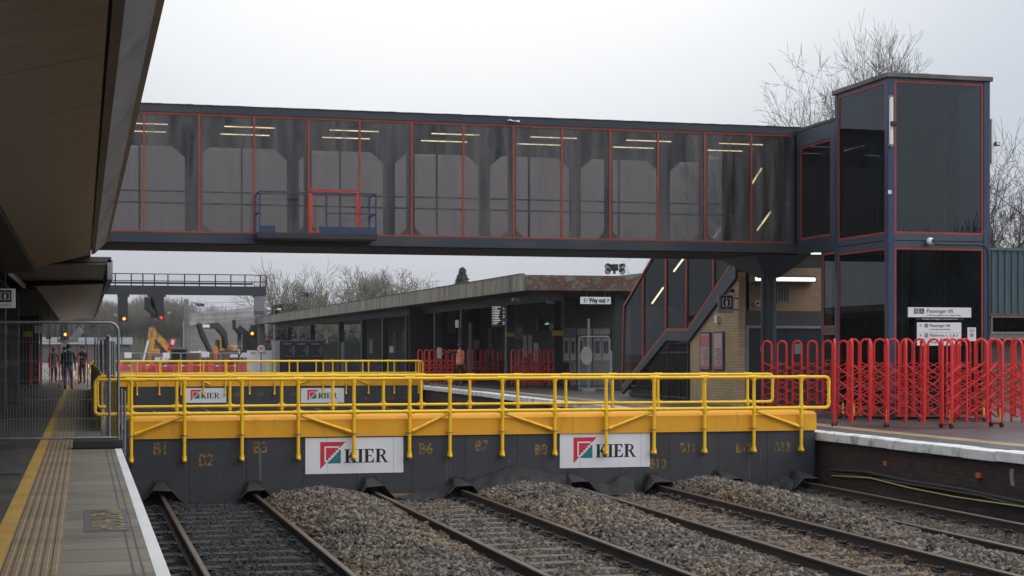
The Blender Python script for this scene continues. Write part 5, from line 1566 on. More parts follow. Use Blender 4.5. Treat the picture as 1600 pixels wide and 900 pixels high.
# boarding along the platform edge
bd = thing('edge_hoarding', (.33, 45, 0), 'long yellow and brown plywood hoarding along the near platform edge', 'hoarding')
y = 31.5; i = 0
while y < 64:
    x = .33 + .012 * (i % 2)
    top = 1.06 - .0 * i + .04 * math.sin(i * 3.3)
    MB().box(x, x + .02, y, y + 2.42, .06, top).build('board', M['brown_ply'] if i % 3 else M['yellow_ply'], bd)
    MB().box(x - .07, x - .004, y + .3, y + .37, .01, top - .1).build('prop', M['brown_ply'], bd)
    y += 2.44; i += 1
a = PZ(172, 692); 
yb1 = 28.6
t = thing('yellow_panel', (.42, yb1, 0), 'upright bright yellow panel standing end on beside the near fence post', 'panel')
MB().prism([(UX(172, yb1), yb1 + .1, .02), (UX(183, yb1), yb1 - .1, .02), (UX(183, yb1), yb1 - .1, 1.05), (UX(172, yb1), yb1 + .1, 1.08)], (.02,.03,0)).build('board', M['yellow_ply'], t)
MB().box(UX(177, yb1), UX(180, yb1), yb1 + .16, yb1 + .2, .02, .98).build('batten', M['yellow_ply'], t)
for (u, v0, v1, dd_) in ((190,607,700,26.9),(195,611,712,26.6)):
    p, q = PD(u, v0, dd_), PD(u, v1, dd_)
    tag(MB().tube(q, p, .022, n=10).build('scaffold_tube', M['galv'], smooth=True), 'upright %s scaffold tube beside the end of the near barrier' % ('shorter grey' if u == 190 else 'longer grey'), 'tube')
for i, u in enumerate((149,153.5,157,160.5,164.5,168.5,175,178.5)):
    dd_ = 52 - i * 3.2
    p = PD(u, 524 + 1.5*i, dd_)
    tag(MB().tube((p.x, p.y, .0), p, .024, n=8).build('scaffold_tube', M['galv'], smooth=True), 'upright grey scaffold tube in the row behind the plywood hoarding', 'tube', 'scaffold tubes behind the hoarding')

# ================================================================== red folding gates
def folding_gate(p0, p1, n, h, label, zig=0.0, edge_on=False, wheels=(0,), group='red folding barriers', wd=.19, hw=.016, levels=3, cat='folding barrier', far=False):
    p0, p1 = Vector((p0[0], p0[1], 0)), Vector((p1[0], p1[1], 0))
    e = (p1 - p0); L = e.length; e.normalize(); nrm = Vector((e.y, -e.x, 0)); Z = Vector((0,0,1))
    if nrm.y > 0: nrm = -nrm
    t = thing('folding_barrier', (p0 + p1) / 2, label, cat, group)
    pos = [p0 + e * (L * i / (n - 1)) + nrm * (zig if i % 2 else -zig) for i in range(n)]
    ax = nrm if edge_on else e
    ax0 = ax
    zb = .09
    for i, p in enumerate(pos):
        r = wd / 2
        ta = (.40 if i % 2 else .27) if edge_on else 0.0
        ax = (ax0 * math.cos(ta) + e * math.sin(ta)) if edge_on else ax0
        pts = [p - ax*r + Z*zb, p - ax*r + Z*(h - r)] + [p - ax*r*math.cos(R(a)) + Z*(h - r + r*math.sin(R(a))) for a in ((30,60,90,120,150) if not far else (60,120))] + [p + ax*r + Z*(h - r), p + ax*r + Z*zb]
        MB().path(pts, hw, 8 if not far else 5).build('hoop_post', M['red_paint'], t, smooth=True)
        if i in wheels:
            c = MB().bar(p - nrm*.16 + Z*.07, p + nrm*.16 + Z*.07, .03, .04).build('caster_bar', M['red_paint'], t)
            for s in (-1, 1):
                q = p + nrm * (.17*s) + Z*.055
                MB().tube(q - e*.02, q + e*.02, .052, n=12).build('wheel', M['black'], c, smooth=True)
            MB().tube(p + nrm*.10 + e*.03 + Z*.10, p + nrm*.10 + e*.03 + Z*.36, .018, n=8).build('brake_lever', M['yellow_paint'], c, smooth=True)
    ax = ax0
    for i in range(n - 1):
        a, b = pos[i], pos[i+1]
        oa = ax * (wd/2) if not edge_on else e * 0
        m = MB()
        z_lo, z_hi = .2, h * .72
        st_ = (z_hi - z_lo) / levels
        for s, o in ((1, nrm*.02), (-1, nrm*-.004)):
            for k in range(-1, levels + 1):
                za, zb_ = z_lo + st_*k, z_lo + st_*(k+1)
                if s < 0: za, zb_ = zb_, za
                A, B = a - oa*(1 if not edge_on else 0) + Z*za + o, b + oa*(1 if not edge_on else 0) + Z*zb_ + o
                # clip to the lattice's height
                def clip(A, B):
                    d = B - A
                    t0, t1 = 0.0, 1.0
                    if abs(d.z) > 1e-6:
                        ta, tb_ = (z_lo - A.z)/d.z, (z_hi - A.z)/d.z
                        t0, t1 = max(0, min(ta, tb_)), min(1, max(ta, tb_))
                    return A + d*t0, A + d*t1
                A2, B2 = clip(A, B)
                if (B2 - A2).length > .05: m.bar(A2, B2, .016, .050, nrm)
        m.build('lattice', M['red_paint'], t)
    return t
hF = 1.72
def gp(u, v): 
    p = PZ(u, v); return (p.x, p.y)
# near right, front row: hoops seen edge on
folding_gate(gp(1303,666), gp(1471,669), 7, hF, 'red folding barrier in front of the lift tower, at the end of the yellow rails', .05, True, (0, 3), wd=.26, hw=.025, levels=4)
folding_gate(gp(1476,669), gp(1640,666), 7, hF, 'red folding barrier in front of the lift tower, at the platform edge under the signs', -.05, True, (0, 3, 6), wd=.26, hw=.025, levels=4)
folding_gate(gp(1199,651), gp(1318,654), 6, hF, 'red folding barrier in front of the dark double door', .0, False, (5,), wd=.22, hw=.025, levels=4)
folding_gate(gp(1333,656.5), gp(1480,658.5), 8, hF+.03, 'red folding barrier in the back row beside the near tower post', .03, False, (0, 5), wd=.24, hw=.025, levels=4)
folding_gate(gp(1487,658.5), gp(1660,657), 9, hF+.03, 'red folding barrier in the back row before the teal building', -.03, False, (2, 6), wd=.24, hw=.025, levels=4)
# on the far platform under the canopy
folding_gate(gp(657,601), gp(712,600.5), 7, 1.55, 'red folding barrier by the worker in the orange vest, at the platform edge', .02, False, (1, 4), wd=.20, hw=.028, far=True)
folding_gate(gp(722,600), gp(790,598), 8, 1.55, 'red folding barrier between the worker and the dark column', .03, False, (2,), wd=.20, hw=.028, far=True)
folding_gate(gp(803,606), gp(862,605), 7, 1.55, 'red folding barrier behind the dark column in the shade of the canopy', .03, False, (), wd=.20, hw=.028, far=True)
# near platform
p0, p1 = PZ(48, 606), PZ(137, 606)
def thin_gate(p0, p1, n, h, label):
    t = thing('folding_barrier', ((p0.x+p1.x)/2, p0.y, 0), label, 'folding barrier', 'red folding barriers')
    for i in range(n):
        x = p0.x + (p1.x - p0.x)*i/(n-1)
        po = MB().tube((x, p0.y, .08), (x, p0.y, h), .024, n=8).build('upright', M['red_paint'], t, smooth=True)
        if i in (0, n//2, n-1): MB().tube((x-.03,p0.y,.05),(x+.03,p0.y,.05),.05,n=10).build('wheel', M['black'], po)
    for i in range(n - 1):
        xa, xb = p0.x + (p1.x-p0.x)*i/(n-1), p0.x + (p1.x-p0.x)*(i+1)/(n-1)
        m = MB()
        for k in range(3):
            z = .22 + k * .32
            m.bar((xa, p0.y-.02, z), (xb, p0.y-.02, z+.33), .012, .028, (0,1,0)); m.bar((xa, p0.y+.01, z+.33), (xb, p0.y+.01, z), .012, .028, (0,1,0))
        m.build('lattice', M['red_paint'], t)
thin_gate(p0, p1, 7, 1.78, 'red folding barrier with thin uprights across the near platform')

# ================================================================== people
def person(loc, rz, label, jacket, legs, pose='stand', h=1.75, vest=None, hair=True, hat=None, group=None, bag=None):
    k = h / 1.75
    J = {'pelvis':(0,0,.95),'spine':(0,.0,1.14),'chest':(0,.0,1.34),'neck':(0,.0,1.50),'head':(0,.015,1.60),'crown':(0,.01,1.69),'nose':(0,.115,1.605)}
    Rr = {'pelvis':(.145,.10),'spine':(.135,.095),'chest':(.155,.105),'neck':(.052,.052),'head':(.078,.09),'crown':(.065,.072),'nose':(.012,.012)}
    E = [('pelvis','spine'),('spine','chest'),('chest','neck'),('neck','head'),('head','crown'),('head','nose')]
    stride = .10 if pose in ('walk',) else .0
    for s, n in ((-1,'l'),(1,'r')):
        f = stride * s
        pts = {'sh':(s*.185,0,1.41),'hip':(s*.085,0,.90),'kn':(s*.095,.03+f,.50),'an':(s*.10,-.01+f*1.6,.09),'toe':(s*.115,.14+f*1.6,.035)}
        if pose == 'point' and s == -1: pts.update({'el':(s*.46,.06,1.36),'wr':(s*.70,.10,1.34),'pa':(s*.78,.11,1.34)})
        elif pose == 'bent': pts.update({'el':(s*.24,.14,1.16),'wr':(s*.12,.34,1.10),'pa':(s*.10,.41,1.10)})
        elif pose == 'phone': pts.update({'el':(s*.25,.10,1.15),'wr':(s*.12,.28,1.20),'pa':(s*.09,.34,1.23)})
        else: pts.update({'el':(s*.235,-.02,1.13),'wr':(s*.245,.06,.88),'pa':(s*.245,.08,.80)})
        rad = {'sh':(.062,.062),'el':(.045,.045),'wr':(.030,.030),'pa':(.030,.022),'hip':(.092,.095),'kn':(.062,.065),'an':(.042,.045),'toe':(.040,.032)}
        for q, p in pts.items(): J[q+n] = p; Rr[q+n] = rad[q]
        E += [('chest','sh'+n),('sh'+n,'el'+n),('el'+n,'wr'+n),('wr'+n,'pa'+n),('pelvis','hip'+n),('hip'+n,'kn'+n),('kn'+n,'an'+n),('an'+n,'toe'+n)]
        d = (Vector(pts['pa']) - Vector(pts['wr'])).normalized()
        side = d.cross(Vector((0,1,0))); 
        if side.length < .1: side = Vector((1,0,0))
        side.normalize()
        for fi, (o, L) in enumerate(((-.026,.062),(-.009,.078),(.009,.074),(.026,.058))):
            J['f%d'%fi+n] = tuple(Vector(pts['pa']) + side*o*1.2 + d*L + Vector((0,.012,0))); Rr['f%d'%fi+n] = (.009,.009); E.append(('pa'+n,'f%d'%fi+n))
        J['th'+n] = tuple(Vector(pts['wr']).lerp(Vector(pts['pa']), .5) + side*.05 + d*.03); Rr['th'+n] = (.010,.010); E.append(('wr'+n,'th'+n))
    names = list(J)
    me = bpy.data.meshes.new('body')
    me.from_pydata([Vector(J[n])*k for n in names], [(names.index(a), names.index(b)) for a, b in E], [])
    o = bpy.data.objects.new('body', me); COL.objects.link(o)
    sk = o.modifiers.new('skin', 'SKIN')
    for i, n in enumerate(names):
        v = me.skin_vertices[0].data[i]; v.radius = (Rr[n][0]*k, Rr[n][1]*k); v.use_root = (n == 'pelvis')
    su = o.modifiers.new('subsurf', 'SUBSURF'); su.levels = 2; su.render_levels = 2
    bpy.context.view_layer.update()
    bm_ = bpy.data.meshes.new_from_object(o.evaluated_get(bpy.context.evaluated_depsgraph_get()))
    bpy.data.objects.remove(o)
    t = thing('person', loc, label, 'person', group, rz)
    bm_.materials.clear()
    for m_ in (jacket, legs, M['skin'], M['black']): bm_.materials.append(m_)
    hands = [Vector(J['wr'+n])*k for n in 'lr']
    for f in bm_.polygons:
        c = f.center / k
        if c.z > 1.50: f.material_index = 2
        elif c.z < .10: f.material_index = 3
        elif c.z < .93 and abs(c.x) < .2: f.material_index = 1
        else: f.material_index = 0
        for hnd, n in zip(hands, 'lr'):
            dd2 = (Vector(J['pa'+n]) - Vector(J['wr'+n])).normalized()
            if (f.center - hnd).dot(dd2) > .0 and (f.center - hnd).length < .2*k: f.material_index = 2
        f.use_smooth = True
    bm_.name = 'body'
    b = linkmesh('body', bm_, t, local=True)
    if hair:
        m = MB(); m.ball((0,-.012*k,1.655*k), .098*k, 12, 8, 1.0)
        m.v = [(x, y if y < .06*k else .06*k, max(z, (1.56 if y < .0 else 1.655)*k)) for x, y, z in m.v]
        m.build('hair', hat or M['hair'], t, smooth=True, local=True)
    if hat:
        MB().ball((0,.0,1.68*k), .11*k, 12, 8, .8).build('helmet', hat, t, smooth=True, local=True)
    # face: eyes and mouth
    MB().ball((-.032*k,.092*k,1.625*k), .011*k, 6, 4).ball((.032*k,.092*k,1.625*k), .011*k, 6, 4).build('eyes', M['ink'], t, local=True)
    if vest:
        m = MB(); n = 20; vs = []
        prof = [(.90,.175,.135),(1.02,.172,.132),(1.14,.168,.128),(1.28,.180,.132),(1.38,.185,.13),(1.45,.15,.11),(1.49,.085,.085)]
        for z, a, b_ in prof:
            for i in range(n):
                q = 2*math.pi*i/n; vs.append((a*k*math.cos(q), b_*k*math.sin(q), z*k))
        m.add(vs, [(j*n+i, j*n+(i+1) % n, (j+1)*n+(i+1) % n, (j+1)*n+i) for j in range(len(prof)-1) for i in range(n)])
        m.build('vest', vest, t, smooth=True, local=True)
        for z in (1.03, 1.13):
            rm = MB(); vs = []
            for zz in (z - .022, z + .022):
                for i in range(n):
                    q = 2*math.pi*i/n; vs.append((.178*k*math.cos(q), .138*k*math.sin(q), zz*k))
            rm.add(vs, [(i, (i+1) % n, n+(i+1) % n, n+i) for i in range(n)]).build('reflective_band', M['reflective'], t, smooth=True, local=True)
        for s in (-1, 1):
            MB().bar((s*.11*k,-.136*k,1.15*k), (s*.10*k,-.118*k,1.44*k), .045*k, .01).build('reflective_band', M['reflective'], t, local=True)
    if bag:
        MB().box(-.15*k,.15*k,-.27*k,-.11*k,1.02*k,1.46*k).build('backpack', bag, t, bevel=.05*k, local=True)
    return t
p = PZ(719, 604)
person((p.x, p.y, 0), R(10), 'worker in an orange reflective vest and dark cap pointing with one arm, under the canopy', M['cloth_black'], M['cloth_black'], 'point', 1.80, M['hivis'], hat=pm('cap_navy', (.02,.02,.035)))
p = PZ(107, 609)
person((p.x, p.y, 0), R(-8), 'person in a black jacket and jeans with a backpack walking away along the near platform', M['cloth_black'], M['cloth_jeans'], 'walk', 1.76, bag=M['cloth_black'])
p = PZ(129, 600)
person((p.x, p.y, 0), R(150), 'person in dark clothes looking at a phone behind the red barrier, nearest the platform edge', M['cloth_black'], M['cloth_black'], 'phone', 1.72)
for (u, v, rz, hh, lab) in ((100, 597, 60, 1.70, 'person in a dark coat behind the red barrier, next to the walking person'), (84, 598, 200, 1.65, 'person in grey clothes standing in the shade behind the red barrier')):
    p = PZ(u, v)
    person((p.x, p.y, 0), R(rz), lab, M['cloth_black'] if u == 100 else M['cloth_grey'], M['cloth_black'], 'stand', hh)
# ================================================================== island canopy and the buildings beneath it
cnr = PD(815.5, 428, 60)
zt, zb = cnr.z, PD(815.5, 454, 60).z
far_ = PD(400, 495.5, 138)
D = Vector((far_.x - cnr.x, far_.y - cnr.y, 0)); D.normalize()
LN = (Vector((far_.x, far_.y, 0)) - Vector((cnr.x, cnr.y, 0))).length
def IC(s, o, z):          # along the canopy edge, inwards from it, up
    return Vector((cnr.x, cnr.y, 0)) + D * s + Vector((D.y, -D.x, 0)) * o + Vector((0,0,z))
ic = thing('island_canopy', (cnr.x + 3, cnr.y + 20, 0), 'long flat canopy with a weathered streaked edge over the far platform', 'canopy')
MB().prism([IC(0,.0,zb), IC(LN,.0,zb), IC(LN,.0,zt), IC(0,.0,zt)], IC(0,.12,0) - IC(0,0,0)).build('side_fascia', M['streak'], ic)
ex_ = UX(1005, cnr.y) + 5
MB().box(cnr.x + .13, ex_, cnr.y - .0, cnr.y + .12, zb + .02, zt - .03).build('end_fascia', M['rust'], ic)
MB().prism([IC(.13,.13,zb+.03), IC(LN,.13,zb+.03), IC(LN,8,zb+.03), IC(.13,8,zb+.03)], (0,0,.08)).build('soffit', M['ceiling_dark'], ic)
MB().prism([IC(.13,.13,zt-.14), IC(LN,.13,zt-.14), IC(LN,8,zt-.14), IC(.13,8,zt-.14)], (0,0,.08)).build('roof', M['roof_edge'], ic)
MB().prism([IC(.1,-.02,zt+.001), IC(LN,-.02,zt+.001), IC(LN,.14,zt+.001), IC(.1,.14,zt+.001)], (0,0,.025)).build('edge_flashing', M['roof_edge'], ic)
# columns and a beam
for o in (1.7,): MB().prism([IC(.6,o-.12,zb-.32), IC(LN-2,o-.12,zb-.32), IC(LN-2,o+.12,zb-.32), IC(.6,o+.12,zb-.32)], (0,0,.34)).build('beam', M['dark_steel'], ic)
def col_on_line(u, o=1.7):
    # where the sight line through picture column u meets the column row
    r = ray(u, 548); best = None
    n_ = Vector((D.y, -D.x, 0)); p0 = IC(0, o, 0)
    dd_ = (p0.x * n_.x + p0.y * n_.y) / (r.x * n_.x + r.y * n_.y)
    return Vector((r.x * dd_, r.y * dd_, 0))
for u in (452, 488, 533, 568.5, 601.5, 638.5, 683.5, 725, 796):
    p = col_on_line(u)
    MB().box(p.x - .16, p.x + .16, p.y - .16, p.y + .16, 0, zb - .32).build('column', M['column_green'], ic)
p = PY(871.5, 548, 65.5)
MB().box(p.x - .14, p.x + .14, p.y, p.y + .28, 0, zb + .02).build('column', M['black'], ic)
c = PY(967.5, 548, 58.6)
MB().box(c.x - .17, c.x + .17, c.y, c.y + .34, 0, zb).build('column', M['column_green'], ic, bevel=.01)
for (u, v, w_, h_, dd_, lab) in ((797.5, 523, .36, .16, 66, 'yellow notice on the dark column behind the worker'), (872, 520.5, .48, .2, 64, 'yellow notice on the dark column beside the pale doors'), (638, 527, .32, .13, 92, 'dull yellow notice on a column farther along the far platform')):
    p = PD(u, v, dd_)
    if u == 638: p = col_on_line(u) + Vector((0,-.22,p.z))
    sign_board('column_notice', p, w_, h_, (1,0,0), lab, 'notice', pm('notice_ochre', (.36,.23,.02)))
# departure screens and way out sign
p = PD(779, 494, 63)
t, at, *_ = sign_board('departure_screen', p, .52, .80, (1,0,0), 'tall black departure screen with white lines of text under the canopy', 'screen', M['black'], th=.12)
rr = random.Random(2); m = MB()
for i in range(11):
    z = .34 - i * .065
    for (xa, xb) in ((-.24, -.19), (-.17, -.17 + .26*rr.uniform(.4,1)), (.17, .24 if rr.random() < .5 else .18)):
        q = at(xa, z, .002); m.box(q.x, q.x + xb - xa, q.y - .002, q.y, q.z, q.z + .022)
m.build('text_lines', M['screen_text'], t)
MB().tube(at(0,.4,-.06), at(0,.62,-.06), .03).build('hanger', M['dark_steel'], t)
p = PD(849, 507, 66)
t, at, *_ = sign_board('small_screen', p, .5, .5, (1,0,0), 'small black screen with a little white text left of the pale doors', 'screen', M['black'], th=.1)
q = at(.06,.02); MB().box(q.x, q.x + .16, q.y - .003, q.y, q.z - .02, q.z + .02).box(q.x + .1, q.x + .13, q.y - .003, q.y, q.z + .03, q.z + .08).build('text_lines', M['screen_text'], t)
MB().tube(at(0,.25,-.05), at(0,zb - p.z + .04,-.05), .025).build('hanger', M['dark_steel'], t)
a, b = PD(905.5, 464, 57), PD(956.5, 475, 57)
t, at, *_ = sign_board('way_out_sign', (a + b)/2, b.x - a.x, a.z - b.z, (1,0,0), 'white hanging way out sign with an arrow beside the dark staircase', 'sign', th=.06)
W, H = b.x - a.x, a.z - b.z
lettering('Way out', H*.92, at(.04*W, 0), (1,0,0), (0,0,1), M['ink'], t, sx=.74, bold=.01)
arrow(t, at, W*.40, 0, H*.28, R(45))
for s_ in (-.3, .3): MB().tube(at(W*s_, H/2, -.03), at(W*s_, zb - (a.z+b.z)/2, -.03), .012).build('hanger', M['dark_steel'], t)
m = MB()
def pq(poly): m.prism([at(W*x, H*z, .0005) for x, z in poly], at(0,0,.002) - at(0,0,0))
pq([(-.40,-.30),(-.375,-.30),(-.375,.30),(-.40,.30)]); pq([(-.375,.22),(-.32,.22),(-.32,.30),(-.375,.30)]); pq([(-.375,-.30),(-.32,-.30),(-.32,-.22),(-.375,-.22)]); pq([(-.36,-.04),(-.30,-.04),(-.30,.04),(-.36,.04)]); pq([(-.30,-.14),(-.27,0),(-.30,.14)])
m.build('exit_symbol', M['ink'], t)
# buildings under the canopy
ib = thing('platform_building', (IC(20, 5, 0)), 'dark low building with doors and notices under the far canopy', 'building')
sE = (col_on_line(572, 4.6) - IC(0, 4.6, 0)).length
MB().prism([IC(10,4.6,0), IC(sE,4.6,0), IC(sE,4.8,0), IC(10,4.8,0)], (0,0,zb)).build('wall', M['wall_dark'], ib)
MB().prism([IC(10,5.5,0), IC(sE,5.5,0), IC(sE,9,0), IC(10,9,0)], (0,0,zb-.2)).build('core', M['wall_dark'], ib)
t = thing('timber_fence', IC(sE + 15, 5, 0), 'dark timber fence between the far platform and the trees', 'fence')
MB().prism([IC(sE+.1,4.7,0), IC(LN+22,4.7,0), IC(LN+22,4.78,0), IC(sE+.1,4.78,0)], (0,0,2.1)).build('boards', pm('fence_brown', (.085,.065,.05), (.06,.048,.038), 2, .8, stretch=(3,3,.3)), t)
for (u0, u1, v0, v1, mt, nm) in ((613,622,520,552,'wall_grey','door'),(575,586,530,552,'grey_steel','window'),(628,634,515,551,'wall_grey','door'),(656,664,519,545,'white','poster'),(607,618,541,551,'white','notice')):
    p = col_on_line((u0+u1)/2, 4.58)
    w_ = (u1-u0)/F * (p.y/ray((u0+u1)/2, 548).y) * 1.6
    dd_ = p.y/ray((u0+u1)/2, 548).y
    z0, z1 = EYE + (548-v1)/F*dd_, EYE + (548-v0)/F*dd_
    q0, q1 = p - D*w_*.9, p + D*w_*.9
    n_ = Vector((D.y,-D.x,0))*-.03
    MB().prism([Vector((q0.x,q0.y,max(.02,z0))), Vector((q1.x,q1.y,max(.02,z0))), Vector((q1.x,q1.y,z1)), Vector((q0.x,q0.y,z1))], n_).build(nm, M[mt], ib)
# cross wall with pale doors facing the camera
yw = 68.0
xa, xb = UX(800, yw), UX(985, yw)
MB().box(xa, xb, yw, yw + .2, 0, zb).build('cross_wall', M['wall_grey'], ib)
MB().box(UX(640, yw + 14), UX(800, yw + 14), yw + 14, yw + 14.2, 0, zb).build('cross_wall', M['wall_dark'], ib)
def wallbox(u0, u1, v0, v1, mt, nm, par, y=yw, o=.02, th=.02):
    a, b = PY(u0, v0, y), PY(u1, v1, y)
    return MB().box(a.x, b.x, y - o - th, y - o, max(.01, b.z), a.z).build(nm, M[mt], par)
M['door_pale'] = pm('door_pale', (.24,.24,.23), (.19,.19,.19), 2, .5)
M['poster_white'] = pm('poster_white', (.48,.49,.50), (.38,.39,.41), 6, .5)
for (u0, u1) in ((879, 900), (901, 925), (926, 953)):
    d_ = wallbox(u0 + .3, u1 - .3, 512, 604, 'door_pale', 'door', ib)
    for k_ in range(2):
        w_ = (u1 - u0) / 2
        wallbox(u0 + 1.5 + k_*w_, u0 + k_*w_ + w_ - 1.2, 528, 563, 'poster_white', 'pane', d_, o=.042, th=.006)
        wallbox(u0 + 3 + k_*w_, u0 + k_*w_ + w_ - 3.0, 533, 552, 'cloth_grey', 'print', d_, o=.05, th=.004)
    wallbox(u0 + .3, u1 - .3, 514, 522.5, 'glass_dark' if False else 'poster_white', 'fanlight', d_, o=.042, th=.006) if u0 > 880 else None
wallbox(953.5, 968, 548, 604, 'poster_white', 'low_panel', ib)
wallbox(950, 962, 516, 547, 'black', 'dark_opening', ib)
wallbox(806, 816, 511, 530, 'door_pale', 'notice', ib); wallbox(817, 823, 524, 558, 'poster_white', 'notice', ib); wallbox(825, 831, 524, 552, 'poster_white', 'notice', ib)
wallbox(740, 762, 531, 545, 'poster_white', 'poster', ib, y=yw + 14); wallbox(700, 712, 470, 520, 'wall_grey', 'pipe_casing', ib, y=yw+14)
wallbox(870, 882, 470, 512, 'door_pale', 'panel', ib)
# cabinets with reader panels
cb_ = thing('cycle_locker', PZ(470, 565), 'dark cabinet with three grey reader symbols beyond the far barrier', 'cabinet')
dC = 92.0
a, b = PD(438, 532, dC), PD(508, 563, dC)
MB().box(a.x, b.x, a.y, a.y + 2.0, 0, a.z).build('body', pm('cabinet_dark', (.009,.012,.016), (.013,.016,.02), 1, .6, spec=.25), cb_, bevel=.05)
MB().box(a.x - .28, a.x - .01, a.y + .1, a.y + 1.9, 0, a.z - .02).build('side_panel', M['grey_steel'], cb_)
for u in (453, 475, 498):
    p = PD(u, 548, dC); m = MB()
    y = a.y - .012
    for k_ in (1, 2, 3):
        m.path([(p.x - .05 + .11*k_*math.cos(R(q)), y, p.z + .02 + .11*k_*math.sin(R(q))) for q in (-45,-22,0,22,45)], .013, 5)
    m.box(p.x - .32, p.x + .26, y - .006, y + .006, p.z - .31, p.z - .29).box(p.x + .25, p.x + .27, y - .006, y + .006, p.z - .29, p.z + .28).box(p.x - .32, p.x + .1, y - .006, y + .006, p.z + .36, p.z + .40)
    m.build('reader_symbol', M['grey_steel'], cb_)
p = PD(566, 558, 84)
t = thing('metal_locker', (p.x, p.y, 0), 'plain dark green metal locker standing between the canopy columns', 'locker')
a, b = PD(538, 536, 84), PD(561, 536, 84)
MB().box(a.x, b.x, a.y, a.y + 1.2, .05, a.z).build('body', M['column_green'], t, bevel=.02)
MB().box(a.x - .03, b.x + .03, a.y - .03, a.y + 1.23, a.z + .002, a.z + .05).build('lid', M['dark_steel'], t)
p = PZ(581, 574)
t = thing('litter_bin', (p.x, p.y, 0), 'round dark litter bin on the far platform beyond the railings', 'bin')
MB().tube((p.x,p.y,0),(p.x,p.y,1.0),.26,.30,14).build('body', M['column_green'], t, smooth=True); MB().tube((p.x,p.y,1.01),(p.x,p.y,1.14),.31,.2,14).build('lid', M['dark_steel'], t, smooth=True)
# a dark bicycle heap reads as bicycles by the locker
def bicycle(p, rz, label):
    t = thing('bicycle', p, label, 'bicycle', 'bicycles on the far platform', rz)
    for x in (-.52, .52):
        MB().path([(x + .33*math.cos(R(q)), 0, .34 + .33*math.sin(R(q))) for q in range(0, 360, 20)], .022, 6, True).build('wheel', M['black'], t, local=True)
    m = MB(); m.tube((-.52,0,.34),(-.1,0,.32),.015).tube((-.1,0,.32),(-.25,0,.85),.018).tube((-.2,0,.75),(.4,0,.8),.018).tube((-.1,0,.32),(.38,0,.72),.018).tube((.36,0,.95),(.52,0,.34),.018).tube((-.52,0,.34),(-.22,0,.72),.012)
    m.build('frame', M['dark_steel'], t, local=True)
    MB().box(-.40,-.14,-.06,.06,.86,.91).build('saddle', M['black'], t, bevel=.02, local=True)
    MB().tube((.36,-.25,.98),(.36,.25,.98),.014).build('handlebar', M['galv'], t, local=True)
q = PZ(520, 569)
for i in range(3): bicycle((q.x + i*.5, q.y + i*.6, 0), R(20 + 10*i), 'dark parked bicycle, %s in the row beside the dark cabinet' % ('first','second','third')[i])
# two dark benches or planters near the pale doors
p = PZ(868, 605)
t = thing('luggage_trolley', (p.x, p.y, 0), 'low dark wheeled trolley in front of the pale doors', 'trolley')
a, b = PD(846, 566, 1.5*F/56.0), PD(895, 566, 1.5*F/56.0)
MB().box(a.x, b.x, a.y, a.y + .7, .25, a.z).build('body', M['black'], t, bevel=.08)
for x in (a.x + .15, b.x - .15): MB().tube((x, a.y - .04, .12),(x, a.y + .04, .12), .12, n=12).build('wheel', M['rubber'], t)
MB().path([(b.x - .02, a.y + .35, a.z - .2),(b.x + .16, a.y + .35, a.z - .1),(b.x + .2, a.y + .35, a.z - .32)], .02, 6).build('handle', M['dark_steel'], t)
# temporary fence panel with a round weight before the doors
a, b = PZ(905, 612), PZ(953, 612)
t = thing('mesh_fence_panel', (a + b)/2, 'single mesh fence panel standing in front of the pale doors', 'fence panel')
mesh_panel(t, (a.x, a.y), (b.x, b.y), .12, PD(930, 526, a.y/ray(930,548).y).z, .12, .06, .02)
p = PY(918, 556, a.y + .6)
t = thing('disc_post', (p.x, p.y, 0), 'grey pole with a pale oval disc behind the mesh fence panel', 'pole')
MB().tube((p.x + .04, p.y, 0), (p.x + .04, p.y, PY(926, 498, p.y).z), .045, n=10).build('pole', M['grey_steel'], t, smooth=True)
m = MB(); m.tube((p.x - .06, p.y - .06, p.z), (p.x - .06, p.y - .1, p.z), .22, n=20); m.v = [(x, y, p.z + (z - p.z)*1.55) for x, y, z in m.v]; m.build('disc', pm('disc_pale', (.30,.29,.25)), t)
MB().tube((p.x + .04, p.y, 0), (p.x + .04, p.y, .09), .3, .22, n=16).build('base', M['cap_grey'], t)
# lamps under the island canopy
for (u0, v0, u1, v1, lab) in ((642,494.5,677,490,'farther dim strip lamp under the island canopy'),(686,492,705,488,'nearer dim strip lamp under the island canopy'),(572,503,636,494,'farthest long dim strip lamp under the island canopy')):
    p0, p1 = col_on_line((u0), 2.6), col_on_line((u1), 2.6)
    t = thing('canopy_strip_lamp', (p0 + p1)/2, lab, 'lamp', 'dim strip lamps under the island canopy')
    A, B_ = p0 + Vector((0,0,zb-.16)), p1 + Vector((0,0,zb-.16))
    MB().bar(A, B_, .26, .10).build('diffuser', pm('diffuser_pale', (.6,.6,.57)), t)
    MB().bar(A + Vector((0,0,.1)), B_ + Vector((0,0,.1)), .12, .08).build('housing', M['dark_steel'], t)
# cctv and loudspeaker on the canopy
for (u, v, lab) in ((806, 468, 'pale camera hanging under the near corner of the island canopy'), (860, 472, 'small pale box hanging under the rusty canopy end')):
    p = PD(u, v, 61.5)
    t = thing('canopy_camera', p, lab, 'camera')
    MB().box(p.x - .14, p.x + .14, p.y - .08, p.y + .08, p.z - .06, p.z + .06).build('body', M['grey_steel'], t, bevel=.01)
    MB().tube(p + Vector((0,0,.06)), (p.x, p.y, zb + .04), .015).build('bracket', M['dark_steel'], t)
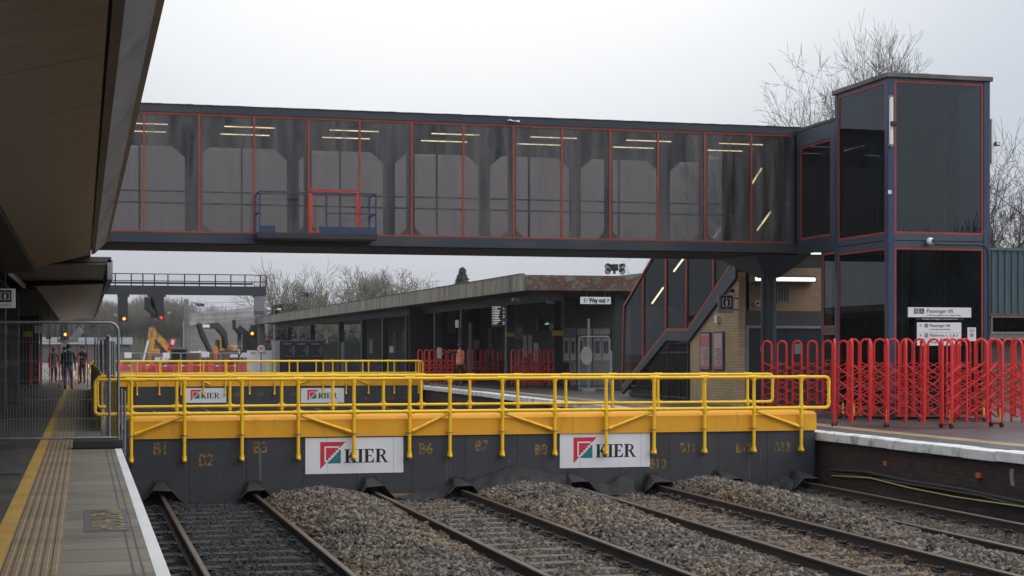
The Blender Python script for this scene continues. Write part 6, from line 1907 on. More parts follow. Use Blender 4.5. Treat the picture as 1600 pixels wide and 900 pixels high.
# floodlights standing on top of the canopy
def flood_cluster(u, v0, v1, d, label):
    p, q = PD(u, v1, d), PD(u, v0, d)
    t = thing('floodlight_cluster', p, label, 'floodlights')
    MB().tube(p, q, .05, n=8).build('mast', M['dark_steel'], t)
    s = (q.z - p.z)
    MB().box(p.x - .13, p.x + .13, p.y - .1, p.y + .1, p.z + s*.35, q.z + .03).build('control_box', M['black'], t, bevel=.01)
    for sx in (-1, 1):
        MB().bar((p.x, p.y, p.z + s*.6), (p.x + sx*s*.75, p.y, p.z + s*.6), .03, .03).build('crossarm', M['dark_steel'], t)
        for dz in (.32, .88):
            c_ = Vector((p.x + sx*s*.78, p.y, p.z + s*dz))
            MB().tube(c_ + Vector((0,.1,.03)), c_ + Vector((sx*.03,-.1,-.02)), .07, .125, 12).build('lamp_head', M['dark_steel'], t, smooth=True)
            MB().tube(c_ + Vector((sx*.03,-.101,-.02)), c_ + Vector((sx*.03,-.106,-.02)), .10, n=12).build('lens', M['galv'], t)
    return t
flood_cluster(960, 414, 428, 64, 'cluster of four small floodlights on top of the rusty canopy end')
q0, q1 = PY(975, 427, 68), PY(1012, 420, 68)
t = thing('green_roof', (q0 + q1)/2, 'strip of pale green corrugated roof behind the rusty canopy end', 'roof')
m = MB()
for i in range(40):
    x = q0.x - 3 + i*.25
    z = EYE + (548-427)/F*70 + (x - q0.x) * .12
    m.box(x, x + .18, 68, 69, z - .35, z)
m.build('corrugated_sheet', pm('green_sheet', (.16,.25,.21)), t)
MB().box(q0.x - 3, q0.x + 7, 69.01, 76, 0, 4.3).build('wall', M['wall_dark'], t)

# ================================================================== signal gantry
dG = 136.0
def GP(u, v): return PD(u, v, dG)
a, b = GP(100, 447), GP(415, 461.5)
yG = a.y
gy = GP(300, 454).y
def G(u, v): return PY(u, v, gy)
sg = thing('signal_gantry', (G(405,548).x, gy, -1.1), 'dark steel signal gantry with a railed walkway spanning the tracks', 'signal gantry')
xL, xR = G(60, 454).x, G(415, 454).x
zl, zh = G(300, 461).z, G(300, 447).z
MB().box(xL, xR, gy - .4, gy + .4, zl, zh).build('beam', M['dark_steel'], sg)
m = MB()
zr = G(300, 429).z
for u in (163,180,205,223,241,262,288,311,336,360,382,406,415):
    x = G(u, 440).x; m.box(x - .05, x + .05, gy - .45, gy - .37, zh, zr)
for z in (zr, (zr + zh)/2 - .1): m.box(xL, xR, gy - .45, gy - .39, z - .035, z + .035)
m.build('railing', M['dark_steel'], sg)
m = MB()
for i in range(150):
    x = xL + (xR - xL)*i/150; m.bar((x, gy - .42, zh + .15), (x, gy - .42, zr), .012, .012)
m.build('mesh_infill', M['grey_steel'], sg)
MB().box(xL, G(394, 441).x, gy - .3, gy - .15, G(300,444.5).z, G(300,441.5).z).build('cable_tray', M['dark_steel'], sg)
xc = G(405, 500).x
MB().box(xc - .42, xc + .42, gy - .35, gy + .35, -1.2, zl).build('column', M['grey_steel'], sg, bevel=.03)
m = MB()
for z in (G(405,487).z, G(405,490).z): m.box(xc - .44, xc + .44, gy - .37, gy + .37, z - .06, z + .02)
m.build('clamp_band', M['dark_steel'], sg)
MB().path([G(395,461), G(399,466), G(401,472), G(401,560)], .09, 8).build('cable_pipe', M['dark_steel'], sg)
def signal(uc, vtop, vbot, w_, lamp, y, label, shroud=True, red=False, feather=None):
    p = PY(uc, vbot, y); q = PY(uc, vtop, y)
    t = thing('railway_signal', p, label, 'railway signal', 'railway signals at stop')
    k = y / ray(uc, 500).y / F
    MB().box(p.x - w_*k/2, p.x + w_*k/2, y - .9, y - .5, p.z, q.z).build('backing_case', M['black'], t)
    l = PY(lamp[0], lamp[1], y - 1.0)
    MB().box(l.x - 4.6*k, l.x + 4.6*k, y - .99, y - .91, l.z - 4.5*k, l.z + 7.5*k).build('head', M['dark_steel'], t)
    MB().tube((l.x, y - 1.04, l.z), (l.x, y - .992, l.z), 3.6*k, n=18).build('halo_ring', M['signal_halo'], t)  # dim red glow round the lamp, painted as an emitting disc
    MB().tube((l.x, y - 1.06, l.z), (l.x, y - 1.045, l.z), 2.0*k if not red else 1.5*k, n=14).build('lamp', M['signal_red'] if red else M['signal_amber'], t)
    m = MB(); m.path([(l.x + 3.9*k*math.cos(R(a)), y - 1.12, l.z + 3.9*k*math.sin(R(a))) for a in (0,30,60,90,120,150,180)], .05, 5)
    m.build('hood', M['black'], t)
    return t, k
t, k = signal(191.5, 460, 503, 15, (194, 498), gy, 'railway signal hanging from the gantry on a single narrow case, amber lamp lit')
MB().box(G(183,460).x, G(202,460).x, gy - .42, gy + .3, G(190,464).z, zl - .002).build('hanger', M['dark_steel'], t)
c_ = G(182, 493); MB().tube(c_ + Vector((0,-.6,-.1)), c_ + Vector((0,-.6,.14)), .12, .30, 12).build('bell_housing', M['white'], t, smooth=True)
t, k = signal(245, 462, 497, 20, (252, 496), gy, 'wider railway signal hanging from the gantry with a sloping arm of lamps, red lamp lit', red=True)
MB().prism([G(225,465) + Vector((0,-.9,0)), G(238,465) + Vector((0,-.9,0)), G(246,494) + Vector((0,-.9,0)), G(240,494) + Vector((0,-.9,0)), G(225,484) + Vector((0,-.9,0))], (0,.4,0)).build('sloping_case', M['black'], t)
MB().bar(G(231,478) + Vector((0,-1.02,0)), G(242,492) + Vector((0,-1.02,0)), .32, .12, (0,1,0)).build('lamp_arm', M['dark_steel'], t)
MB().box(G(230,460).x, G(259,460).x, gy - .42, gy + .3, G(245,464).z, zl - .002).build('hanger', M['dark_steel'], t)
c_ = G(262, 490); MB().tube(c_ + Vector((0,-.6,-.1)), c_ + Vector((0,-.6,.14)), .12, .30, 12).build('bell_housing', M['white'], t, smooth=True)
# signal by the column
t, k = signal(395, 508, 548, 10, (394, 521), gy - 3, 'railway signal on a post beside the gantry column, amber lamp lit')
MB().path([PY(366,500,gy-3), PY(366,512,gy-3), PY(374,521,gy-3), PY(374,545,gy-3)], .16, 8).build('post', M['black'], t)
MB().bar(PY(372,512,gy-3.2), PY(388,524,gy-3.2), .5, .2, (0,1,0)).build('lamp_arm', M['dark_steel'], t)
MB().box(PY(373,520,gy).x, PY(391,520,gy).x, gy - 3.6, gy - 3.2, PY(380,547,gy-3).z, PY(380,520,gy-3).z).build('cabinet', M['black'], t)
MB().box(PY(370,540,gy).x, PY(402,540,gy).x, gy - 4, gy - 2.8, PY(380,551,gy-3).z, PY(380,547.2,gy-3).z).bar(PY(389,549,gy-3.3), PY(399,561,gy-3.3), .1, .1).bar(PY(378,549,gy-3.3), PY(370,563,gy-3.3), .1, .1).build('stand', M['dark_steel'], t)
MB().prism([PY(375,531,gy-3.9), PY(377,541,gy-3.9), PY(369,548,gy-3.9)], (0,.1,0)).build('blue_cover', pm('tarp_blue', (.05,.16,.38)), t)
# signal seen past the near canopy
yS3 = 118.0
t, k = signal(101, 505, 531, 12, (102, 522.5), yS3, 'railway signal seen below the end of the near canopy, amber lamp lit')
m = MB()
for u in (90, 97, 108, 116): 
    a, b = PY(u, 501, yS3), PY(u, 530, yS3); m.bar(a, b, .07, .07)
m.bar(PY(88,503,yS3), PY(130,503,yS3), .08, .08).bar(PY(113,530,yS3), PY(128,514,yS3), .5, .2, (0,1,0)).bar(PY(129,503,yS3), PY(129,512,yS3), .1, .1).bar(PY(129,512,yS3), PY(121,522,yS3), .1,.1).bar(PY(121,522,yS3), PY(121,532,yS3), .1, .1).bar(PY(90,532,yS3), PY(122,532,yS3), .25, .25)
m.build('ladder_frame', M['grey_steel'], t)
MB().box(PY(96,532,yS3).x, PY(104,532,yS3).x, yS3 - .5, yS3, -1.1, PY(100,532,yS3).z).build('post', M['grey_steel'], t)

# ================================================================== work site between the far barrier and the trees
ZS = -1.1
def site(u, d): 
    p = PD(u, 548, d); return Vector((p.x, p.y, ZS))
# red plastic barriers
m0 = None
nn = ['first','second','third','fourth','fifth','sixth','seventh','eighth','ninth']
for i in range(8):
    u = 190 + i * 27.2
    p = site(u + 13.5, 166)
    if m0 is None:
        m0 = thing('plastic_barrier', p, 'red plastic barrier, %s in the row from the near platform' % nn[i], 'barrier', 'red plastic barriers in a row')
        MB().box(-.95,.95,-.03,.03,.10,.22).box(-.95,.95,-.03,.03,.86,1.06).box(-.95,-.80,-.03,.03,.22,.86).box(.80,.95,-.03,.03,.22,.86).build('frame', M['ch8_red'], m0, local=True)
        m = MB()
        for k_ in range(13): m.box(-.76 + k_*.125, -.70 + k_*.125, -.02,.02,.222,.858)
        m.build('slats', M['ch8_red'], m0, local=True)
        MB().box(-.15,.15,-.036,-.031,.90,1.0).build('white_label', M['white'], m0, local=True)
        for s_ in (-.6, .6): MB().box(s_-.1,s_+.1,-.3,.3,0,.098).build('foot', M['black'], m0, local=True)
        o = m0
    else:
        o = copy_tree(m0); o['label'] = 'red plastic barrier, %s in the row from the near platform' % nn[i]
    o.location = p; o.location.z = ZS + .15 + .04*math.sin(i*2)
    o.rotation_euler = (0,0,R(-YAW*57.3*0 + 4*math.sin(i*1.7)))
# site fence with white notices
for i, (u, v, w_) in enumerate(((200,555,11),(260,555.5,11),(321,554,12),(380,554,13))):
    d_ = 170.0
    p = PD(u, v, d_)
    k = d_ / F
    t = thing('notice_board', (p.x, p.y, ZS), 'plain white notice on the site fence, %s from the near platform' % nn[i], 'notice', 'white notices on the site fence')
    MB().box(p.x - w_*k/2, p.x + w_*k/2, p.y - .04, p.y - .01, p.z - 4.3*k, p.z + 4.3*k).build('board', M['sign_white'], t)
    MB().tube((p.x, p.y + .02, ZS), (p.x, p.y + .02, p.z + 6*k), .04, n=6).build('post', M['galv'], t)
for i in range(7):
    a, b = site(190 + i*31, 171), site(190 + (i+1)*31 - .8, 171)
    t = thing('mesh_fence_panel', (a + b)/2, 'mesh fence panel far off round the work site', 'fence panel', 'mesh fence panels round the work site')
    mesh_panel(t, (a.x, a.y), (b.x, b.y), ZS + .2, ZS + 2.35, .15, .25, .05)
def excavator(name, base, rz, boom, cabmat, bodymat, boommat, label, scale=1.0, tip=None):
    t = thing('excavator', base, label, 'excavator', 'excavators on the work site', rz)
    S_ = scale
    def bx(n, x0,x1,y0,y1,z0,z1, m_, par=t, bev=.05): return MB().box(x0*S_,x1*S_,y0*S_,y1*S_,z0*S_,z1*S_).build(n, m_, par, bevel=bev*S_, local=True)
    for s_ in (-1, 1):
        m = MB(); y0 = s_*1.0 - .28; pr = []
        for k_ in range(16):
            a = 2*math.pi*k_/16; cx = 1.3 if math.cos(a) > 0 else -1.3
            pr.append(Vector(((cx + .42*math.cos(a))*S_, y0*S_, (.44 + .42*math.sin(a))*S_)))
        m.prism(pr, (0,.56*S_,0)); m.build('track', M['black'], t, local=True)
    bx('undercarriage', -1,1,-.7,.7,.4,.95, M['dark_steel'])
    bx('engine_body', -.6,2.3,-1.25,1.25,1.0,2.05, bodymat, bev=.15)
    bx('counterweight', 2.31,2.6,-1.2,1.2,1.05,1.9, M['dark_steel'], bev=.12)
    c = bx('cab', -1.5,-.1,.25,1.25,1.02,2.95, cabmat, bev=.12)
    bx('cab_window', -1.35,-.25,1.26,1.27,1.7,2.8, M['glass_dark'], c, 0); bx('cab_window', -1.52,-1.51,.38,1.12,1.4,2.8, M['glass_dark'], c, 0); bx('cab_window', -1.35,-.25,.22,.24,1.7,2.8, M['glass_dark'], c, 0)
    for n, pts, w_ in boom:
        m = MB(); P = [Vector((x*S_, -.2*S_, z*S_)) for x, z, _ in pts]
        for (a, b), (wa, wb) in zip(zip(P, P[1:]), zip([q[2] for q in pts], [q[2] for q in pts][1:])):
            e = (b - a).normalized(); nn_ = Vector((-e.z, 0, e.x))
            m.prism([a - nn_*wa/2*S_ - e*.05, b - nn_*wb/2*S_ + e*.05, b + nn_*wb/2*S_ + e*.05, a + nn_*wa/2*S_ - e*.05], (0, w_*S_, 0))
        m.build(n, boommat, t, local=True)
    return t
# pale grey sheds far behind the platform
dS = 215
a, b = PD(95, 527, dS), PD(208, 538, dS)
t = thing('site_shed', (a.x, a.y, ZS), 'long low shed with a white roof edge behind the work site', 'building')
MB().box(a.x - 10, b.x, a.y - .1, a.y + 8, b.z, a.z).build('white_fascia', pm('shed_white', (.42,.44,.46), (.36,.38,.40), .3), t)
MB().box(a.x - 10, b.x - .3, a.y + .3, a.y + 8, ZS - .5, b.z).build('wall', pm('shed_wall', (.10,.105,.11)), t)
for i in range(9):
    x = b.x - 1.4 - i*2.3
    MB().box(x - .06, x + .06, a.y - .16, a.y - .11, b.z, a.z).build('fascia_joint', M['wall_dark'], t)
# yellow excavator, boom bent high
kx = 186 / F
p = site(258, 186); 
M['cab_dark'] = pm('cab_dark', (.05,.07,.07))
boomA = [('boom', [(-.5,1.6,.5),(-1.6,3.0,.85),(-4.9,4.6,.7)], .5), ('arm', [(-5.0,5.3,.5),(-5.2,4.4,.8),(-5.3,1.0,.5)], .45), ('bucket', [(-5.3,1.0,.5),(-5.0,.3,1.1),(-4.3,.2,.6)], .9), ('boom_ram', [(-4.7,5.0,.16),(-1.7,3.6,.16)], .15), ('hose', [(-4.9,5.05,.07),(-3.2,4.35,.07),(-1.4,3.4,.07),(-.6,2.2,.07)], .52)]
e1 = excavator('excavator', site(271, 186) + Vector((0,0,-.2)), R(60), boomA, M['cab_dark'], M['excavator_yellow'], M['excavator_yellow'], 'muddy yellow excavator with its arm folded straight down', 1.0)
boomB = [('boom', [(-.4,1.8,.6),(-1.2,3.7,.9),(-2.9,4.7,.85),(-6.9,4.6,.5)], .5), ('arm', [(-7.3,4.9,.5),(-6.3,3.4,.75),(-3.6,.2,.45)], .45), ('bucket', [(-3.7,.4,.5),(-3.1,-.3,1.0),(-2.4,-.2,.6)], .9)]
e2 = excavator('excavator', site(357, 192) + Vector((0,0,1.5)), R(52), boomB, M['excavator_yellow'], M['excavator_yellow'], M['black'], 'excavator with a long black boom and an orange yellow cab', .85)
MB().box(-5.6,-4.2,-.19,-.175,3.75,4.1).build('white_plate', M['white'], e2, local=True)
tag(MB().add([tuple(site(338,190)) , tuple(site(386,190)), tuple(site(386,200)), tuple(site(338,200))] + [tuple(site(342,191) + Vector((0,0,1.45))), tuple(site(382,191) + Vector((0,0,1.45))), tuple(site(382,199) + Vector((0,0,1.45))), tuple(site(342,199) + Vector((0,0,1.45)))], [(4,5,6,7),(0,1,5,4),(1,2,6,5),(2,3,7,6),(3,0,4,7)]).build('earth_mound', pm('earth_bank', (.16,.11,.07), (.10,.075,.05), 1, .9)), 'wide brown earth mound under the excavator with the black boom', 'mound')
p = site(322, 178)
t = thing('dump_skip', p, 'rusty brown tipper body standing between the two excavators', 'skip')
MB().prism([p + Vector((-2.2,0,.9)), p + Vector((2.2,0,.9)), p + Vector((2.7,0,2.3)), p + Vector((-2.7,0,2.3))], (0,2,0)).build('body', pm('rusty_brown', (.16,.09,.05), (.10,.06,.04), 1, .8), t)
MB().box(p.x-2,p.x+2,p.y+.2,p.y+1.8,p.z+.3,p.z+.9).build('chassis', M['black'], t)
for s_ in (-1.4, 1.4): MB().tube(p + Vector((s_,-.1,.45)), p + Vector((s_,.4,.45)), .45, n=14).build('wheel', M['rubber'], t)
p = site(280, 176)
t = thing('site_cabin', p, 'small dark green glazed cab of a machine behind the white notices', 'cab')
MB().box(p.x-.9,p.x+.9,p.y,p.y+1.6,p.z+.3,p.z+2.9).build('body', M['cab_dark'], t, bevel=.1)
MB().box(p.x-.75,p.x+.75,p.y-.02,p.y-.005,p.z+1.4,p.z+2.7).build('window', M['glass_dark'], t)
p = site(385, 182)
t = thing('site_container', site(350, 181), 'dark blue grey container behind the white notices', 'container')
a, b = PD(343, 548, 181), PD(372, 563, 181)
MB().box(a.x, b.x, a.y, a.y + 2.4, ZS, a.z).build('body', pm('container_blue', (.035,.05,.065)), t)
MB().box(a.x + 1.0, a.x + 2.0, a.y - .03, a.y - .005, a.z - .75, a.z - .4).build('window', M['sign_white'], t)
p = site(240, 180)
t = thing('site_van', p, 'blue and white parked van half hidden behind the site fence', 'van')
MB().box(p.x - .2, p.x + 3.8, p.y, p.y + 1.9, ZS + .4, ZS + 2.1).build('body', pm('van_blue', (.05,.07,.13)), t, bevel=.15)
MB().box(p.x + .1, p.x + 1.6, p.y - .02, p.y - .004, ZS + 1.3, ZS + 1.9).build('window', M['sign_white'], t)
for x in (.7, 3.0): MB().tube((p.x + x, p.y - .02, ZS + .38), (p.x + x, p.y + .25, ZS + .38), .38, n=14).build('wheel', M['rubber'], t)
# tilted red and white road sign
a, b = PD(267, 548, 176), PD(271, 529, 176)
t = thing('road_sign', Vector((a.x, a.y, ZS)), 'narrow red and white road sign leaning behind the yellow excavator', 'road sign')
MB().bar(a, b, .7, .03, (0,1,0)).build('plate', M['logo_red'], t)
MB().bar(a.lerp(b,.5) + Vector((0,-.1,0)), a.lerp(b,.9) + Vector((0,-.1,0)), .35, .03, (0,1,0)).build('white_panel', M['white'], t)
MB().tube(Vector((a.x,a.y+.05,ZS)), a, .04).build('post', M['galv'], t)
# white banner hoarding, speed sign, red notice, lamp posts
a, b = PD(386, 547.5, 130), PD(432, 562, 130)
t = thing('banner_hoarding', (a + b)/2, 'white banner hoarding with small red emblems beside the round speed sign', 'hoarding')
MB().box(a.x, b.x, a.y - .05, a.y, ZS, a.z).build('banner', pm('banner_white', (.78,.79,.80), (.72,.73,.74), 1), t)
for u in (393, 408, 425.5):
    q = PY(u, 552, a.y - .06); k = 130/F
    MB().prism([q + Vector((0,0,2*k)), q + Vector((4*k,0,2*k)), q + Vector((0,0,-1.5*k))], (0,-.01,0)).build('emblem', M['logo_red'], t)
    lettering('KIER' if u < 420 else 'KI', 3.2*k, q + Vector((5.5*k if u < 420 else 4.6*k,-.012,0)), (1,0,0), (0,0,1), M['ink'], t, sx=.8)
for i, (u0, u1) in enumerate(((386,395),(396,432))): pass
p = PD(408, 545, 128)
t = thing('speed_sign', (p.x, p.y, ZS), 'round white speed sign with a red rim in front of the gantry column', 'sign')
k = 128/F
MB().tube(p, p + Vector((0,.03,0)), 6.9*k, n=28).build('red_rim', M['logo_red'], t)
MB().tube(p + Vector((0,-.012,0)), p + Vector((0,-.002,0)), 5.7*k, n=28).build('face', M['sign_white'], t)
lettering('30', 8.0*k, p + Vector((0,-.016,0)), (1,0,0), (0,0,1), M['ink'], t)
MB().tube((p.x, p.y + .06, ZS), (p.x, p.y + .06, p.z), .05).build('post', M['galv'], t)
p = PD(427, 534, 127); k = 127/F
t = thing('red_notice', (p.x, p.y, ZS), 'red notice above a white one on a post beside the banner', 'notice')
MB().box(p.x - 4.6*k, p.x + 4.6*k, p.y - .03, p.y, p.z - 3*k, p.z + 3.6*k).build('red_plate', pm('plate_red', (.62,.06,.06)), t)
MB().box(p.x - 2.4*k, p.x + 3.8*k, p.y - .03, p.y, p.z - 13*k, p.z - 3.4*k).build('white_plate', M['sign_white'], t)
lettering('3', 5*k, (p.x + .6*k, p.y - .034, p.z - 10*k), (1,0,0), (0,0,1), M['logo_red'], t)
MB().tube((p.x, p.y + .04, ZS), (p.x, p.y + .04, p.z), .05).build('post', M['galv'], t)
def lamp_post(u, v, d, arms, label):
    p = PD(u, v, d); k = d/F
    t = thing('lamp_post', (p.x, p.y, ZS), label, 'lamp post')
    MB().tube((p.x, p.y, ZS), p, .09, .05, 8).build('pole', M['grey_steel'], t, smooth=True)
    for s_ in arms:
        MB().bar(p, p + Vector((s_*5*k,0,.2*k)), .05, .05).build('arm', M['grey_steel'], t)
        MB().box(min(p.x+s_*5*k, p.x+s_*11*k), max(p.x+s_*5*k, p.x+s_*11*k), p.y-.15, p.y+.15, p.z-.02, p.z+.12).build('lamp_head', M['sign_white'], t, bevel=.03)
lamp_post(428, 484, 150, (-1, 1), 'tall pale lamp post with two flat heads behind the canopy end')
lamp_post(465, 505, 140, (1,), 'pale lamp post seen between the farthest canopy columns')
flood_cluster(480, 458, 466, 120, 'dark floodlight cluster above the far part of the canopy')
# workers
for (u, v, d, h, lab, hat) in ((337, 548, 176, 1.75, 'far worker in orange standing high beside the excavators', None), (400, 565, 168, 1.7, 'far worker in orange with a white helmet near the banner', M['white']), (188, 560, 169, 1.7, 'far worker in orange at the end of the red plastic barriers', None)):
    q = PD(u, v, d)
    z = q.z - 1.05 if u == 337 else ZS
    person((q.x, q.y, max(z, ZS)), R(40 if u == 400 else 180), lab, M['hivis'], M['hivis'], 'bent' if u == 400 else 'stand', h, None, True, hat, 'far workers in orange')
tag(MB().box(PD(328,0,175).x, PD(346,0,175).x, PD(337,548,175).y + .6, PD(337,548,175).y + 2.4, ZS, PD(337, 548, 176).z - 1.07).build('earth_mound', pm('earth', (.13,.08,.05)), bevel=.3), 'brown mound the far worker in orange stands on', 'mound')

# smaller machines and stores round the site
p = site(228, 178); k = 178/F
t = thing('small_loader', p, 'small yellow loader with a raised white mast left of the yellow excavator', 'loader')
MB().box(p.x-.7,p.x+.9,p.y,p.y+1.4,ZS+.4,ZS+1.5).build('body', M['excavator_yellow'], t, bevel=.12)
MB().bar(p + Vector((-.3,.2,1.4)), p + Vector((.25,.2,3.7)), .22,.2).build('mast', M['white'], t)
MB().box(p.x+.6,p.x+1.5,p.y,p.y+.9,ZS+2.1,ZS+2.75).build('bucket', pm('loader_orange', (.62,.22,.03)), t, bevel=.1)
MB().bar(p + Vector((.2,.2,3.3)), p + Vector((1.1,.3,2.7)), .12,.12).build('arm', M['excavator_yellow'], t)
for x in (-.45, .65): MB().tube(p + Vector((x,-.06,.42)), p + Vector((x,.3,.42)), .42, n=14).build('wheel', M['rubber'], t)
p = site(311, 180)
t = thing('dumper_truck', p, 'low brown dumper truck with an amber beacon on its pale roof', 'truck')
MB().box(p.x-1.2,p.x+1.2,p.y,p.y+1.8,ZS+.5,ZS+1.7).build('body', pm('dumper_brown', (.24,.14,.05), (.15,.09,.04), 1.2, .7), t, bevel=.1)
MB().box(p.x-.9,p.x+.9,p.y+.2,p.y+1.6,ZS+2.35,ZS+2.5).build('roof', M['sign_white'], t, bevel=.04)
for x in (-.8, .8): MB().box(p.x+x-.05,p.x+x+.05,p.y+.25,p.y+.35,ZS+1.7,ZS+2.36).build('roof_post', M['black'], t)
MB().tube(p + Vector((.1,.8,2.51+.0)), p + Vector((.1,.8,2.72)), .12, n=10).build('beacon', pm('beacon_amber', (.8,.3,.02)), t)
for x in (-.8, .8): MB().tube(p + Vector((x,-.08,.45)), p + Vector((x,.3,.45)), .45, n=14).build('wheel', M['rubber'], t)
for i, (u, w_, h_, cc, lab) in enumerate(((213, 10, 1.7, (.30,.32,.33), 'pale grey stacked site panels beside the shed'), (247, 9, 1.5, (.07,.11,.2), 'dark blue tool chest behind the site fence near the loader'), (298, 7, 1.6, (.55,.28,.05), 'yellow site box right of the glazed machine cab'), (330, 8, 1.4, (.50,.25,.05), 'yellow site box below the far worker in orange'))):
    p = site(u, 174); ww = w_*174/F
    t = thing('storage_box', p, lab, 'box')
    m_ = pm('store', cc, tuple(x*.7 for x in cc), 2, .6)
    MB().box(p.x-ww/2,p.x+ww/2,p.y,p.y+.9,ZS+.05,ZS+h_).build('body', m_, t, bevel=.03)
    MB().box(p.x-ww/2-.03,p.x+ww/2+.03,p.y-.03,p.y+.93,ZS+h_+.002,ZS+h_+.08).build('lid', M['dark_steel'], t)
# things standing under the island canopy
for i, (u, v, lab) in enumerate(((612, 585, 'dark slatted bench against the building, farther one under the canopy'), (748, 596, 'dark slatted bench behind the red barriers under the canopy'))):
    p = PZ(u, v); d_ = 1.5*F/(v-548)
    t = thing('bench', p, lab, 'bench', 'benches under the island canopy')
    for z, y in ((.45,0),(.45,.14),(.45,.28)): MB().box(p.x-.8,p.x+.8,p.y+y,p.y+y+.1,z-.03,z).build('seat_slat', M['grey_steel'], t)
    for z in (.6,.75,.9): MB().box(p.x-.8,p.x+.8,p.y+.4,p.y+.43,z,z+.09).build('back_slat', M['grey_steel'], t)
    for x in (-.7,.7): MB().box(p.x+x-.03,p.x+x+.03,p.y,p.y+.44,0,.42).build('leg', M['black'], t)
for (u0,u1,v0,v1,mt,nm,dd_) in ((684,690,543,560,'poster_white','leaflet_rack',72),(712,717,500,512,'poster_white','speaker_box',66),(717.5,722,512,590,'wall_grey','conduit_post',75),(733,738,505,590,'wall_grey','conduit_post',71),(764,769,512,560,'wall_grey','conduit_post',74),(857,861,500,520,'galv','wall_clock',67),(835,842,536,566,'poster_white','notice_case',67)):
    a, b = PD(u0, v0, dd_), PD(u1, v1, dd_)
    t = thing(nm, ((a.x+b.x)/2, a.y, max(0,b.z)), {'leaflet_rack':'small pale rack of leaflets behind the first red barrier hoops','speaker_box':'small pale box on the post above the worker in orange','wall_clock':'round grey clock on the wall left of the pale doors','notice_case':'narrow pale notice case on the wall behind the trolley'}.get(nm, 'thin grey conduit post in the shade, %s the worker in orange' % ('just behind' if u0 < 720 else ('just right of' if u0 < 740 else 'well right of'))), nm.replace('_',' ').split()[-1])
    if nm == 'wall_clock': MB().tube(((a.x+b.x)/2, a.y, (a.z+b.z)/2), ((a.x+b.x)/2, a.y-.06, (a.z+b.z)/2), .16, n=16).build('body', M['poster_white'], t)
    else: MB().box(a.x,b.x,a.y,a.y+.08,max(.01,b.z),a.z).build('body', M[mt], t, bevel=.004)
# scaffolded building
dB = 235.0
def BP(u, v): return PD(u, v, dB)
yb0 = BP(345, 548).y
t = thing('scaffolded_building', (BP(345,548).x, yb0, ZS), 'building wrapped in pale sheeting and scaffolding beyond the work site', 'building')
def bx2(u0, u1, v0, v1, dy, th, nm, m_): 
    a, b = PY(u0, v0, yb0), PY(u1, v1, yb0)
    return MB().box(a.x, b.x, yb0 + dy, yb0 + dy + th, b.z, a.z).build(nm, m_, t)
sheetm = pm('sheeting', (.66,.65,.63), (.48,.46,.44), .35, .8, stretch=(1,1,.5), c3=(.20,.16,.15), scale3=.25)
bx2(292, 372, 500, 575, 1.5, 8, 'core', pm('core_grey', (.30,.26,.245), (.42,.40,.38), .2, .9))
MB().prism([PY(296,491,yb0), PY(398,479,yb0), PY(398,497,yb0), PY(296,508,yb0)], (0,.3,0)).build('sheeting', sheetm, t)
bx2(372, 420, 482, 575, 1.6, 6, 'core', pm('core_dark', (.25,.23,.21), (.33,.31,.29), .2, .9))
bx2(288.5, 295, 467, 575, .2, 1.2, 'stair_tower', pm('tower_grey', (.14,.135,.13), (.2,.195,.19), .5))
MB().prism([PY(301,472,yb0), PY(320,475,yb0), PY(320,479,yb0), PY(310,479,yb0)], (0,.4,0)).build('blue_sheet', pm('blue_sheet', (.03,.04,.16)), t)
m = MB(); rr = random.Random(11)
for i in range(46):
    u = 294 + i * 2.6 + rr.uniform(-.5,.5)
    top_ = 468 + rr.uniform(0, 14) + (0 if u < 325 else 6)
    m.bar(PY(u, top_, yb0 - .2), PY(u, 575, yb0 - .2), .05, .05)
for v in (472, 480, 488, 497, 506, 516, 526, 537): m.bar(PY(296, v + 2, yb0 - .25), PY(405, v - 2 + rr.uniform(-2,2), yb0 - .25), .07, .07)
for i in range(14):
    u = 300 + i*7.4; m.bar(PY(u, 490 + rr.uniform(-6,30), yb0 - .3), PY(u + 7, 475 + rr.uniform(-4,40), yb0 - .3), .06, .06)
m.build('scaffolding', pm('scaffold_pale', (.42,.42,.42)), t)

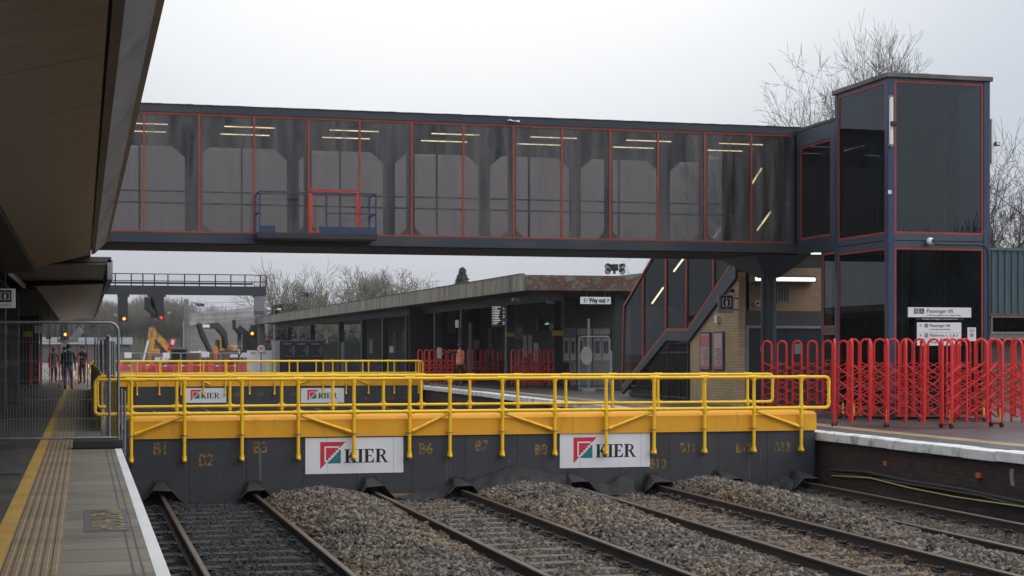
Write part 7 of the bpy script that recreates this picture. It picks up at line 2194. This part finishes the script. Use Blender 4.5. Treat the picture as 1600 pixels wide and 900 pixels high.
# ================================================================== trees
def grow(seed, H, r0, depth=7, trunk=.22, ang=26, up=.06, ratio=.82, twig=.006, side=.55, nfork=4, tiers=4, jit=.09):
    """a bare forking tree: (trunk and limb pieces, twig pieces), each (p0, p1, r0, r1, level)"""
    rr = random.Random(seed); big = []; fine = []
    def seg(p, d, L, r, lvl):
        n = 3 if lvl < 4 else 2
        q = Vector(p); pts = [q.copy()]; d = Vector(d); rad = [r]
        for i in range(n):
            d = (d + Vector((rr.gauss(0,1), rr.gauss(0,1), rr.gauss(0,1))) * jit + Vector((0,0,up))).normalized()
            q = q + d * (L / n); pts.append(q.copy()); rad.append(max(twig, r * (1 - .26*(i+1)/n)))
            (big if lvl < tiers else fine).append((pts[-2], pts[-1], rad[-2], rad[-1], lvl))
        if lvl >= depth: return
        kids = nfork if lvl == 0 else (3 if (lvl < 2 and rr.random() < .6) else 2)
        x = d.orthogonal().normalized(); y = d.cross(x); az0 = rr.random()*6.28
        for i in range(kids):
            az = az0 + 6.283*i/kids + rr.gauss(0,.3)
            a = R(ang * (.55 + .8*rr.random())) * (1.25 if lvl == 0 else 1)
            nd = d*math.cos(a) + (x*math.cos(az) + y*math.sin(az))*math.sin(a)
            seg(q, nd, L * (ratio * (.8 + .4*rr.random()) if lvl else (1 - trunk) / trunk * .24), max(twig, rad[-1] * (.62 if kids > 2 else .74)), lvl + 1)
        if lvl and rr.random() < side + .1:
            for k_ in range(1 if lvl < 4 else 2):
                b = pts[1].lerp(pts[-2], rr.random()); az = rr.random()*6.28; a = R(40 + 22*rr.random())
                nd = d*math.cos(a) + (x*math.cos(az) + y*math.sin(az))*math.sin(a)
                seg(b, nd, L * .68, max(twig, rad[1] * .5), min(depth, lvl + (2 if lvl < depth - 1 else 1)))
    seg(Vector((0,0,0)), Vector((0,0,1)), H * trunk, r0, 0)
    return big, fine
def pieces_mesh(name, pcs, mat, off=(0,0,0), n0=6):
    m = MB(); o = Vector(off)
    for a, b, ra, rb, lvl in pcs:
        m.tube(a + o, b + o, ra, rb, n0 if lvl < 2 else 3, cap=False)
    me = bpy.data.meshes.new(name); me.from_pydata(m.v, [], m.f); me.materials.append(mat)
    me.polygons.foreach_set('use_smooth', [True]*len(me.polygons)); me.update()
    return me
def tree(u, vtop, d, seed, label, mat='twig_mid', base=-1.2, group=None, ivy=False, r0=None, narrow=1.0, **kw):
    top_ = PD(u, vtop, d); H = top_.z - base
    big, fine = grow(seed, H, r0 or H*.02, **kw)
    zs_ = sorted(b.z for a, b, *_ in big + fine); hm = zs_[int(len(zs_)*.997)]; f = H / hm
    f = Vector((f*narrow, f*narrow, f))
    big = [(a*f, b*f, ra, rb, l) for a, b, ra, rb, l in big]; fine = [(a*f, b*f, ra, rb, l) for a, b, ra, rb, l in fine]
    t = thing('bare_tree', (top_.x, top_.y, base), label, 'tree', group)
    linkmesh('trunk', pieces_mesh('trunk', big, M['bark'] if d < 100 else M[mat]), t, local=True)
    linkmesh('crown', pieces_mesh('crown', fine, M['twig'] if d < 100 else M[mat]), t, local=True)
    if ivy:
        rng = random.Random(seed); m = MB()
        for i in range(1400):
            z = rng.random()**1.2 * H * .62; a = rng.random()*6.28; r = (.1 + rng.random()) * (.9 + z*.10) * .9
            p = Vector((r*math.cos(a), r*math.sin(a), z + .3)); s = .12 + .14*rng.random()
            q = Vector((rng.gauss(0,1), rng.gauss(0,1), rng.gauss(0,1))).normalized(); x = q.orthogonal().normalized()*s; y = q.cross(x)
            m.add([p-x-y, p+x-y, p+x+y, p-x+y], [(0,1,2,3)])
        linkmesh('ivy', m.mesh('ivy', M['ivy']), t, local=True)
    return t
GT = 'bare trees round the station'
tree(1385, 47, 66, 28, 'tall bare tree whose crown rises behind the lift tower', 'twig', group=GT, depth=8, trunk=.40, ang=23, ratio=.79, twig=.006, r0=.40, nfork=5, up=.04, side=.7, narrow=.8)
tree(1590, 184, 58, 8, 'broad bare tree with thick limbs at the outer side of the lift tower', 'twig', group=GT, depth=8, trunk=.30, ang=23, ratio=.82, twig=.007, r0=.44, nfork=4, up=.07, side=.7)
tree(1236, 183, 95, 14, 'far bare tree top just showing over the end of the footbridge roof', 'twig', group=GT, depth=8, ang=28, twig=.010, nfork=5)
FT = dict(depth=7, trunk=.16, ang=20, up=.07, twig=.018, nfork=6, ratio=.82, side=.45)
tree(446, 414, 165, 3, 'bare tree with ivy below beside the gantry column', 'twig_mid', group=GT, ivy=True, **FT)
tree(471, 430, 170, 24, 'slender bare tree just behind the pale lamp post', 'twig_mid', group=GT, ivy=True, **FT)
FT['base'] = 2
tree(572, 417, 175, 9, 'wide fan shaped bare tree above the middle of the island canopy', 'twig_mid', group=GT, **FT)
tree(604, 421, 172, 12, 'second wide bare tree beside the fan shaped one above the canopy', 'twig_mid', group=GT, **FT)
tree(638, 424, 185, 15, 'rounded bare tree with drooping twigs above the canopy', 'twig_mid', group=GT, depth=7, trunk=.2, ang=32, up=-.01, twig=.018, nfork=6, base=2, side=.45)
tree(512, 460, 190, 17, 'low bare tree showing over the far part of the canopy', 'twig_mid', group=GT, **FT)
# small conifer
p = PD(722, 420, 150); base_ = 2.0
t = thing('conifer_tree', (p.x, p.y, base_), 'small dark evergreen tree poking above the island canopy', 'tree')
H = p.z - base_
MB().tube((0,0,0),(0,0,H*.97),.16,.02,8).build('trunk', M['bark'], t, local=True)
rr = random.Random(6); m = MB()
for i in range(2600):
    z = H * (.45 + .55*rr.random()); rmax = (H - z) * .46 + .14
    rmax *= .8 + .2*rr.random(); a = rr.random()*6.28; r = rmax * rr.random()**.6
    c = Vector((r*math.cos(a), r*math.sin(a), z - r*.1)); s = .05 + .09*rr.random()
    q = Vector((rr.gauss(0,1), rr.gauss(0,1), rr.gauss(0,1))).normalized(); x = q.orthogonal().normalized()*s*1.6; y = q.cross(x).normalized()*s*.6
    m.add([c-x-y, c+x-y, c+x+y, c-x+y], [(0,1,2,3)])
linkmesh('crown', m.mesh('crown', pm('needles', (.055,.07,.055), (.09,.105,.08), 3, .8)), t, local=True)
# far-off wood and hedges: masses nobody could count
def wood(name, spots, seeds, hts, mat, thick):
    protos = []
    for s in seeds:
        big, fine = grow(s, 10.0, .13, depth=7, trunk=.2, ang=17, up=.12, twig=thick, nfork=6)
        vs = []; fs = []
        for a, b, ra, rb, lvl in big + fine:
            d = (b - a); 
            if d.length < 1e-6: continue
            d.normalize(); x = d.orthogonal().normalized(); y = d.cross(x); k = len(vs)
            for p, r in ((a, ra), (b, rb)):
                for q in range(3): vs.append(p + (x*math.cos(q*2.094) + y*math.sin(q*2.094))*r)
            fs += [(k+q, k+3+q, k+3+(q+1) % 3, k+(q+1) % 3) for q in range(3)]
        protos.append((np.array([tuple(v) for v in vs]), np.array(fs)))
    V = []; Fc = []; n = 0; rr = random.Random(1)
    for i, ((x, y, z0), h) in enumerate(zip(spots, hts)):
        v, f = protos[i % len(protos)]
        a = rr.random()*6.28; c, s = math.cos(a), math.sin(a); sc = h / v[:,2].max()
        r = v @ np.array([[c,s,0],[-s,c,0],[0,0,1]]) * np.array([sc, sc, sc]) + np.array([x, y, z0])
        V.append(r); Fc.append(f + n); n += len(r)
    V = np.concatenate(V); Fc = np.concatenate(Fc)
    me = bpy.data.meshes.new(name)
    me.vertices.add(len(V)); me.vertices.foreach_set('co', V.reshape(-1))
    me.loops.add(len(Fc)*4); me.loops.foreach_set('vertex_index', Fc.reshape(-1).astype(np.int32))
    me.polygons.add(len(Fc)); me.polygons.foreach_set('loop_start', (np.arange(len(Fc))*4).astype(np.int32))
    me.materials.append(mat); me.update(); me.validate()
    return tag(linkmesh(name, me), kind='stuff')
rr = random.Random(21); spots = []; hts = []
for i in range(120):
    u = 60 + 300*rr.random(); d = 255 + 75*rr.random()
    vt = 468 + 14*rr.random() - (6 if 165 < u < 290 else 0) + (18 if u > 300 else 0)
    p = PD(u, vt, d); spots.append((p.x, p.y, ZS)); hts.append(p.z - ZS)
for i in range(46):
    u = 405 + 260*rr.random(); d = 230 + 60*rr.random(); vt = 478 + 14*rr.random()
    p = PD(u, vt, d); spots.append((p.x, p.y, ZS)); hts.append(p.z - ZS)
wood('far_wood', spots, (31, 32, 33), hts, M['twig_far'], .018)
# undergrowth under the wood: a brushy bank and upright stems
def bank(u, d):
    return ZS + max(0, min(1, (d - 250) / 45)) * (8.2 + .9*math.sin(u*.06) + .5*math.sin(u*.17 + 1)) * (1 - .25*smooth(255, 330, u))
V_ = []; nu, nd = 60, 10
for j in range(nd):
    for i in range(nu):
        u, d = 40 + 640*i/(nu-1), 245 + 60*j/(nd-1)
        p = PD(u, 548, d); V_.append((p.x, p.y, bank(u, d) - .3))
tag(MB().add(V_, [(j*nu+i, j*nu+i+1, (j+1)*nu+i+1, (j+1)*nu+i) for j in range(nd-1) for i in range(nu-1)]).build('hills', pm('brushy_bank', (.135,.12,.105), (.105,.10,.08), .25, .95, bump=.6, bscale=1.5, stretch=(1,1,.3)), smooth=True), kind='structure')
def brush(name, areas, n, mat, seed, stems=False):
    rr = random.Random(seed); m = MB()
    for i in range(n):
        u0, u1, d0, d1, vt = areas[i % len(areas)]
        u = u0 + (u1-u0)*rr.random(); d = d0 + (d1-d0)*rr.random()
        p = PD(u, 548, d)
        if stems:
            z0 = bank(u, d); h = 1.2 + 3.2*rr.random()**1.5; lx, ly = rr.gauss(0,.35), rr.gauss(0,.35); w_ = .015 + .03*rr.random()
            m.add([(p.x-w_, p.y, z0), (p.x+w_, p.y, z0), (p.x+lx+w_*.3, p.y+ly, z0+h), (p.x+lx-w_*.3, p.y+ly, z0+h)], [(0,1,2,3)])
            continue
        top_ = (548 - vt)/F*d + EYE - ZS
        z = ZS + top_ * rr.random()**.9 * (.75 + .3*math.sin(u*.35 + d*.1) * .8)
        c = Vector((p.x, p.y, z)); s = .08 + .16*rr.random()
        q = Vector((rr.gauss(0,1), rr.gauss(0,1), rr.gauss(0,.6))).normalized(); x = q.orthogonal().normalized()*s*.6; y = q.cross(x).normalized()*s*1.3
        m.add([c-x-y, c+x-y, c+x+y, c-x+y], [(0,1,2,3)])
    me = bpy.data.meshes.new(name); me.from_pydata(m.v, [], m.f); me.materials.append(mat); me.update()
    return tag(linkmesh(name, me), kind='stuff')
brush('undergrowth', [(50,400,249,300,497)], 30000, M['twig_far'], 3, True)
brush('hedge', [(402,640,215,225,500)], 22000, M['ivy'], 4)
# bank of bare trees behind the photographer that shows in the tower glass
rr = random.Random(5); spots = []; hts = []
for i in range(26):
    x = 58 + 40*rr.random(); y = -48 - 18*rr.random()
    spots.append((x, y, -1.2)); hts.append(10.5 + 4.5*rr.random())
wood('wood', spots, (41, 42), hts, M['bark'], .02)
rr2 = random.Random(8); m = MB()
for i in range(30000):
    x = 56 + 50*rr2.random(); y = -46 - 5*rr2.random(); z = -1.2 + 8.2*rr2.random()**.8*(.8+.25*math.sin(x*.5)); s = .07 + .13*rr2.random()
    q = Vector((rr2.gauss(0,1), rr2.gauss(0,1), rr2.gauss(0,1))).normalized(); a = q.orthogonal().normalized()*s; b = q.cross(a)
    m.add([Vector((x,y,z))-a-b, Vector((x,y,z))+a-b, Vector((x,y,z))+a+b, Vector((x,y,z))-a+b], [(0,1,2,3)])
me = bpy.data.meshes.new('hedge'); me.from_pydata(m.v, [], m.f); me.materials.append(M['ivy']); me.update()
tag(linkmesh('hedge', me), kind='stuff')

# thin winter air: far things pale a little
hz = MB().box(-1230, 1230, -1230, 1230, -2.6, 34).build('haze', None)
hm_ = bpy.data.materials.new('haze'); hm_.use_nodes = True
hn = hm_.node_tree; hn.nodes.remove(hn.nodes['Principled BSDF'])
pv = hn.nodes.new('ShaderNodeVolumePrincipled')
pv.inputs['Color'].default_value = (.93, .95, 1.0, 1)
pv.inputs['Density'].default_value = .00022
hn.links.new(pv.outputs[0], hn.nodes['Material Output'].inputs['Volume'])
hz.data.materials.clear(); hz.data.materials.append(hm_)
tag(hz, kind='stuff')
